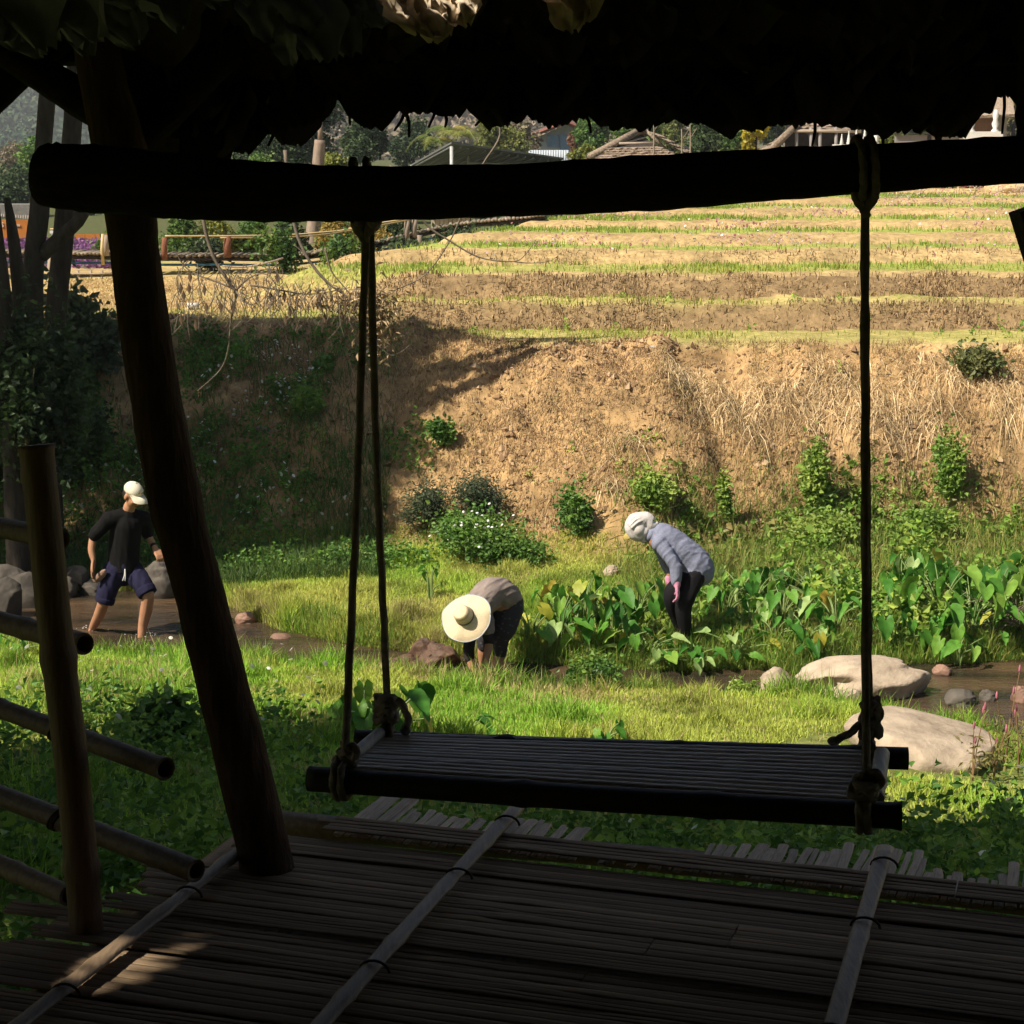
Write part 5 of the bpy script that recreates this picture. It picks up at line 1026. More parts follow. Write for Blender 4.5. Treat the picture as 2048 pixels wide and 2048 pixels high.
bgtree(292, 150, 330, 90, 60, GY+[(0.30, 0.27, 0.10)], 'yellow green tree seen through the fork of the main post', 1600, 16)
bgtree(30, 330, 470, 150, 70, G2, 'dark green tree behind the small grey roof', 2600, 17)
bgtree(130, 410, 520, 90, 66, G1, 'green tree between the two left trunks', 1700, 18)
bgtree(185, 425, 520, 90, 62, G2, 'dark tree behind the orange fence', 1700, 19)
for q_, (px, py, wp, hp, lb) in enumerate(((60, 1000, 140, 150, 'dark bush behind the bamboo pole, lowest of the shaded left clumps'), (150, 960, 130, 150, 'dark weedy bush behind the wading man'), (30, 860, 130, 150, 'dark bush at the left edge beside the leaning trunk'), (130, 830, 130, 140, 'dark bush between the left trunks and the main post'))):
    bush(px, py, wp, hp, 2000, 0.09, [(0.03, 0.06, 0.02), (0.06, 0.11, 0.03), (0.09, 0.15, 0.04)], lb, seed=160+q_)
bgtree(20, 280, 400, 120, 110, GD, 'dry brown tree on the rise at the left edge', 1500, 20, 0.3)
for q, (px, top, bot, wp, Y, cols, lb) in enumerate(((820, 235, 340, 120, 75, G2, 'dark tree left of the palm'), (1045, 240, 330, 80, 78, GD, 'dry twiggy tree left of the gabled house'), (1300, 190, 300, 120, 82, G2, 'dark tree far behind the front thatched roof'), (1560, 200, 300, 90, 78, G2, 'dark tree behind the thatched house'), (1450, 190, 300, 110, 84, GD, 'dry brown tree behind the yellow croton'), (1700, 190, 290, 130, 80, GD, 'dry brown tree behind the porch roof'), (1880, 190, 290, 110, 82, G1, 'leafy tree behind the grey wall'), (440, 230, 420, 150, 62, G2, 'dark tree close to the right of the main post'), (70, 250, 420, 120, 75, G1, 'green tree seen between the left trunks'))):
    bgtree(px, top, bot, wp, Y, cols, lb, 1500, 130+q)
# shrubs behind the walkway
for q, (px, top, bot, wp, cols, lb) in enumerate(((360, 420, 540, 110, G1, 'dark green shrub with yellow leaves just right of the main post'), (430, 425, 540, 120, GY, 'yellow leaved shrub behind the walkway by the rusty post'), (505, 425, 540, 110, G1, 'green shrub behind the walkway under the first rail'), (575, 430, 530, 90, G2, 'dark shrub behind the walkway left of the tall bare trunk'), (675, 425, 520, 100, GO, 'orange brown shrub right of the tall bare trunk'), (740, 430, 505, 90, GO, 'golden shrub behind the left ropes'), (800, 420, 490, 90, G2, 'dark shrub behind the walkway right of the ropes'), (1020, 425, 480, 110, G2, 'dark hedge bush at the upper end of the walkway'), (1090, 420, 462, 80, G2, 'dark hedge bush beside the short wooden post'))):
    bgtree(px, top, bot, wp, 40+0.4*q, cols, lb, 1500, 40+q, 0.11, nl=6, cat='shrub', name='shrub')
for q, (px, py, wp, hp, cols, lb) in enumerate(((560, 545, 90, 60, G1, 'green weeds under the walkway left part'), (690, 520, 110, 55, G1, 'green weeds under the walkway behind the ropes'), (800, 500, 110, 50, G2, 'dark weeds under the walkway right of the ropes'), (920, 478, 110, 40, G2, 'dark weeds under the upper walkway'), (420, 545, 110, 45, G2, 'dark weeds under the walkway beside the main post'), (215, 560, 60, 36, G1, 'rounded green bush behind the low pole fence'))):
    p = at(px, py, 34.5+0.2*q if q != 5 else 37); p.z = float(zg(p.x, p.y))
    bush(px, py, wp, hp*1.4, 900, 0.10, cols, lb, 'weeds' if q < 5 else 'bush', seed=60+q, p=p)
# tall bare trunk
t_ = thing('bare_trunk', 'tall pale limbless tree trunk behind the walkway', 'tree trunk', Vector((at(628, 500, 46).x, 46, 2.6)))
mb = MB(); mb.tube(smooth_path([Vector((at(622, 520, 46).x, 46, 2.4)), at(626, 470, 46), at(632, 400, 46), at(636, 330, 46), at(640, 280, 46)], 4), lin([0.19, 0.16, 0.13], 17), 10, wob=0.03); mb.build('trunk', m_barkp, t_)
mb = MB(); mb.tube([at(640, 282, 46), at(641, 240, 46)], [0.06, 0.05], 8); mb.build('broken_top', m_barkp, t_)
# palm
pb = at(895, 330, 68); t_ = thing('palm', 'palm with arching fronds behind the grey shed roof', 'palm', (pb.x, 68, float(zg(pb.x, 68))))
r = random.Random(4)
for (cx, cy) in ((870, 285), (925, 270), (900, 262)):
    c = at(cx, cy, 68+r.uniform(-1, 1)); mb = MB(); mb.tube([(c.x+0.2, c.y, float(zg(c.x, c.y))-0.1), (c.x, c.y, c.z-0.3)], [0.12, 0.08], 7); mb.build('trunk', m_bark, t_)
    for q in range(9):
        a = 2*math.pi*q/9+r.uniform(-.3, .3); ln = r.uniform(0.8, 1.25); el = r.uniform(0.5, 1.2); P = []
        for s_ in np.linspace(0, 1, 12): P.append(c+Vector((math.cos(a)*ln*s_*0.95, math.sin(a)*ln*s_*0.95, ln*(el*s_-1.25*s_*s_*el))))
        mb = MB(); mb.tube(P, lin([0.018, 0.005], 12), 4)
        side = Vector((-math.sin(a), math.cos(a), 0))
        for s_ in range(2, 12):
            for sg in (-1, 1):
                for dd in (0, 0.5):
                    b0 = P[s_-1]+(P[s_]-P[s_-1])*dd; w_ = 0.34*math.sin(math.pi*min(1, s_/12+0.12))+0.05
                    e = b0+side*sg*w_+Vector((math.cos(a)*0.12, math.sin(a)*0.12, -0.10-0.1*r.random())); fw = (P[s_]-P[s_-1]).normalized()*0.022
                    mb.add([b0-fw, b0+fw, e], [(0, 1, 2)])
        mb.build('frond', vmp, t_, False) if False else mb.build('frond', leafpalm if 'leafpalm' in globals() else globals().setdefault('leafpalm', leafm('palm_frond', [(0.10, 0.15, 0.03), (0.20, 0.24, 0.05), (0.34, 0.28, 0.07)], 0.3, 0.5, 0.3)), t_, False)
# the trees on the left whose crowns shade the slope
def trunk_thing(name, label, spec, Y, crown_lobes=(), n=0, seed=0, limbs=(), cat='tree', cols=G1):
    pts = [at(a, b_, Y) for a, b_, _ in spec]; base = pts[0].copy(); zb = float(zg(base.x, base.y)); t_ = thing(name, label, cat, (base.x, base.y, zb))
    P = smooth_path([Vector((base.x, base.y, zb-0.15))]+pts, 4); mb = MB(); rad = [s[2]/ppm(Y) for s in spec]; mb.tube(P, lin([rad[0]*1.15]+rad, len(P)), 12, wob=0.035, seed=seed); mb.build('trunk', m_bark, t_)
    for lb in limbs:
        Q = smooth_path([Vector(q) for q in lb[0]], 4); mb = MB(); mb.tube(Q, lin(lb[1], len(Q)), 8, wob=0.04); mb.build('limb', m_bark, t_)
    if crown_lobes: crown(crown_lobes, n, 0.16, cols, t_, seed)
    return t_
Yt = 20.3
tA = at(105, -150, Yt); tB = at(158, -150, Yt+0.6)
def cl(lst): return [(Vector(c), r_) for c, r_ in lst]
trunk_thing('tree', 'pale grey tree trunk with a forked branch, left of the main post', [(66, 1060, 26), (66, 900, 24), (66, 560, 21), (78, 430, 20), (86, 300, 17), (100, 115, 17), (106, -150, 18), (104, -700, 14)], Yt,
    cl([((-8.6, 18.6, 8.2), (1.7, 1.2, 0.8)), ((-11, 19, 8.4), (2.0, 1.5, 0.9)), ((-7.6, 20.4, 8.0), (1.3, 1.2, 0.7)), ((-13, 18.5, 8.2), (1.8, 1.5, 0.9)), ((-9.2, 17.5, 7.9), (1.3, 0.8, 0.6)), ((-10.9, 16.9, 8.0), (1.3, 0.8, 0.6)), ((-7.6, 18.7, 7.9), (1.2, 0.9, 0.6)), ((-7.3, 19.2, 8.1), (1.0, 0.9, 0.6)), ((-7.9, 17.7, 7.9), (0.9, 0.7, 0.5)), ((-6.5, 20.3, 8.0), (0.9, 0.9, 0.6))]), 38000, 3,
    [(((at(84, 510, Yt)), at(120, 475, Yt-0.1), at(165, 428, Yt-0.2), at(190, 330, Yt-0.2)), (0.085, 0.075, 0.06)), ((at(104, -600, Yt), (-7, 19.6, 7.4), (-9, 18.9, 8.2)), (0.08, 0.05, 0.03)), ((at(104, -650, Yt), (-8.5, 19.2, 7.9), (-11.5, 18.9, 8.5)), (0.08, 0.05, 0.03))])
trunk_thing('tree', 'second grey tree trunk, between the forked trunk and the main post', [(100, 900, 21), (106, 700, 21), (126, 480, 21), (142, 290, 19), (152, 130, 18), (160, -150, 18), (165, -700, 13)], Yt+0.6,
    cl([((-6.0, 21.6, 8.0), (0.9, 0.9, 0.6)), ((-6.9, 21.6, 8.0), (1.2, 1.0, 0.7)), ((-9.5, 21.2, 8.6), (1.9, 1.1, 0.8)), ((-12, 21.2, 8.4), (1.9, 1.3, 0.8))]), 20000, 5,
    [((at(163, -600, Yt+0.6), (-6.2, 21.2, 7.4), (-7.5, 21.5, 8.1)), (0.07, 0.05, 0.025)), ((at(164, -650, Yt+0.6), (-7.5, 21.2, 7.9), (-10.5, 21.2, 8.7)), (0.07, 0.05, 0.025))])
trunk_thing('leaning_trunk', 'leaning grey trunk at the very left edge', [(30, 1000, 22), (18, 720, 20), (2, 560, 17), (-14, 440, 16), (-40, 200, 14)], 19.6, cat='tree trunk')
trunk_thing('broken_trunk', 'broken slim trunk with a pointed top at the left edge', [(58, 1000, 14), (52, 760, 15), (40, 600, 15), (27, 480, 12), (14, 395, 6)], 19.9, cat='tree trunk')
# unseen tree added beside the hut, its crown shaped to shade the near ground
t_ = thing('tree', 'unseen leafy tree added left of the hut to shade the near ground', 'tree', (-7.2, 3.4, float(zg(-7.2, 3.4))))
mb = MB(); mb.tube(smooth_path([(-7.2, 3.4, 1.8), (-7.0, 3.6, 5), (-6.4, 4.4, 8)], 4), lin([0.2, 0.1], 9), 10); mb.build('trunk', m_bark, t_)
crown(cl([((-6.6, 5.0, 8.3), (1.9, 1.25, 0.6)), ((-4.0, 4.9, 8.6), (1.9, 1.1, 0.6)), ((-9.2, 5.6, 8.4), (1.8, 1.3, 0.6)), ((-2.0, 4.6, 8.6), (1.5, 0.8, 0.5)), ((-8.0, 6.8, 8.2), (1.7, 0.8, 0.5)), ((-5.4, 5.9, 8.4), (1.7, 0.7, 0.5)), ((-3.0, 5.4, 8.5), (1.6, 0.6, 0.5)), ((-4.3, 6.6, 5.2), (1.1, 1.4, 0.9)), ((-4.7, 9.0, 5.0), (1.1, 1.3, 0.9)), ((-5.2, 7.6, 3.4), (1.1, 1.8, 1.0))]), 46000, 0.2, G1, t_, 9)
# dead branches hanging from above
m_dead = pm('dead_grey_branch', (0.24, 0.195, 0.15), (0.12, 0.095, 0.07), 9, 0.9, 0.5, (1, 1, 1), 0.1)
dbY = 16.5
def deadset(name, label, base, strands, parent_twigs=0, seed=0):
    t_ = thing(name, label, 'dead branch', at(*base, dbY))
    for pts, r0, r1 in strands:
        P = smooth_path([at(a, b_, dbY+dy) for a, b_, dy in pts], 5); mb = MB(); mb.tube(P, lin([r0*0.7, r1*0.55], len(P)), 6, wob=0.12, seed=seed); mb.build('branch', m_dead, t_)
    return t_
d1 = deadset('dead_branch', 'grey dead branch hanging down just right of the main post', (405, 430), [([(395, 300, 0), (407, 440, 0), (430, 520, 0), (468, 578, 0), (472, 590, 0)], 0.026, 0.018), ([(472, 590, 0), (462, 640, 0), (456, 700, 0), (440, 740, .1), (395, 782, .1)], 0.014, 0.006), ([(472, 580, 0), (440, 566, 0), (385, 545, .1), (360, 520, .1), (350, 495, .1)], 0.013, 0.006), ([(472, 580, 0), (500, 555, 0), (530, 545, 0)], 0.012, 0.006), ([(472, 582, 0), (490, 605, -.1), (512, 606, -.1), (522, 582, -.1)], 0.011, 0.005), ([(500, 570, 0), (560, 580, 0), (610, 588, .1), (650, 585, .1), (700, 575, .1)], 0.012, 0.008)])
d2 = deadset('dead_branch', 'grey dead branch slanting down to the dry clump left of the ropes', (590, 440), [([(570, 300, 0), (587, 440, 0), (612, 510, 0), (650, 560, 0), (690, 590, 0), (720, 610, 0)], 0.024, 0.014), ([(650, 495, .1), (662, 540, .1), (685, 570, .1), (705, 592, .1)], 0.012, 0.006), ([(588, 490, 0), (606, 505, 0), (618, 520, 0)], 0.007, 0.005)])
d3 = deadset('dead_branch', 'thin dead branch arching right from the ropes over the terraces', (860, 440), [([(780, 330, 0), (845, 440, 0), (900, 482, 0), (960, 515, 0), (1025, 523, 0), (1050, 510, 0), (1073, 478, 0)], 0.014, 0.005), ([(1025, 523, 0), (1060, 526, 0), (1100, 522, 0), (1122, 505, 0)], 0.007, 0.003), ([(985, 210, 0), (1000, 270, 0), (965, 330, 0), (935, 400, 0), (915, 450, 0), (895, 490, 0), (850, 550, 0), (790, 580, 0), (760, 590, 0)], 0.013, 0.008), ([(755, 690, -.1), (780, 710, -.1), (800, 705, -.1), (820, 690, -.1)], 0.006, 0.004)])
rq = random.Random(15)
for dpar, xr, yr, nn in ((d1, (350, 560), (520, 610), 120), (d2, (540, 740), (560, 610), 110)):
    mb = MB()
    for q in range(nn):
        a = rq.uniform(*xr); b_ = rq.uniform(*yr); ln = rq.uniform(15, 75); y_ = dbY+rq.uniform(-.2, .2)
        mb.tube(smooth_path([at(a, b_, y_), at(a+rq.uniform(-14, 14), b_+ln*0.5, y_), at(a+rq.uniform(-25, 25), b_+ln, y_)], 3), lin([0.004, 0.0025], 7), 4)
    o = mb.build('twigs', m_dead, dpar); o['kind'] = 'stuff'
    for q in range(12):
        a = rq.uniform(*xr); b_ = rq.uniform(yr[0]+30, yr[1]+60); y_ = dbY+rq.uniform(-.2, .2); mb = MB(); c = at(a, b_, y_)
        mb.add([c+Vector((0, 0, 0.05)), c+Vector((0.022, 0.01, 0)), c+Vector((0.004, 0, -0.06)), c+Vector((-0.018, 0.01, -0.01))], [(0, 1, 2), (0, 2, 3)]); mb.build('dead_leaf', m_brl if 'm_brl' in globals() else globals().setdefault('m_brl', pm('brown_dead_leaf', (0.16, 0.10, 0.06), None, 9)), dpar)
p = at(752, 640, dbY); t_ = thing('dry_clump', 'hanging clump of dead tan leaves behind the left ropes', 'dead leaves', p)
n = 700; d = rng.normal(size=(n, 3)); P = np.array(p)+d*np.array([0.10, 0.08, 0.15])+np.array([0, 0, 0.06]); P2 = np.array(at(690, 595, dbY))+rng.normal(size=(220, 3))*np.array([0.22, 0.10, 0.05])
P = np.concatenate([P, P2]); V, Ft, cc = leafcloud(P, rng.uniform(0.03, 0.10, len(P)), 0.13, mixc([(0.16, 0.12, 0.07), (0.38, 0.26, 0.15), (0.56, 0.43, 0.26)], rng.uniform(0, 1, len(P))), 0.9); mesh_np('dead_leaves', V, Ft, cc, m_straw, t_)

# ------------------------------------------------------------------ walkway
m_plank = pm('grey_bridge_board', (0.33, 0.27, 0.20), (0.18, 0.145, 0.105), 8, 0.85, 0.4, (1, 1, 1), 0.15, 6, 0.25); m_pbl = pm('blue_pipe', (0.05, 0.14, 0.22), None, 9, 0.5, 0.1); m_yrail = pm('yellow_bamboo_rail', (0.62, 0.47, 0.24), (0.45, 0.33, 0.16), 8, 0.5, 0.2); m_wpost = pm('weathered_post', (0.42, 0.34, 0.26), (0.26, 0.20, 0.15), 8, 0.9, 0.4, (5, 5, 1)); m_rust = pm('rust_red_post', (0.24, 0.10, 0.055), (0.15, 0.06, 0.035), 8, 0.9, 0.3); m_dark = pm('dark_timber', (0.05, 0.04, 0.033), None, 8)
wk = thing('bamboo_walkway', 'raised bamboo walkway climbing from the left behind the terraces', 'walkway', at(600, 560, 34))
wpx = [(-60, 503), (60, 505), (150, 507), (230, 508), (330, 511), (450, 511), (560, 512), (640, 505), (720, 491), (800, 474), (880, 455), (950, 444), (1020, 438), (1090, 430)]
wY = lambda px: 34+(px-300)*0.0035
WP = smooth_path([at(a, b_, wY(a)) for a, b_ in wpx], 10)
mb = MB()
for off, dz in ((-0.02, -0.06), (0.9, -0.06)): mb.tube([q+Vector((0, off, dz)) for q in WP], 0.035, 6)
mb.build('bearer', m_dark, wk)
mb = MB(); mb.tube([q+Vector((0, -0.06, -0.16)) for q in WP], 0.022, 6); mb.build('water_pipe', m_pbl, wk)
L_ = 0; bx_ = MB(); bx_.tube([(0, -0.10, 0), (0, 1.0, 0)], [0.036, 0.036], 6, True, 0, 0.8); bme = bx_.mesh('board', m_plank)
for i in range(len(WP)-1):
    nn = max(1, int((WP[i+1]-WP[i]).length/0.085))
    for j in range(nn):
        q = WP[i]+(WP[i+1]-WP[i])*(j/nn); o = bpy.data.objects.new('board', bme); put(o, wk); o.matrix_basis = Matrix.Translation(q+Vector((0, rq.uniform(-0.03, 0.03), rq.uniform(-0.006, 0.006)))) @ Matrix.Rotation(rq.uniform(-0.05, 0.05), 4, 'Z')
for (px, top, bot, mt, w_) in ((206, 468, 530, m_yrail, 3.5), (213, 470, 512, m_wpost, 6), (456, 472, 515, m_rust, 7.5), (569, 470, 545, m_wpost, 7), (676, 464, 508, m_wpost, 6), (683, 464, 530, m_wpost, 5), (815, 440, 482, m_wpost, 5.5), (830, 437, 475, m_wpost, 5.5), (838, 470, 515, m_wpost, 7), (330, 475, 520, m_rust, 6), (104, 505, 560, m_wpost, 8)):
    Y = wY(px)-0.08; mb = MB(); mb.tube([at(px+(px-683)*0.0, bot, Y), at(px-2, (top+bot)/2, Y), at(px-4 if 600 < px < 700 else px, top, Y)], w_/ppm(Y), 8, wob=0.04); mb.build('post', mt, wk)
for pts in (([(330, 472), (440, 472), (570, 470), (640, 465), (690, 460), (760, 446), (834, 436)]), ([(440, 475), (570, 474), (660, 467), (760, 450), (820, 439)])):
    mb = MB(); P = smooth_path([at(a, b_, wY(a)-0.12) for a, b_ in pts], 4); mb.tube(P, 0.016, 6); mb.build('handrail', m_yrail, wk)
mb = MB(); mb.tube(smooth_path([at(445, 532, 33.6), at(490, 534, 33.6), at(540, 524, 33.6), at(566, 516, 33.8)], 4), 0.016, 6); mb.build('loose_pole', m_wpost, wk)
# wooden hut end, short posts, the white pipe
mb = MB(); c0 = at(862, 468, 40); c1 = at(940, 425, 40)
t_ = thing('plank_shed', 'small shed of pale upright planks behind the walkway', 'shed', (c0.x, 40, c0.z-0.4))
m_pl = pm('pale_planks', (0.42, 0.37, 0.30), (0.28, 0.24, 0.19), 10, 0.9, 0.3, (10, 10, 1), 0.1, 5, 0.12)
for i in range(9):
    x0 = c0.x+(c1.x-c0.x)*i/9; mb = MB(); mb.box((x0+(c1.x-c0.x)/18, 40+0.01*(i % 2), (c0.z+c1.z)/2), ((c1.x-c0.x)/9-0.008, 0.03, 1.15)); mb.build('plank', m_pl, t_, False)
mb = MB(); mb.box(((c0.x+c1.x)/2, 40.6, (c0.z+c1.z)/2), (c1.x-c0.x, 1.1, 1.1)); mb.slab([(c0.x-0.15, 39.7, c1.z+0.12), (c1.x+0.15, 39.7, c1.z+0.12), (c1.x+0.15, 41.5, c1.z+0.35), (c0.x-0.15, 41.5, c1.z+0.35)], 0.04); mb.build('shed_body', m_dark, t_, False)
for px, lb in ((1070, 'short pale wooden post left of the pair at the terrace top'), (1168, 'short wooden post right of the pair at the terrace top')):
    p0 = at(px, 455, 40); mb = MB(); mb.tube([(p0.x, 40, float(zg(p0.x, 40))-0.1), at(px, 425, 40)], 0.05, 8, wob=0.05); props(mb.build('fence_post', m_wpost), lb, 'post')
p = gp(385, 620); mb = MB(); mb.lathe(p+Vector((-0.07, 0, 0.05)), [(0.040, 0), (0.045, 0.0), (0.045, 0.16), (0.040, 0.16), (0.038, 0.10)], 12, Raxis((1, 0.3, 0))); pw = pm('white_plastic', (0.75, 0.74, 0.70), (0.62, 0.60, 0.55), 6, 0.4, 0.1)
props(mb.build('pipe_offcut', pw), 'short white plastic pipe offcut lying on the field', 'pipe')
for px, py, s, lb in ((1303, 719, 0.05, 'scrap of white litter on the terrace edge in the middle'), (410, 975, 0.05, 'scrap of white litter in dry grass right of the main post'), (1340, 868, 0.06, 'faded blue white scrap of litter on the middle of the slope')):
    p = gp(px, py); mb = MB(); rr_ = random.Random(px); mb.add([p+Vector((rr_.uniform(-1, 1)*s, rr_.uniform(-.5, .5)*s, 0.02+rr_.random()*s)) for _ in range(6)], [(0, 1, 2), (0, 2, 3), (3, 4, 5), (0, 3, 5)]); props(mb.build('litter', pw, None, False), lb, 'litter')

# ------------------------------------------------------------------ left background
Yp = 47
m_or = pm('orange_board', (0.52, 0.19, 0.035), (0.40, 0.13, 0.025), 3, 0.7, 0.15, (1, 1, 1), 0.2, 5); m_pur = vm('purple_blossom', 0.2, 0.7, 0.1, 2, 0.2)
def panel(name, label, cat, x0, y0, x1, y1, Y, mat, n, pname):
    a = at(x0, y0, Y); b_ = at(x1, y1, Y); t_ = thing(name, label, cat, ((a.x+b_.x)/2, Y, b_.z)); W_ = (b_.x-a.x)/n
    for i in range(n):
        mb = MB(); mb.box((a.x+W_*(i+0.5), Y, (a.z+b_.z)/2), (W_-0.012, 0.04, a.z-b_.z)); mb.build(pname, mat, t_, False)
    return t_
sg = panel('orange_sign', 'orange sign board with white lettering at the left edge', 'sign', -40, 440, 64, 486, Yp, m_or, 3, 'board')
def lettering(txt, px, py, hpx, Y, parent, mat):
    cu = bpy.data.curves.new('lettering', 'FONT'); cu.body = txt; cu.size = hpx/ppm(Y)*1.4; cu.extrude = 0.01
    o = bpy.data.objects.new('tmp', cu); C.objects.link(o); dg = bpy.context.evaluated_depsgraph_get(); me = bpy.data.meshes.new_from_object(o.evaluated_get(dg)); bpy.data.objects.remove(o)
    me.name = 'lettering'; me.materials.clear(); me.materials.append(mat); o = bpy.data.objects.new('lettering', me); put(o, parent); o.matrix_basis = Matrix.Translation(at(px, py, Y)) @ Matrix.Rotation(math.pi/2, 4, 'X')
lettering('S', 2, 454, 9, Yp-0.04, sg, m_white); lettering('PAI', 31, 453, 4.5, Yp-0.04, sg, m_white)
s2 = panel('orange_fence', 'low orange board fence between the second trunk and main post', 'fence', 150, 468, 232, 498, Yp, m_or, 4, 'board')
ws = thing('small_sign', 'small white sign on a post between the two left trunks', 'sign', at(106, 490, 44)); mb = MB(); mb.box(at(112, 464, 44), (0.28, 0.03, 0.06)); mb.build('board', pw, ws, False); mb = MB(); mb.tube([at(106, 500, 44.05), at(106, 458, 44.05)], 0.03, 6); mb.build('post', pw, ws); mb = MB(); mb.tube([at(100, 458, 44), at(122, 459, 44)], 0.02, 6); mb.build('rail', m_yrail, ws)
x = rng.uniform(-14, -7.5, 26000); y = rng.uniform(36, 46.5, 26000); k = (x/y > -0.30) & (x/y < -0.195); x, y = x[k], y[k]
P = np.stack([x, y, zg(x, y)+rng.uniform(-0.05, 0.06, len(x))], -1); V, Ft, cc = leafcloud(P, np.full(len(x), 0.10), 0.4, mixc([(0.15, 0.055, 0.17), (0.26, 0.10, 0.27), (0.36, 0.18, 0.36), (0.12, 0.14, 0.06)], rng.uniform(0, 1, len(x))), -0.3)
props(mesh_np('purple_flower_field', V, Ft, cc, m_pur), 'field of purple flowers below the orange fence', 'flowers', None, 'stuff')
x = rng.uniform(-11.5, -9.5, 500); y = rng.uniform(33, 36, 500); flowers('red_white_flowers', x, y, rng.uniform(0.2, 0.7, 500), rng.uniform(0.03, 0.07, 500), [(0.7, 0.06, 0.05), (0.85, 0.8, 0.75), (0.6, 0.08, 0.1)], 'red and white flowers behind the left trunks')
lf = thing('pole_fence', 'low fence of thin poles left of the main post', 'fence', at(190, 570, 33))
for px in (155, 181, 203, 226): mb = MB(); mb.tube([at(px, 572, 33), at(px+1, 541, 33)], 0.024, 7, wob=0.05); mb.build('post', m_wpost, lf)
for yy in (547, 561): mb = MB(); mb.tube([at(140, yy, 32.97), at(190, yy+1, 32.97), at(236, yy, 32.97)], 0.014, 6, wob=0.05); mb.build('rail', m_wpost, lf)
t_ = thing('grey_roof_house', 'small house with a grey corrugated roof at the left edge', 'house', at(30, 450, 60)); m_cor = pm('grey_corrugated', (0.30, 0.26, 0.22), (0.20, 0.17, 0.145), 4, 0.8, 0.3, (1, 1, 1), 0.2, 5, 0.1)
mb = MB(); mb.box(at(15, 440, 61), (2.2, 2, 1.0)); mb.build('wall', pm('grey_wall', (0.22, 0.21, 0.19)), t_, False)
a, b_, c, d = at(-30, 432, 59.5), at(72, 442, 59.5), at(70, 412, 61.5), at(46, 410, 61.5); a2 = at(-30, 416, 61.5)
mb = MB(); mb.slab([a, b_, c, a2], 0.05); 
for q in range(22):
    f = q/21; p0 = a+(b_-a)*f; p1 = a2+(c-a2)*f; mb.tube([p0+Vector((0, -0.02, 0.02)), p1+Vector((0, -0.02, 0.02))], 0.03, 5)
mb.build('roof', m_cor, t_, False)

# ------------------------------------------------------------------ village on the rise
m_met = pm('grey_metal_sheet', (0.16, 0.165, 0.16), (0.10, 0.10, 0.10), 3, 0.5, 0.1, (1, 1, 1), 0.4); m_conc = pm('grey_concrete', (0.30, 0.275, 0.26), (0.23, 0.21, 0.20), 4, 0.9, 0.3); m_steel = pm('white_steel', (0.55, 0.54, 0.52), None, 4, 0.5, 0.1); m_palm = pm('dry_palm_thatch', (0.42, 0.33, 0.25), (0.19, 0.14, 0.10), 16, 0.95, 0.8, (1, 1, 1), 0.1, 6, 0.25, (0.35, 0.65), 0.05)
sh = thing('metal_roof_shed', 'open shed with a slanting grey metal roof behind the beam', 'shed', at(960, 340, 60))
a, b_, c, d = at(903, 287, 54), at(1128, 319, 57), at(1075, 338, 66), at(822, 332, 63)
mb = MB(); mb.slab([a, b_, c, d], -0.05); mb.build('roof', m_met, sh, False)
for q in range(15):
    f = q/14; mb = MB(); mb.tube([a+(b_-a)*f-Vector((0, 0, 0.09)), d+(c-d)*f-Vector((0, 0, 0.09))], 0.035, 5); mb.build('purlin', m_met, sh)
mb = MB(); mb.tube([at(937, 345, 57.5), at(937, 300, 57.5)], 0.045, 6); mb.build('post', m_steel, sh)
mb = MB(); mb.tube([at(937, 326, 57.5), at(1075, 331, 57)], 0.04, 6); mb.build('cross_bar', m_steel, sh)
mb = MB(); mb.tube([d, c], 0.05, 6); mb.build('edge_bar', m_steel, sh)
for q_, pp in enumerate((a, b_, c, d)):
    mb = MB(); mb.tube([(pp.x, pp.y, float(zg(pp.x, pp.y))-0.1), pp-Vector((0, 0, 0.08))], 0.05, 6); mb.build('post', m_steel, sh)
# blue gabled house
Yh = 82; hb = thing('blue_gable_house', 'pale house with a blue glazed gable and red edged roof', 'house', at(1110, 330, Yh)); m_pale = pm('pale_render', (0.42, 0.43, 0.42), (0.34, 0.35, 0.35), 4, 0.9, 0.2); m_blue = pm('blue_glass', (0.20, 0.30, 0.42), (0.12, 0.20, 0.30), 3, 0.25, 0.0, (1, 1, 1), 0.5); m_redr = pm('red_roof_edge', (0.26, 0.10, 0.075), (0.17, 0.07, 0.055), 8, 0.8, 0.2); m_groof = pm('grey_tiles', (0.28, 0.25, 0.24), (0.2, 0.18, 0.17), 10, 0.8, 0.3)
pk = at(1132, 249, Yh); le = at(1062, 276, Yh); re_ = at(1196, 276, Yh); bl_ = at(1070, 335, Yh); brr = at(1190, 335, Yh)
mb = MB(); q = [le+Vector((.2, 0, 0)), re_-Vector((.2, 0, 0)), pk, bl_, brr]; mb.add(q+[v_+Vector((0, 6, 0)) for v_ in q], [(0, 1, 2), (3, 4, 1, 0), (7, 6, 5), (5, 6, 9, 8), (0, 2, 7, 5), (2, 1, 6, 7), (3, 0, 5, 8), (1, 4, 9, 6)]); mb.build('wall', m_pale, hb, False)
for s_, e in ((le, -1), (re_, 1)):
    mb = MB(); mb.slab([pk+Vector((0, -0.4, 0.12)), s_+Vector((e*0.3, -0.4, 0)), s_+Vector((e*0.3, 6, 0)), pk+Vector((0, 6, 0.12))] if e < 0 else [pk+Vector((0, 6, 0.12)), s_+Vector((e*0.3, 6, 0)), s_+Vector((e*0.3, -0.4, 0)), pk+Vector((0, -0.4, 0.12))], 0.12); mb.build('roof', m_groof, hb, False)
    mb = MB(); mb.tube([pk+Vector((0, -0.45, 0.10)), s_+Vector((e*0.3, -0.45, -0.02))], 0.10, 4); mb.build('barge_board', m_redr, hb, False)
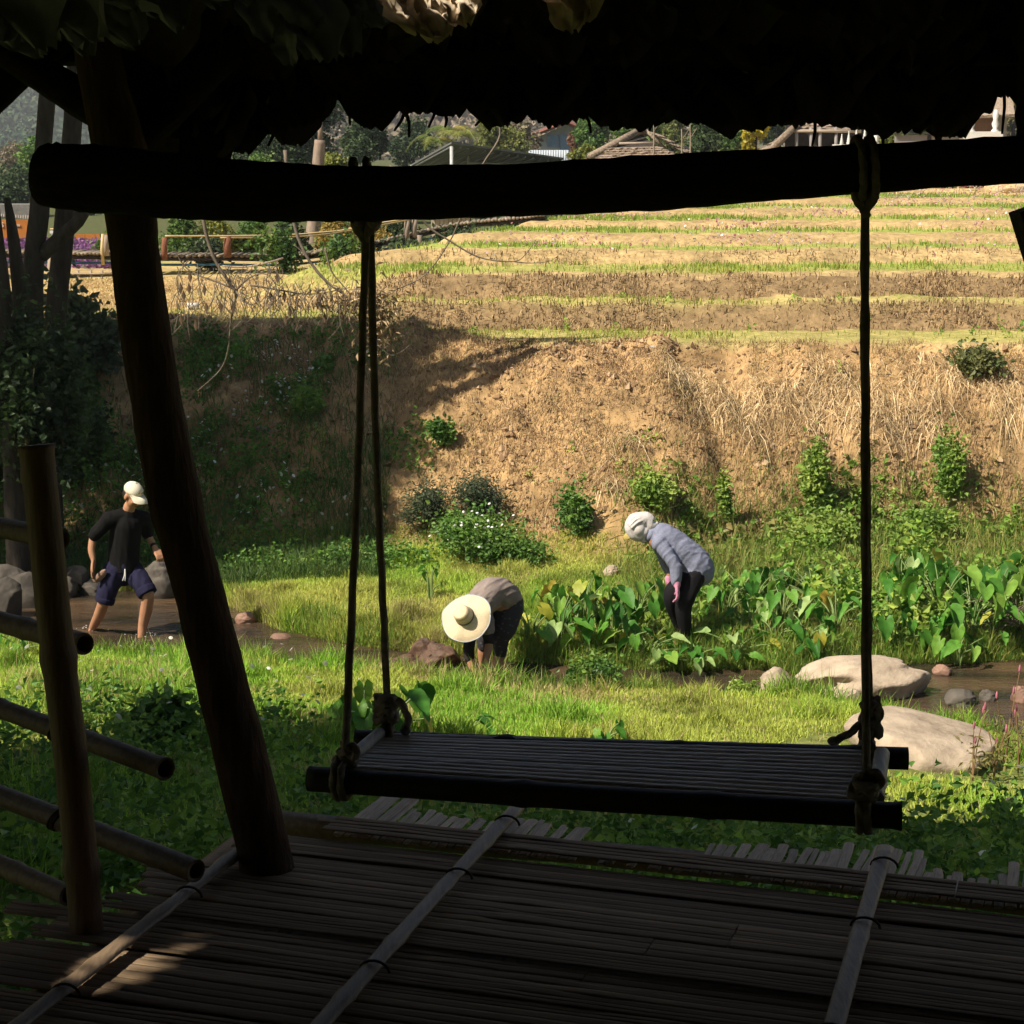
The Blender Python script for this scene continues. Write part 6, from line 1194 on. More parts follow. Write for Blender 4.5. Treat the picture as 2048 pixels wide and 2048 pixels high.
for fx in (-0.55, 0.0, 0.55):
    mb = MB(); cx = pk.x+fx; hz = 0.7-abs(fx)*0.35; mb.box((cx, Yh-0.04, pk.z-0.42-hz/2), (0.48, 0.06, hz)); mb.build('pane', m_blue, hb, False)
wf = thing('corrugated_fence', 'pale blue corrugated sheet fence below the gabled house', 'fence', at(1110, 320, 76)); m_wcor = pm('pale_blue_sheet', (0.50, 0.55, 0.60), (0.40, 0.44, 0.50), 5, 0.6, 0.2)
a0_, a1_ = at(1060, 300, 76), at(1140, 325, 76)
for i in range(16):
    mb = MB(); xx = a0_.x+(a1_.x-a0_.x)*i/16; mb.lathe(((xx, 76, a1_.z-0.3)), [(0.055, 0), (0.055, a0_.z-a1_.z+0.3)], 8); mb.build('sheet_rib', m_wcor, wf)
bgtree(1150, 262, 320, 44, 74, [(0.14, 0.07, 0.04), (0.26, 0.12, 0.07), (0.18, 0.17, 0.06)], 'reddish shrub right of the corrugated fence', 700, 71, cat='shrub', name='shrub')
bgtree(1170, 290, 335, 90, 58, GY, 'yellow green shrub left below the front thatched roof', 900, 72, cat='shrub', name='shrub')
# thatched roofs: courses of palm leaf, each course a piece of its own
def thatch_face(parent, tl, tr_, bl2, br2, rows, name='thatch_course'):
    tl, tr_, bl2, br2 = map(Vector, (tl, tr_, bl2, br2)); nrm = (tr_-tl).cross(bl2-tl).normalized()
    if nrm.y > 0 and abs(nrm.y) > 0.05: nrm = -nrm
    if nrm.z < 0: nrm = -nrm
    for i in range(rows):
        f0, f1 = i/rows, (i+1.35)/rows; n_ = 22; vs = []; rr_ = random.Random(i*7+int(abs(tl.x)*10))
        for j in range(n_+1):
            g = j/n_; t0 = tl+(tr_-tl)*g; b0 = bl2+(br2-bl2)*g
            u0 = t0+(b0-t0)*f0; u1 = t0+(b0-t0)*(f1+rr_.uniform(-0.25, 0.18)/rows); vs += [u0+nrm*0.01, u1+nrm*(0.07+rr_.uniform(-.02, .02)), u1-nrm*0.02]
        fs = []
        for j in range(n_): fs += [(3*j, 3*j+1, 3*j+4, 3*j+3), (3*j+1, 3*j+2, 3*j+5, 3*j+4)]
        mb = MB(); mb.add(vs, fs); mb.build(name, m_palm, parent, False)
th = thing('thatched_hut', 'hut with a pale thatched gable roof in front of green trees', 'hut', at(1285, 345, 56)); Y0 = 54
rp = at(1286, 261, Y0+1.2); ll = at(1178, 318, Y0-0.2); r0 = at(1400, 326, Y0-0.2); f0 = at(1222, 296, Y0); f1 = at(1312, 293, Y0)
back = Vector((0.6, 4.0, 0))
thatch_face(th, rp, rp+back, ll, ll+back+Vector((-.3, 0, 0)), 6)                       # left slope, seen edge on
thatch_face(th, rp+back, rp, r0+back, r0, 6)
thatch_face(th, f0, f1, at(1172, 334, Y0-1.6), at(1400, 332, Y0-1.6), 8)                # hipped skirt in front
mb = MB(); mb.add([f0+Vector((0, .15, 0)), f1+Vector((0, .15, 0)), rp+Vector((0, .3, -0.1))], [(0, 1, 2)]); mb.build('gable_opening', m_dark, th, False)  # dark sheet fills the opening in place of the shade inside
mb = MB(); mb.tube([rp+Vector((0, -0.25, 0.05)), ll+Vector((0, -0.2, 0.05))], 0.10, 6, wob=0.2); mb.build('thatch_verge', m_palm, th)
mb = MB(); mb.tube([rp+Vector((0, -0.25, 0.05)), at(1330, 298, Y0+0.9)], 0.05, 6, wob=0.2); mb.build('thatch_verge', m_palm, th)
mb = MB(); mb.tube([at(1238, 287, Y0-0.05), at(1310, 286, Y0-0.05)], 0.035, 5); mb.build('tie_beam', m_wpost, th)
for px in (1200, 1290, 1380): pp = at(px, 330, Y0+0.5); mb = MB(); mb.tube([(pp.x, pp.y, float(zg(pp.x, pp.y))-0.1), pp], 0.06, 7); mb.build('post', m_wpost, th)
for px, a_, b2, lb in ((1307, 222, 322, 'thin bare pole in front of the thatched gable'), (1363, 258, 322, 'thin bare pole right of the thatched gable'), (1380, 250, 322, 'forked thin bare pole beside the dark rounded tree')):
    t_ = thing('thin_pole', lb, 'pole', at(px, b2+20, 52)); mb = MB(); mb.tube(smooth_path([at(px-1, b2+30, 52), at(px+1, (a_+b2)/2, 52), at(px, a_, 52)], 3), lin([0.03, 0.014], 7), 6); mb.build('pole', m_barkp, t_); mb = MB(); mb.tube([at(px, (a_+b2)/2-8, 52), at(px+14, (a_+b2)/2-30, 52)], [0.012, 0.006], 5); mb.build('twig', m_barkp, t_)
# second thatched house with a porch
t2 = thing('thatched_house', 'thatched house with open porch posts right of the yellow croton', 'house', at(1640, 330, 57)); Y1 = 56
pk2 = at(1598, 246, Y1); lb2 = at(1522, 318, Y1-0.3); thatch_face(t2, pk2, pk2+Vector((.5, 3, 0)), lb2, lb2+Vector((0, 3, 0)), 7); mb = MB(); mb.tube([pk2, lb2], 0.10, 6, wob=0.2); mb.build('thatch_verge', m_palm, t2)
thatch_face(t2, at(1596, 232, Y1+2), at(1720, 232, Y1+2), at(1592, 258, Y1+0.2), at(1722, 262, Y1+0.2), 4)
mb = MB(); mb.box(at(1650, 288, Y1+2.2), (2.4, 0.1, 1.4)); mb.build('back_wall', m_dark, t2, False)
for px in (1593, 1622, 1640, 1672): mb = MB(); mb.tube([at(px, 330, Y1), at(px, 255, Y1)], 0.05, 7); mb.build('porch_post', m_conc, t2)
mb = MB(); mb.tube([at(1588, 262, Y1-0.05), at(1722, 263, Y1-0.05)], 0.05, 5); mb.build('eave_beam', m_wpost, t2)
# white spirit-house spires on a white wall
m_wht = pm('white_plaster', (0.72, 0.71, 0.68), (0.6, 0.59, 0.56), 5, 0.8, 0.1)
for px, py, h, lb in ((1683, 287, 24, 'white ringed spire beside the porch, leftmost of the row'), (1697, 285, 28, 'white ringed spire, second of the row beside the porch'), (1712, 284, 34, 'white ringed spire, third of the row beside the porch'), (1729, 284, 40, 'tallest white ringed spire left of the white pole')):
    Y = 55; b0 = at(px, py+6, Y); hh = h/ppm(Y); w_ = 0.07; pr = [(w_, 0)]
    for i in range(6): pr += [(w_*(1-i*0.15)*1.15, hh*(i+0.2)/6.5), (w_*(1-i*0.15)*0.7, hh*(i+0.8)/6.5)]
    pr += [(0.012, hh)]; mb = MB(); mb.lathe(b0, pr, 10); props(mb.build('white_spire', m_wht), lb, 'spire', 'white spires on the low wall')
t_ = thing('white_ramp_wall', 'low white sloping wall below the white spires', 'wall', at(1700, 310, 55)); mb = MB(); mb.slab([at(1672, 305, 54.8), at(1725, 302, 54.8), at(1738, 284, 56), at(1722, 284, 56)], 0.1); mb.build('coping', m_wht, t_, False); mb = MB(); mb.box(at(1705, 310, 55.6), (1.1, 0.5, 0.6)); mb.build('wall', m_wht, t_, False)
mb = MB(); mb.tube([at(1752, 320, 54), at(1752, 248, 54)], 0.06, 8); props(mb.build('white_pole', m_wht), 'slim white pole right of the white spires', 'pole')
gw = thing('grey_wall', 'long low grey rendered wall at the right behind the beam', 'wall', at(1850, 320, 58))
for (x0, x1, y0, y1, mt) in ((1790, 1852, 270, 320, m_conc), (1852, 1862, 268, 320, m_dark), (1862, 1916, 268, 320, m_conc), (1917, 2003, 263, 320, m_wht)):
    a_, b2 = at(x0, y0, 58), at(x1, y1, 58); mb = MB(); mb.box(((a_.x+b2.x)/2, 58+(0.02 if mt is m_dark else 0), (a_.z+b2.z)/2), (b2.x-a_.x-0.01, 0.15, a_.z-b2.z)); mb.build('wall_panel', mt, gw, False)
mb = MB(); a_, b2 = at(1788, 267, 57.95), at(1918, 264, 57.95); mb.box(((a_.x+b2.x)/2, 57.97, a_.z), (b2.x-a_.x, 0.28, 0.05)); mb.build('coping', m_dark, gw, False)
hd = thing('brown_door_house', 'house with brown wooden doors at the upper right', 'house', at(1975, 300, 70)); Y2 = 70; m_dr = pm('brown_wood_door', (0.28, 0.13, 0.05), (0.18, 0.08, 0.03), 8, 0.6, 0.2, (8, 8, 1)); m_gr = pm('pale_gable', (0.40, 0.36, 0.32), (0.32, 0.29, 0.26), 6)
a_, b2 = at(1938, 222, Y2), at(2012, 300, Y2); mb = MB(); mb.box(((a_.x+b2.x)/2, Y2+1.5, (a_.z+b2.z)/2), (b2.x-a_.x, 2.9, a_.z-b2.z)); mb.build('wall', m_gr, hd, False)
for i in range(3): a3, b3 = at(1950+i*14, 234, Y2), at(1964+i*14, 265, Y2); mb = MB(); mb.box(((a3.x+b3.x)/2, Y2-0.03, (a3.z+b3.z)/2), (b3.x-a3.x-0.02, 0.06, a3.z-b3.z)); mb.build('door', m_dr, hd, False)
mb = MB(); mb.slab([at(1928, 232, Y2-0.5), at(2030, 228, Y2-0.5), at(2020, 180, Y2+3), at(1945, 182, Y2+3)], 0.1); mb.build('roof', m_palm, hd, False)
for px in (1942, 1990): mb = MB(); mb.lathe(at(px, 268, Y2-0.6), [(0.16, 0), (0.16, 0.1), (0.08, 0.2), (0.14, 0.35), (0.08, 0.5), (0.12, 0.65), (0.05, 0.85)], 10); mb.build('baluster', m_wht, hd)
# right fence with flowers behind and the straw mound
fn = thing('stick_fence', 'fence of thin pale sticks on the top terrace at the right', 'fence', at(1880, 410, 47))
for px, a_, b2 in ((1761, 392, 402), (1793, 388, 412), (1834, 386, 404), (1876, 382, 404), (1916, 376, 402), (1949, 378, 395), (1994, 370, 416)): mb = MB(); mb.tube([at(px, b2+2, 47), at(px+1, a_-4, 47)], 0.022, 6, wob=0.05); mb.build('stick', m_yrail, fn)
mb = MB(); mb.tube([at(1916, 381, 46.95), at(1955, 380, 46.95)], 0.014, 5); mb.build('rail', m_yrail, fn)
x = rng.uniform(9.0, 13.2, 1500); y = rng.uniform(48.6, 50.5, 1500); flowers('magenta_flowers', x, y, rng.uniform(0.05, 0.42, 1500), rng.uniform(0.03, 0.06, 1500), [(0.55, 0.12, 0.30), (0.7, 0.25, 0.4), (0.5, 0.1, 0.2), (0.06, 0.10, 0.04), (0.06, 0.10, 0.04)], 'magenta flowers in a bed behind the stick fence')
o = rock(2030, 410, 150, 44, 'pale straw mound at the right end of the stick fence', pm('straw_mound', (0.62, 0.46, 0.26), (0.42, 0.29, 0.15), 14, 0.95, 0.8, (1, 1, 1), 0.1), None, 0.8, 91, 0.2, 0.2, 'straw_mound'); o['category'] = 'straw heap'; o.location = at(2040, 395, 48)
# ------------------------------------------------------------------ people
m_skin = pm('tanned_skin', (0.45, 0.235, 0.135), (0.36, 0.175, 0.095), 9, 0.55, 0.15, (1, 1, 1), 0.3, 5, 0, (0.3, 0.7), 0.004)
def cloth(name, c1, c2=None, scale=14, bump=0.25, **k): return pm(name, c1, c2 or tuple(x*0.75 for x in c1), scale, 0.9, bump, (1, 1, 1), 0.1, 5, 0, (0.3, 0.7), 0.006, **k)
m_blk = cloth('black_tee', (0.009, 0.0085, 0.0085)); m_navy = cloth('navy_shorts', (0.020, 0.019, 0.046)); m_cap = cloth('cream_cap', (0.72, 0.66, 0.52), (0.62, 0.56, 0.43)); m_hair = pm('dark_hair', (0.025, 0.018, 0.013), None, 30, 0.5, 0.4); m_eye = pm('dark_eye', (0.02, 0.014, 0.01), None, 9, 0.3, 0); m_lip = pm('lip', (0.30, 0.11, 0.085), None, 9, 0.5, 0)
m_taupe = cloth('taupe_shirt', (0.30, 0.245, 0.215), (0.20, 0.16, 0.145), 9, 0.4); m_blue2 = cloth('blue_grey_shirt', (0.235, 0.25, 0.34), (0.18, 0.19, 0.265), 60, 0.2); m_trs = cloth('black_trousers', (0.014, 0.013, 0.015)); m_scarf = cloth('white_scarf', (0.66, 0.61, 0.59), (0.50, 0.455, 0.44), 14, 0.6); m_pink = cloth('pink_glove', (0.66, 0.30, 0.42), (0.45, 0.18, 0.28), 40, 0.5); m_yel = cloth('yellow_brim', (0.48, 0.38, 0.13), (0.38, 0.29, 0.09)); m_dsl = cloth('dark_sleeve', (0.035, 0.028, 0.026))
def legg():
    m, t, b = _mat('patterned_leggings'); tc = N(t, 'ShaderNodeTexCoord'); vo = N(t, 'ShaderNodeTexVoronoi'); vo.inputs['Scale'].default_value = 20
    mp = N(t, 'ShaderNodeMapping'); mp.inputs['Scale'].default_value = (1, 1, 1.6); t.links.new(tc.outputs['Object'], mp.inputs[0]); t.links.new(mp.outputs[0], vo.inputs['Vector'])
    cr = N(t, 'ShaderNodeValToRGB'); cr.color_ramp.elements[0].position = 0.16; cr.color_ramp.elements[1].position = 0.30; cr.color_ramp.elements[0].color = (0.085, 0.08, 0.085, 1); cr.color_ramp.elements[1].color = (0.025, 0.022, 0.028, 1)
    t.links.new(vo.outputs[0], cr.inputs[0]); t.links.new(cr.outputs[0], b.inputs['Base Color']); b.inputs['Roughness'].default_value = 0.9; return m
m_legg = legg()
def hatm():
    m, t, b = _mat('woven_straw'); tc = N(t, 'ShaderNodeTexCoord'); wv_ = N(t, 'ShaderNodeTexWave', wave_type='RINGS', rings_direction='Z'); wv_.inputs['Scale'].default_value = 34; wv_.inputs['Distortion'].default_value = 5; wv_.inputs['Detail'].default_value = 5; wv_.inputs['Detail Scale'].default_value = 4
    t.links.new(tc.outputs['Object'], wv_.inputs['Vector']); cr = N(t, 'ShaderNodeValToRGB'); cr.color_ramp.elements[0].color = (0.62, 0.46, 0.26, 1); cr.color_ramp.elements[1].color = (0.74, 0.61, 0.42, 1); cr.color_ramp.elements[1].position = 0.6
    t.links.new(wv_.outputs[0], cr.inputs[0]); t.links.new(cr.outputs[0], b.inputs['Base Color']); b.inputs['Roughness'].default_value = 0.75
    bp = N(t, 'ShaderNodeBump'); bp.inputs['Strength'].default_value = 0.4; bp.inputs['Distance'].default_value = 0.004; t.links.new(wv_.outputs[0], bp.inputs['Height']); t.links.new(bp.outputs[0], b.inputs['Normal']); return m
m_hat = hatm()
def limb(mb, pts, rad, k=5, n=12, flat=1.0, side=None, end=True):
    P = smooth_path(pts, k); R = lin(rad, len(P)); mb.tube(P, R, n, True, 0, flat, side=side); mb.ball(P[0], R[0]*0.98, n=n); mb.ball(P[-1], R[-1]*0.98, n=n) if end else None
def fuse(mb, name, mat, parent=None, voxel=0.010, it=4, folds=0.0, fs=9.0, seed=0, fdir=(0.2, 0.1, 1.0)):
    me = mb.mesh(name, mat); o = bpy.data.objects.new('tmp', me); C.objects.link(o)
    md = o.modifiers.new('r', 'REMESH'); md.mode = 'VOXEL'; md.voxel_size = voxel; md.use_smooth_shade = True
    if it: sm = o.modifiers.new('s', 'SMOOTH'); sm.iterations = it; sm.factor = 0.5
    dg = bpy.context.evaluated_depsgraph_get(); m2 = bpy.data.meshes.new_from_object(o.evaluated_get(dg)); bpy.data.objects.remove(o); m2.name = name
    m2.materials.clear(); m2.materials.append(mat)
    if folds:
        nv = len(m2.vertices); co_ = np.empty(nv*3, np.float32); m2.vertices.foreach_get('co', co_); co_ = co_.reshape(-1, 3); no = np.array([v_.normal[:] for v_ in m2.vertices])
        q = np.array(fdir)/np.linalg.norm(fdir); al = co_@q; pe = co_-np.outer(al, q); d = fbm(al*fs*0.35+pe[:, 0]*fs, pe[:, 2]*fs+pe[:, 1]*fs*0.8, 2, seed); d = 0.5-np.abs(d)*2.0; co_ = co_+no*(d*folds)[:, None]; m2.vertices.foreach_set('co', co_.ravel().astype(np.float32))
    m2.polygons.foreach_set('use_smooth', [True]*len(m2.polygons)); m2.update()
    o = bpy.data.objects.new(name, m2); return put(o, parent)
def head(mb, c, f, up=(0, 0, 1), s=1.0):
    f = Vector(f).normalized(); up = Vector(up); r_ = f.cross(up).normalized(); u_ = r_.cross(f); R = Matrix((r_, f, u_)).transposed(); c = Vector(c)
    L = lambda x, y, z: c+R @ Vector((x*s, y*s, z*s))
    mb.ball(L(0, -0.012, 0.035), (0.074*s, 0.094*s, 0.088*s), R, 16); mb.ball(L(0, 0.022, -0.035), (0.060*s, 0.066*s, 0.078*s), R, 16); mb.ball(L(0, 0.052, -0.088), (0.030*s, 0.026*s, 0.022*s), R)
    mb.tube([L(0, 0.080, 0.020), L(0, 0.096, -0.008), L(0, 0.108, -0.030), L(0, 0.086, -0.040)], [0.009*s, 0.011*s, 0.015*s, 0.010*s], 8)
    for e in (-1, 1): mb.ball(L(e*0.074, -0.008, -0.008), (0.012*s, 0.022*s, 0.032*s), R); mb.ball(L(e*0.034, 0.066, -0.028), (0.022*s, 0.016*s, 0.016*s), R); mb.ball(L(e*0.032, 0.074, 0.028), (0.024*s, 0.012*s, 0.008*s), R)
    return L, R
def face_bits(L, R, parent, s=1.0):
    for e in (-1, 1): mb = MB(); mb.ball(L(e*0.032, 0.080, 0.008), (0.014*s, 0.008*s, 0.007*s), R, 10); mb.build('eye', m_eye, parent)
    mb = MB(); mb.ball(L(0, 0.083, -0.064), (0.024*s, 0.008*s, 0.008*s), R, 10); mb.build('mouth', m_lip, parent)
def hand(mb, w_, d, nrm, curl=0.5, thumb=1, s=1.0, tcurl=0.4):
    """w_: wrist; d: towards the fingers; nrm: out of the palm; thumb +1/-1: which side it leaves from"""
    d = Vector(d).normalized(); nrm = Vector(nrm); nrm = (nrm-d*nrm.dot(d)).normalized(); sd = d.cross(nrm)*thumb; w_ = Vector(w_)
    P0 = w_+d*0.045*s
    for q in (-0.028, -0.009, 0.010, 0.028): mb.tube([w_+sd*q*0.5*s, w_+d*0.05*s+sd*q*0.9*s, w_+d*0.088*s+sd*q*s], [0.015*s, 0.015*s, 0.012*s], 8); mb.ball(w_+d*0.088*s+sd*q*s, 0.012*s)
    for q, ln in ((0.030, 0.068), (0.010, 0.078), (-0.011, 0.072), (-0.031, 0.056)):
        b0 = w_+d*0.088*s+sd*q*s; pts = [b0]; a = curl*0.35; dd = d.copy()
        for seg, rr_ in ((0.45, 0), (0.32, 0), (0.23, 0)):
            dd = (d*math.cos(a)+nrm*math.sin(a)+sd*q*2.2).normalized(); pts.append(pts[-1]+dd*ln*seg*s); a += curl*0.75
        mb.tube(pts, [0.0098*s, 0.0092*s, 0.0086*s, 0.0072*s], 8); mb.ball(pts[-1], 0.0074*s)
    t0 = w_+d*0.028*s+sd*0.026*s; t1 = t0+(sd*0.75+d*0.55+nrm*0.25).normalized()*0.036*s; t2 = t1+(sd*0.35+d*0.75+nrm*tcurl).normalized()*0.030*s; t3 = t2+(d*0.8+nrm*tcurl*1.4+sd*0.1).normalized()*0.022*s
    mb.tube([t0, t1, t2, t3], [0.014*s, 0.0115*s, 0.0105*s, 0.008*s], 8); mb.ball(t3, 0.0082*s)
    return pts
def person(body, label): return props(body, label, 'person')

# --- the man wading
MY = 18.05
J = lambda px, py, dy=0.0: at(px, py, MY+dy)
f1 = atz(184, 1259, 0); f2 = atz(283, 1272, 0)
mb = MB()
L, R = head(mb, J(265, 992, -0.06), (0.72, -0.58, -0.42), (0.05, 0, 1), 1.02)
limb(mb, [J(255, 1030, 0.0), J(259, 1012, -0.03)], [0.062, 0.056])
limb(mb, [J(247, 1132), J(248, 1105), J(251, 1070), J(254, 1042)], [0.125, 0.115, 0.13, 0.10])
limb(mb, [J(216, 1036, -0.10), J(198, 1058, -0.11), J(186, 1077, -0.12)], [0.050, 0.043, 0.038]); limb(mb, [J(186, 1077, -0.12), J(183, 1100, -0.15), J(187, 1120, -0.18)], [0.039, 0.036, 0.025])
limb(mb, [J(291, 1036, 0.10), J(295, 1055, 0.12), J(297, 1072, 0.12)], [0.050, 0.043, 0.037]); limb(mb, [J(297, 1072, 0.12), J(304, 1086, 0.08), J(310, 1096, 0.03)], [0.037, 0.033, 0.024])
hand(mb, J(187, 1121, -0.18), (-0.10, -0.12, -1), (0.85, -0.1, -0.2), 0.25, 1, 1.08, 0.2)
hand(mb, J(310, 1097, 0.03), (0.45, -0.45, -0.55), (-0.2, 0.5, -0.8), 1.0, 1, 1.05)
limb(mb, [J(230, 1140, -0.05), J(214, 1180, -0.12), J(207, 1206, -0.12)], [0.095, 0.072, 0.058]); limb(mb, [J(207, 1206, -0.12), J(199, 1228, -0.02), f1+Vector((0, 0, 0)), f1+Vector((-0.02, 0.05, -0.10))], [0.058, 0.055, 0.036, 0.036])
limb(mb, [J(266, 1140, 0.03), J(285, 1168, -0.10), J(297, 1192, -0.16)], [0.095, 0.074, 0.060]); limb(mb, [J(297, 1192, -0.16), J(292, 1222, -0.12), J(286, 1250, -0.10), f2, f2+Vector((0, 0, -0.10))], [0.058, 0.062, 0.048, 0.038, 0.038])
for q, dx in ((f1, (0.6, -0.6)), (f2, (0.6, -0.6))): limb(mb, [q+Vector((0, 0, -0.13)), q+Vector((dx[0]*0.2, dx[1]*0.2, -0.16))], [0.04, 0.03])
man = fuse(mb, 'person', m_skin, None, 0.0075, 3); person(man, 'man in cream cap, black tee and rolled navy shorts wading with a stone in hand')
face_bits(L, R, man, 1.02)
mb = MB()                                                       # hair under the cap
mb.ball(L(0, -0.030, 0.005), (0.080, 0.084, 0.074), R, 14); fuse(mb, 'hair', m_hair, man, 0.01, 2)
mb = MB(); mb.ball(L(0, -0.008, 0.060), (0.086, 0.106, 0.080), R, 20)
vs_ = [(Vector(v_)) for v_ in mb.v]; mb.v = [tuple(v_ if (R.transposed() @ (v_-L(0, 0, 0))).z > 0.038 else L(0, -0.008, 0)+R @ Vector(((R.transposed() @ (v_-L(0, -0.008, 0))).x*1.0, (R.transposed() @ (v_-L(0, -0.008, 0))).y*1.0, 0.036))) for v_ in vs_]
cap = mb.build('cap', m_cap, man)
mb = MB(); nb = 15; vs = []
for i in range(nb):
    a = math.pi*(0.14+0.72*i/(nb-1)); vs += [L(0.084*math.cos(a), 0.098*math.sin(a)-0.01, 0.052), L(0.092*math.cos(a)*1.0, 0.075+0.115*math.sin(a), 0.030-0.020*abs(math.cos(a))), L(0.092*math.cos(a), 0.075+0.115*math.sin(a), 0.023-0.020*abs(math.cos(a))), L(0.084*math.cos(a), 0.098*math.sin(a)-0.01, 0.040)]
mb.add(vs, [(i*4+k_, i*4+(k_+1) % 4, (i+1)*4+(k_+1) % 4, (i+1)*4+k_) for i in range(nb-1) for k_ in range(4)]); mb.build('brim', m_cap, cap)
for q, dx in enumerate((-0.024, 0.0, 0.022)): mb = MB(); mb.ball(L(dx, 0.098-abs(dx)*0.3, 0.085), (0.007, 0.004, 0.010), R, 8); mb.build('emblem', pm('brown_emblem', (0.30, 0.20, 0.10)) if q == 0 else bpy.data.materials['brown_emblem'], cap)
mb = MB(); mb.ball(L(0, -0.008, 0.140), 0.010); mb.build('cap_button', m_cap, cap)
mb = MB()                                                       # tee with wide sleeves, hanging loose
limb(mb, [J(255, 1036), J(253, 1050, -0.01), J(250, 1080), J(247, 1115), J(247, 1142)], [0.11, 0.148, 0.155, 0.150, 0.158], n=16, end=False)
limb(mb, [J(222, 1040, -0.08), J(254, 1033), J(288, 1040, 0.08)], [0.085, 0.085, 0.085])
limb(mb, [J(218, 1038, -0.09), J(201, 1057, -0.11), J(189, 1070, -0.12)], [0.078, 0.070, 0.066]); limb(mb, [J(289, 1038, 0.09), J(294, 1055, 0.12), J(295, 1066, 0.12)], [0.076, 0.068, 0.062])
fuse(mb, 'tee_shirt', m_blk, man, 0.010, 3, 0.009, 13, 3)
mb = MB(); limb(mb, [J(247, 1128), J(247, 1142)], [0.155, 0.150], n=16)
limb(mb, [J(230, 1142, -0.05), J(217, 1175, -0.11), J(210, 1198, -0.12)], [0.118, 0.098, 0.090], end=False); limb(mb, [J(264, 1142, 0.03), J(281, 1164, -0.09), J(292, 1182, -0.14)], [0.118, 0.100, 0.090], end=False)
sh_ = fuse(mb, 'shorts', m_navy, man, 0.010, 3, 0.010, 15, 5)
mb = MB(); mb.tube([J(212, 1193, -0.12), J(208, 1205, -0.12)], [0.098, 0.096], 14); fuse(mb, 'rolled_cuff', m_navy, sh_, 0.012, 2, 0.005, 12, 6)
mb = MB(); mb.tube([J(289, 1176, -0.13), J(296, 1189, -0.16)], [0.100, 0.096], 14); fuse(mb, 'rolled_cuff', m_navy, sh_, 0.012, 2, 0.005, 12, 7)
for dx in (-3, 2): mb = MB(); mb.tube(smooth_path([J(250, 1138, -0.17), J(250+dx*0.4, 1150, -0.175), J(248+dx, 1162, -0.17)], 3), 0.005, 5); mb.build('drawstring', m_white, sh_)
mb = MB(); ax = (J(310, 1096, 0.03)-J(304, 1086, 0.08)).normalized(); mb.lathe(J(307, 1091, 0.05), [(0.031, -0.012), (0.034, -0.010), (0.034, 0.010), (0.031, 0.012)], 14, Raxis(ax)); mb.build('wristwatch', m_eye, man)
o = rock(190, 1150, 15, 22, 'brown stone held in the wading man\'s hand', m_rockr, 0, 0.8, 71, 0.3, 0.15, 'held_stone'); o.location = J(192, 1143, -0.19)+Vector((0.01, 0, -0.07)); o.rotation_euler = (0, 0.5, 0)
# splashes round his legs
m_foam = pm('white_splash', (0.75, 0.75, 0.74), (0.5, 0.5, 0.5), 20, 0.3, 0.3)
mb = MB(); rq = random.Random(2)
for c in (f1, f2):
    for q in range(14): a = rq.uniform(0, 6.28); r_ = rq.uniform(0.06, 0.20); mb.ball(c+Vector((math.cos(a)*r_+0.04, math.sin(a)*r_*0.6, rq.uniform(0.0, 0.02))), (rq.uniform(.003, .009), rq.uniform(.003, .008), rq.uniform(.002, .005)), None, 6)
props(mb.build('splash', m_foam), 'small white splashes where the man\'s legs meet the water', 'splash', None, 'stuff')

# --- the woman under the straw hat
WYw = 16.65
J = lambda px, py, dy=0.0: at(px, py, WYw+dy)
g1 = atz(990, 1346, 0); g2 = atz(967, 1338, 0)
mb = MB()
Lh, Rh = head(mb, J(934, 1248, -0.36), (-0.35, -0.55, -0.9), (-0.2, -0.8, 0.4), 0.98)
limb(mb, [J(958, 1226, -0.24), J(943, 1240, -0.32)], [0.055, 0.052])
limb(mb, [J(1018, 1205, 0.06), J(990, 1193, -0.03), J(958, 1214, -0.20)], [0.135, 0.125, 0.115])
limb(mb, [J(944, 1250, -0.24), J(938, 1290, -0.30), J(938, 1312, -0.32)], [0.046, 0.042, 0.036]); limb(mb, [J(938, 1312, -0.32), J(944, 1334, -0.34), J(949, 1346, -0.35)], [0.036, 0.032, 0.024])
hand(mb, J(949, 1346, -0.35), (0.35, -0.1, -0.75), (0.6, 0.4, 0.2), 0.5, -1, 1.0)
limb(mb, [J(972, 1240, -0.10), J(978, 1285, -0.20), J(974, 1308, -0.24)], [0.046, 0.040, 0.035]); limb(mb, [J(974, 1308, -0.24), J(968, 1330, -0.30), J(964, 1345, -0.32)], [0.035, 0.031, 0.024])
hand(mb, J(964, 1345, -0.32), (-0.1, -0.2, -0.8), (-0.6, 0.2, 0.1), 0.5, 1, 1.0)
limb(mb, [J(1020, 1212, 0.05), J(1010, 1252, -0.04), J(1003, 1272, -0.05)], [0.10, 0.080, 0.062]); limb(mb, [J(1003, 1272, -0.05), J(999, 1308, -0.02), g1, g1+Vector((0, 0, -0.10))], [0.060, 0.060, 0.040, 0.038])
limb(mb, [J(1000, 1214, 0.12), J(978, 1255, 0.02), J(968, 1276, 0.0)], [0.10, 0.080, 0.060]); limb(mb, [J(968, 1276, 0.0), J(967, 1305, 0.03), g2, g2+Vector((0, 0, -0.10))], [0.058, 0.056, 0.038, 0.036])
for q in (g1, g2): limb(mb, [q+Vector((0, 0, -0.12)), q+Vector((-0.12, -0.1, -0.15))], [0.04, 0.03])
wom = fuse(mb, 'person', m_skin, None, 0.0075, 3); person(wom, 'woman in wide straw hat bent double with her hands in the stream')
face_bits(Lh, Rh, wom, 0.98)
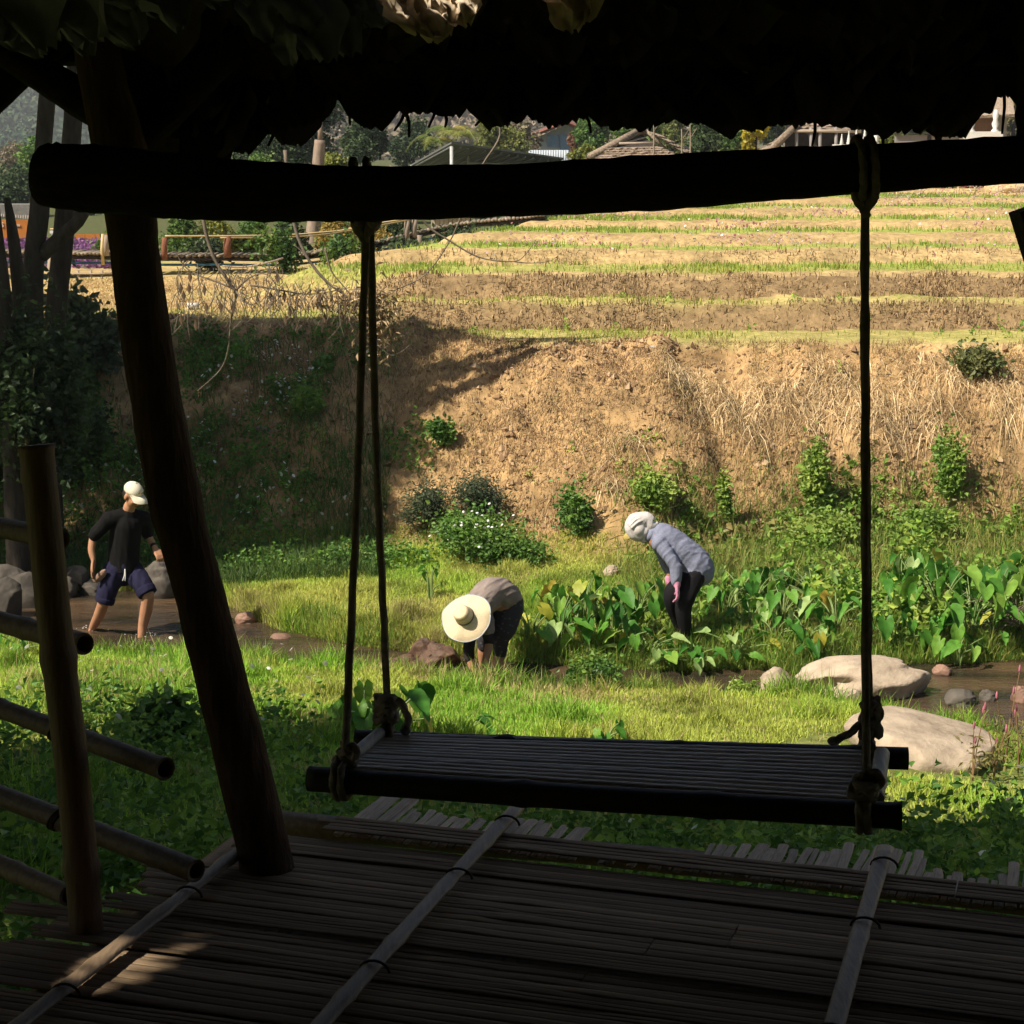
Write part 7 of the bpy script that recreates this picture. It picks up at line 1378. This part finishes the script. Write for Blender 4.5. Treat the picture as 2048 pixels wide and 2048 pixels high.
mb = MB(); limb(mb, [J(1014, 1198, 0.06), J(1000, 1187, 0.0), J(979, 1188, -0.08), J(958, 1212, -0.21), J(950, 1226, -0.26)], [0.140, 0.146, 0.142, 0.135, 0.11], n=16); limb(mb, [J(946, 1234, -0.24), J(942, 1262, -0.27)], [0.080, 0.068]); limb(mb, [J(968, 1226, -0.12), J(974, 1258, -0.16)], [0.085, 0.075])
fuse(mb, 'shirt', m_taupe, wom, 0.010, 3, 0.011, 20, 11, (0.75, 0.45, 0.45))
mb = MB(); limb(mb, [J(943, 1262, -0.27), J(938, 1295, -0.30), J(938, 1316, -0.32)], [0.058, 0.050, 0.046]); fuse(mb, 'sleeve', m_dsl, wom, 0.01, 3, 0.005, 12, 12)
mb = MB(); limb(mb, [J(974, 1258, -0.16), J(978, 1285, -0.20)], [0.055, 0.046]); fuse(mb, 'sleeve', m_dsl, wom, 0.01, 3)
mb = MB(); limb(mb, [J(1018, 1208, 0.06), J(1006, 1214, 0.08)], [0.140, 0.135], n=16); limb(mb, [J(1022, 1215, 0.04), J(1012, 1255, -0.04), J(1003, 1278, -0.05), J(999, 1308, -0.02)], [0.122, 0.098, 0.076, 0.062]); limb(mb, [J(1000, 1216, 0.12), J(980, 1252, 0.02), J(969, 1274, 0.0), J(968, 1290, 0.0)], [0.12, 0.098, 0.074, 0.066])
fuse(mb, 'leggings', m_legg, wom, 0.011, 3, 0.004, 10, 14)
hn = Vector((-0.32, -0.80, 0.54)).normalized(); Rk = Raxis(hn); hc = J(931, 1234, -0.42)
o = thing('straw_hat', 'x', 'x', hc); bpy.data.objects.remove(o)
mb = MB(); prof = [(0.082, 0.030), (0.090, 0.020), (0.13, 0.010), (0.18, -0.006), (0.222, -0.026), (0.226, -0.030), (0.220, -0.031), (0.18, -0.014), (0.13, 0.002), (0.090, 0.012)]
me = MB().lathe((0, 0, 0), prof, 48, None, 0, False).mesh('straw_hat', m_hat)
for v_ in me.vertices:
    rr_ = math.hypot(v_.co.x, v_.co.y); a = math.atan2(v_.co.y, v_.co.x); q = max(0, rr_-0.09)/0.136
    v_.co.z += q*(0.012*math.sin(2*a+0.6)+0.007*math.sin(5*a)+0.004*math.sin(9*a+1)); v_.co.x *= 1+0.04*q*math.sin(3*a); v_.co.y *= 1+0.04*q*math.cos(2*a)
hat = bpy.data.objects.new('straw_hat', me); put(hat, wom); hat.matrix_basis = Matrix.Translation(hc) @ Rk.to_4x4()
def inhat(name, mbx, mat):
    o = bpy.data.objects.new(name, mbx.mesh(name, mat)); put(o, hat); o.matrix_parent_inverse = Matrix.Identity(4); return o
inhat('crown', MB().lathe((0, 0, 0), [(0.086, 0.014), (0.084, 0.05), (0.076, 0.115), (0.066, 0.142), (0.055, 0.148), (0.0005, 0.147)], 32, None, 0, False), m_hat)
inhat('hat_band', MB().lathe((0, 0, 0), [(0.0865, 0.020), (0.0885, 0.022), (0.0875, 0.040), (0.0855, 0.042)], 32, None, 0, False), cloth('slate_band', (0.13, 0.15, 0.19)))
inhat('brim_binding', MB().tube([(0.226*math.cos(a)*(1+0.04*math.sin(3*a)), 0.226*math.sin(a)*(1+0.04*math.cos(2*a)), -0.028+0.012*math.sin(2*a+0.6)+0.007*math.sin(5*a)+0.004*math.sin(9*a+1)) for a in np.linspace(0, 2*math.pi, 65)], 0.004, 6), cloth('pale_blue_binding', (0.45, 0.50, 0.58)))

# --- the person in the blue shirt
p0 = gp(1372, 1290); BY = p0.y
J = lambda px, py, dy=0.0: at(px, py, BY+dy)
mb = MB()
Ls, Rs_ = head(mb, J(1274, 1056, 0.0), (-0.80, -0.15, -0.55), (-0.5, 0, 0.8), 0.98)
limb(mb, [J(1302, 1068), J(1288, 1062)], [0.055, 0.050])
limb(mb, [J(1386, 1138), J(1352, 1102), J(1318, 1076)], [0.125, 0.12, 0.115])
limb(mb, [J(1318, 1086, -0.13), J(1338, 1112, -0.18), J(1352, 1132, -0.20)], [0.046, 0.042, 0.036]); limb(mb, [J(1352, 1132, -0.20), J(1353, 1152, -0.21), J(1353, 1168, -0.21)], [0.036, 0.032, 0.025])
limb(mb, [J(1318, 1088, 0.13), J(1330, 1118, 0.15), J(1336, 1138, 0.15)], [0.044, 0.040, 0.034]); limb(mb, [J(1336, 1138, 0.15), J(1338, 1160, 0.12)], [0.034, 0.026])
e1 = Vector((J(1374, 1284).x, BY-0.02, p0.z+0.07)); e2 = Vector((J(1368, 1280).x, BY+0.16, p0.z+0.07))
limb(mb, [J(1388, 1150, -0.07), J(1374, 1185, -0.10), J(1366, 1214, -0.12)], [0.095, 0.075, 0.060]); limb(mb, [J(1366, 1214, -0.12), J(1369, 1250, -0.06), e1], [0.058, 0.052, 0.038])
limb(mb, [J(1380, 1150, 0.08), J(1358, 1172, 0.04), J(1342, 1192, 0.02)], [0.095, 0.075, 0.060]); limb(mb, [J(1342, 1192, 0.02), J(1354, 1235, 0.10), e2], [0.058, 0.052, 0.038])
for q in (e1, e2): limb(mb, [q+Vector((0.03, 0, -0.03)), q+Vector((-0.14, -0.02, -0.05))], [0.036, 0.026])
wb = fuse(mb, 'person', m_skin, None, 0.0075, 3); person(wb, 'person in white head scarf, blue grey shirt and pink gloves stooping on the bank')
face_bits(Ls, Rs_, wb, 0.98)
mb = MB(); limb(mb, [J(1398, 1142), J(1390, 1128), J(1356, 1098), J(1322, 1074), J(1308, 1070)], [0.145, 0.155, 0.150, 0.135, 0.09], n=16)
limb(mb, [J(1318, 1086, -0.12), J(1338, 1112, -0.17), J(1352, 1133, -0.19)], [0.074, 0.064, 0.058]); limb(mb, [J(1352, 1133, -0.19), J(1352, 1152, -0.20), J(1352, 1163, -0.20)], [0.058, 0.052, 0.046])
limb(mb, [J(1318, 1088, 0.12), J(1330, 1118, 0.15), J(1336, 1138, 0.15)], [0.070, 0.060, 0.052])
limb(mb, [J(1392, 1130, -0.06), J(1392, 1150, -0.06)], [0.10, 0.10]); limb(mb, [J(1402, 1128, 0.03), J(1400, 1146, 0.03)], [0.07, 0.075]); limb(mb, [J(1382, 1140, -0.08), J(1382, 1156, -0.08)], [0.075, 0.07])
sb = fuse(mb, 'shirt', m_blue2, wb, 0.010, 3, 0.010, 17, 21, (0.7, 0, 0.5))
mb = MB(); cdir = (J(1296, 1062)-J(1310, 1072)).normalized(); mb.lathe(J(1305, 1070), [(0.078, 0.0), (0.084, 0.02), (0.070, 0.055), (0.064, 0.055), (0.070, 0.0)], 18, Raxis(cdir)); mb.build('collar', m_blue2, sb)
mb = MB(); limb(mb, [J(1388, 1142), J(1378, 1152)], [0.14, 0.13], n=16)
limb(mb, [J(1388, 1152, -0.07), J(1374, 1186, -0.10), J(1367, 1214, -0.12), J(1370, 1250, -0.06), e1+Vector((0, 0, 0.02))], [0.112, 0.094, 0.080, 0.066, 0.052]); limb(mb, [J(1378, 1152, 0.08), J(1358, 1172, 0.04), J(1343, 1194, 0.02), J(1355, 1235, 0.10), e2+Vector((0, 0, 0.02))], [0.11, 0.094, 0.080, 0.066, 0.052])
fuse(mb, 'trousers', m_trs, wb, 0.011, 3, 0.006, 9, 23)
mb = MB(); limb(mb, [J(1353, 1160, -0.21), J(1354, 1170, -0.215)], [0.036, 0.034]); hand(mb, J(1354, 1168, -0.215), (0.08, -0.1, -1), (-0.8, 0.2, 0), 0.7, 1, 1.12); fuse(mb, 'glove', m_pink, wb, 0.007, 1, 0.002, 30, 3)
mb = MB(); limb(mb, [J(1337, 1156, 0.13), J(1338, 1164, 0.12)], [0.036, 0.034]); hand(mb, J(1338, 1162, 0.12), (0.0, -0.1, -1), (0.8, 0.2, 0), 0.7, -1, 1.1); fuse(mb, 'glove', m_pink, wb, 0.007, 1, 0.002, 30, 4)
mb = MB(); mb.ball(Ls(0, -0.010, 0.032), (0.086, 0.108, 0.098), Rs_, 20)              # cloth wrapped over a cap, hanging to the collar
limb(mb, [Ls(0, -0.04, 0.045), Ls(0, -0.11, 0.01), J(1304, 1050, 0.0), J(1313, 1047, 0.0)], [0.088, 0.080, 0.062, 0.022], n=16)
limb(mb, [Ls(0, 0.03, 0.03), Ls(0, 0.04, -0.03), Ls(0, 0.0, -0.09), J(1287, 1078, 0.0)], [0.078, 0.070, 0.062, 0.040], n=16)
for e in (-1, 1): mb.ball(Ls(e*0.048, -0.002, -0.012), (0.052, 0.062, 0.062), Rs_, 14); mb.ball(Ls(e*0.035, -0.03, -0.06), 0.052)
for i in range(9):                                                    # gathered pleats running back to the nape
    a = -1.35+2.7*i/8; mb.tube(smooth_path([Ls(0.085*math.sin(a), 0.055, 0.03+0.088*math.cos(a)*0.8), Ls(0.092*math.sin(a), -0.03, 0.034+0.100*math.cos(a)), Ls(0.070*math.sin(a), -0.105, 0.015+0.060*math.cos(a)), Ls(0.055*math.sin(a), -0.145, -0.02+0.05*math.cos(a))], 4), 0.010, 6)
fuse(mb, 'head_scarf', m_scarf, wb, 0.0065, 2, 0.0015, 40, 25, (0.55, 0.05, -0.75))
mb = MB(); mb.ball(J(1255, 1073, -0.02), (0.044, 0.034, 0.012), Raxis((-0.45, -0.85, 0.25), (0.8, -0.2, 0.5)), 14); mb.build('hat_brim', m_yel, wb)
mb = MB(); mb.ball(J(1303, 1060, 0.0), (0.038, 0.045, 0.028), None, 12); mb.build('hair', m_hair, wb)
# ------------------------------------------------------------------ the hazy air over the valley
mh = bpy.data.materials.new('valley_haze'); mh.use_nodes = True; t = mh.node_tree; t.nodes.remove(t.nodes['Principled BSDF'])
pv = N(t, 'ShaderNodeVolumePrincipled'); pv.inputs['Color'].default_value = (0.86, 0.92, 1.0, 1); pv.inputs['Density'].default_value = 0.00045; pv.inputs['Anisotropy'].default_value = 0.0
t.links.new(pv.outputs[0], t.nodes['Material Output'].inputs['Volume'])
mb = MB(); mb.box((0, 748, 90), (1830, 1530, 183)); hz_ = mb.build('haze', mh, None, False); props(hz_, 'pale blue haze in the valley air', None, None, 'stuff')
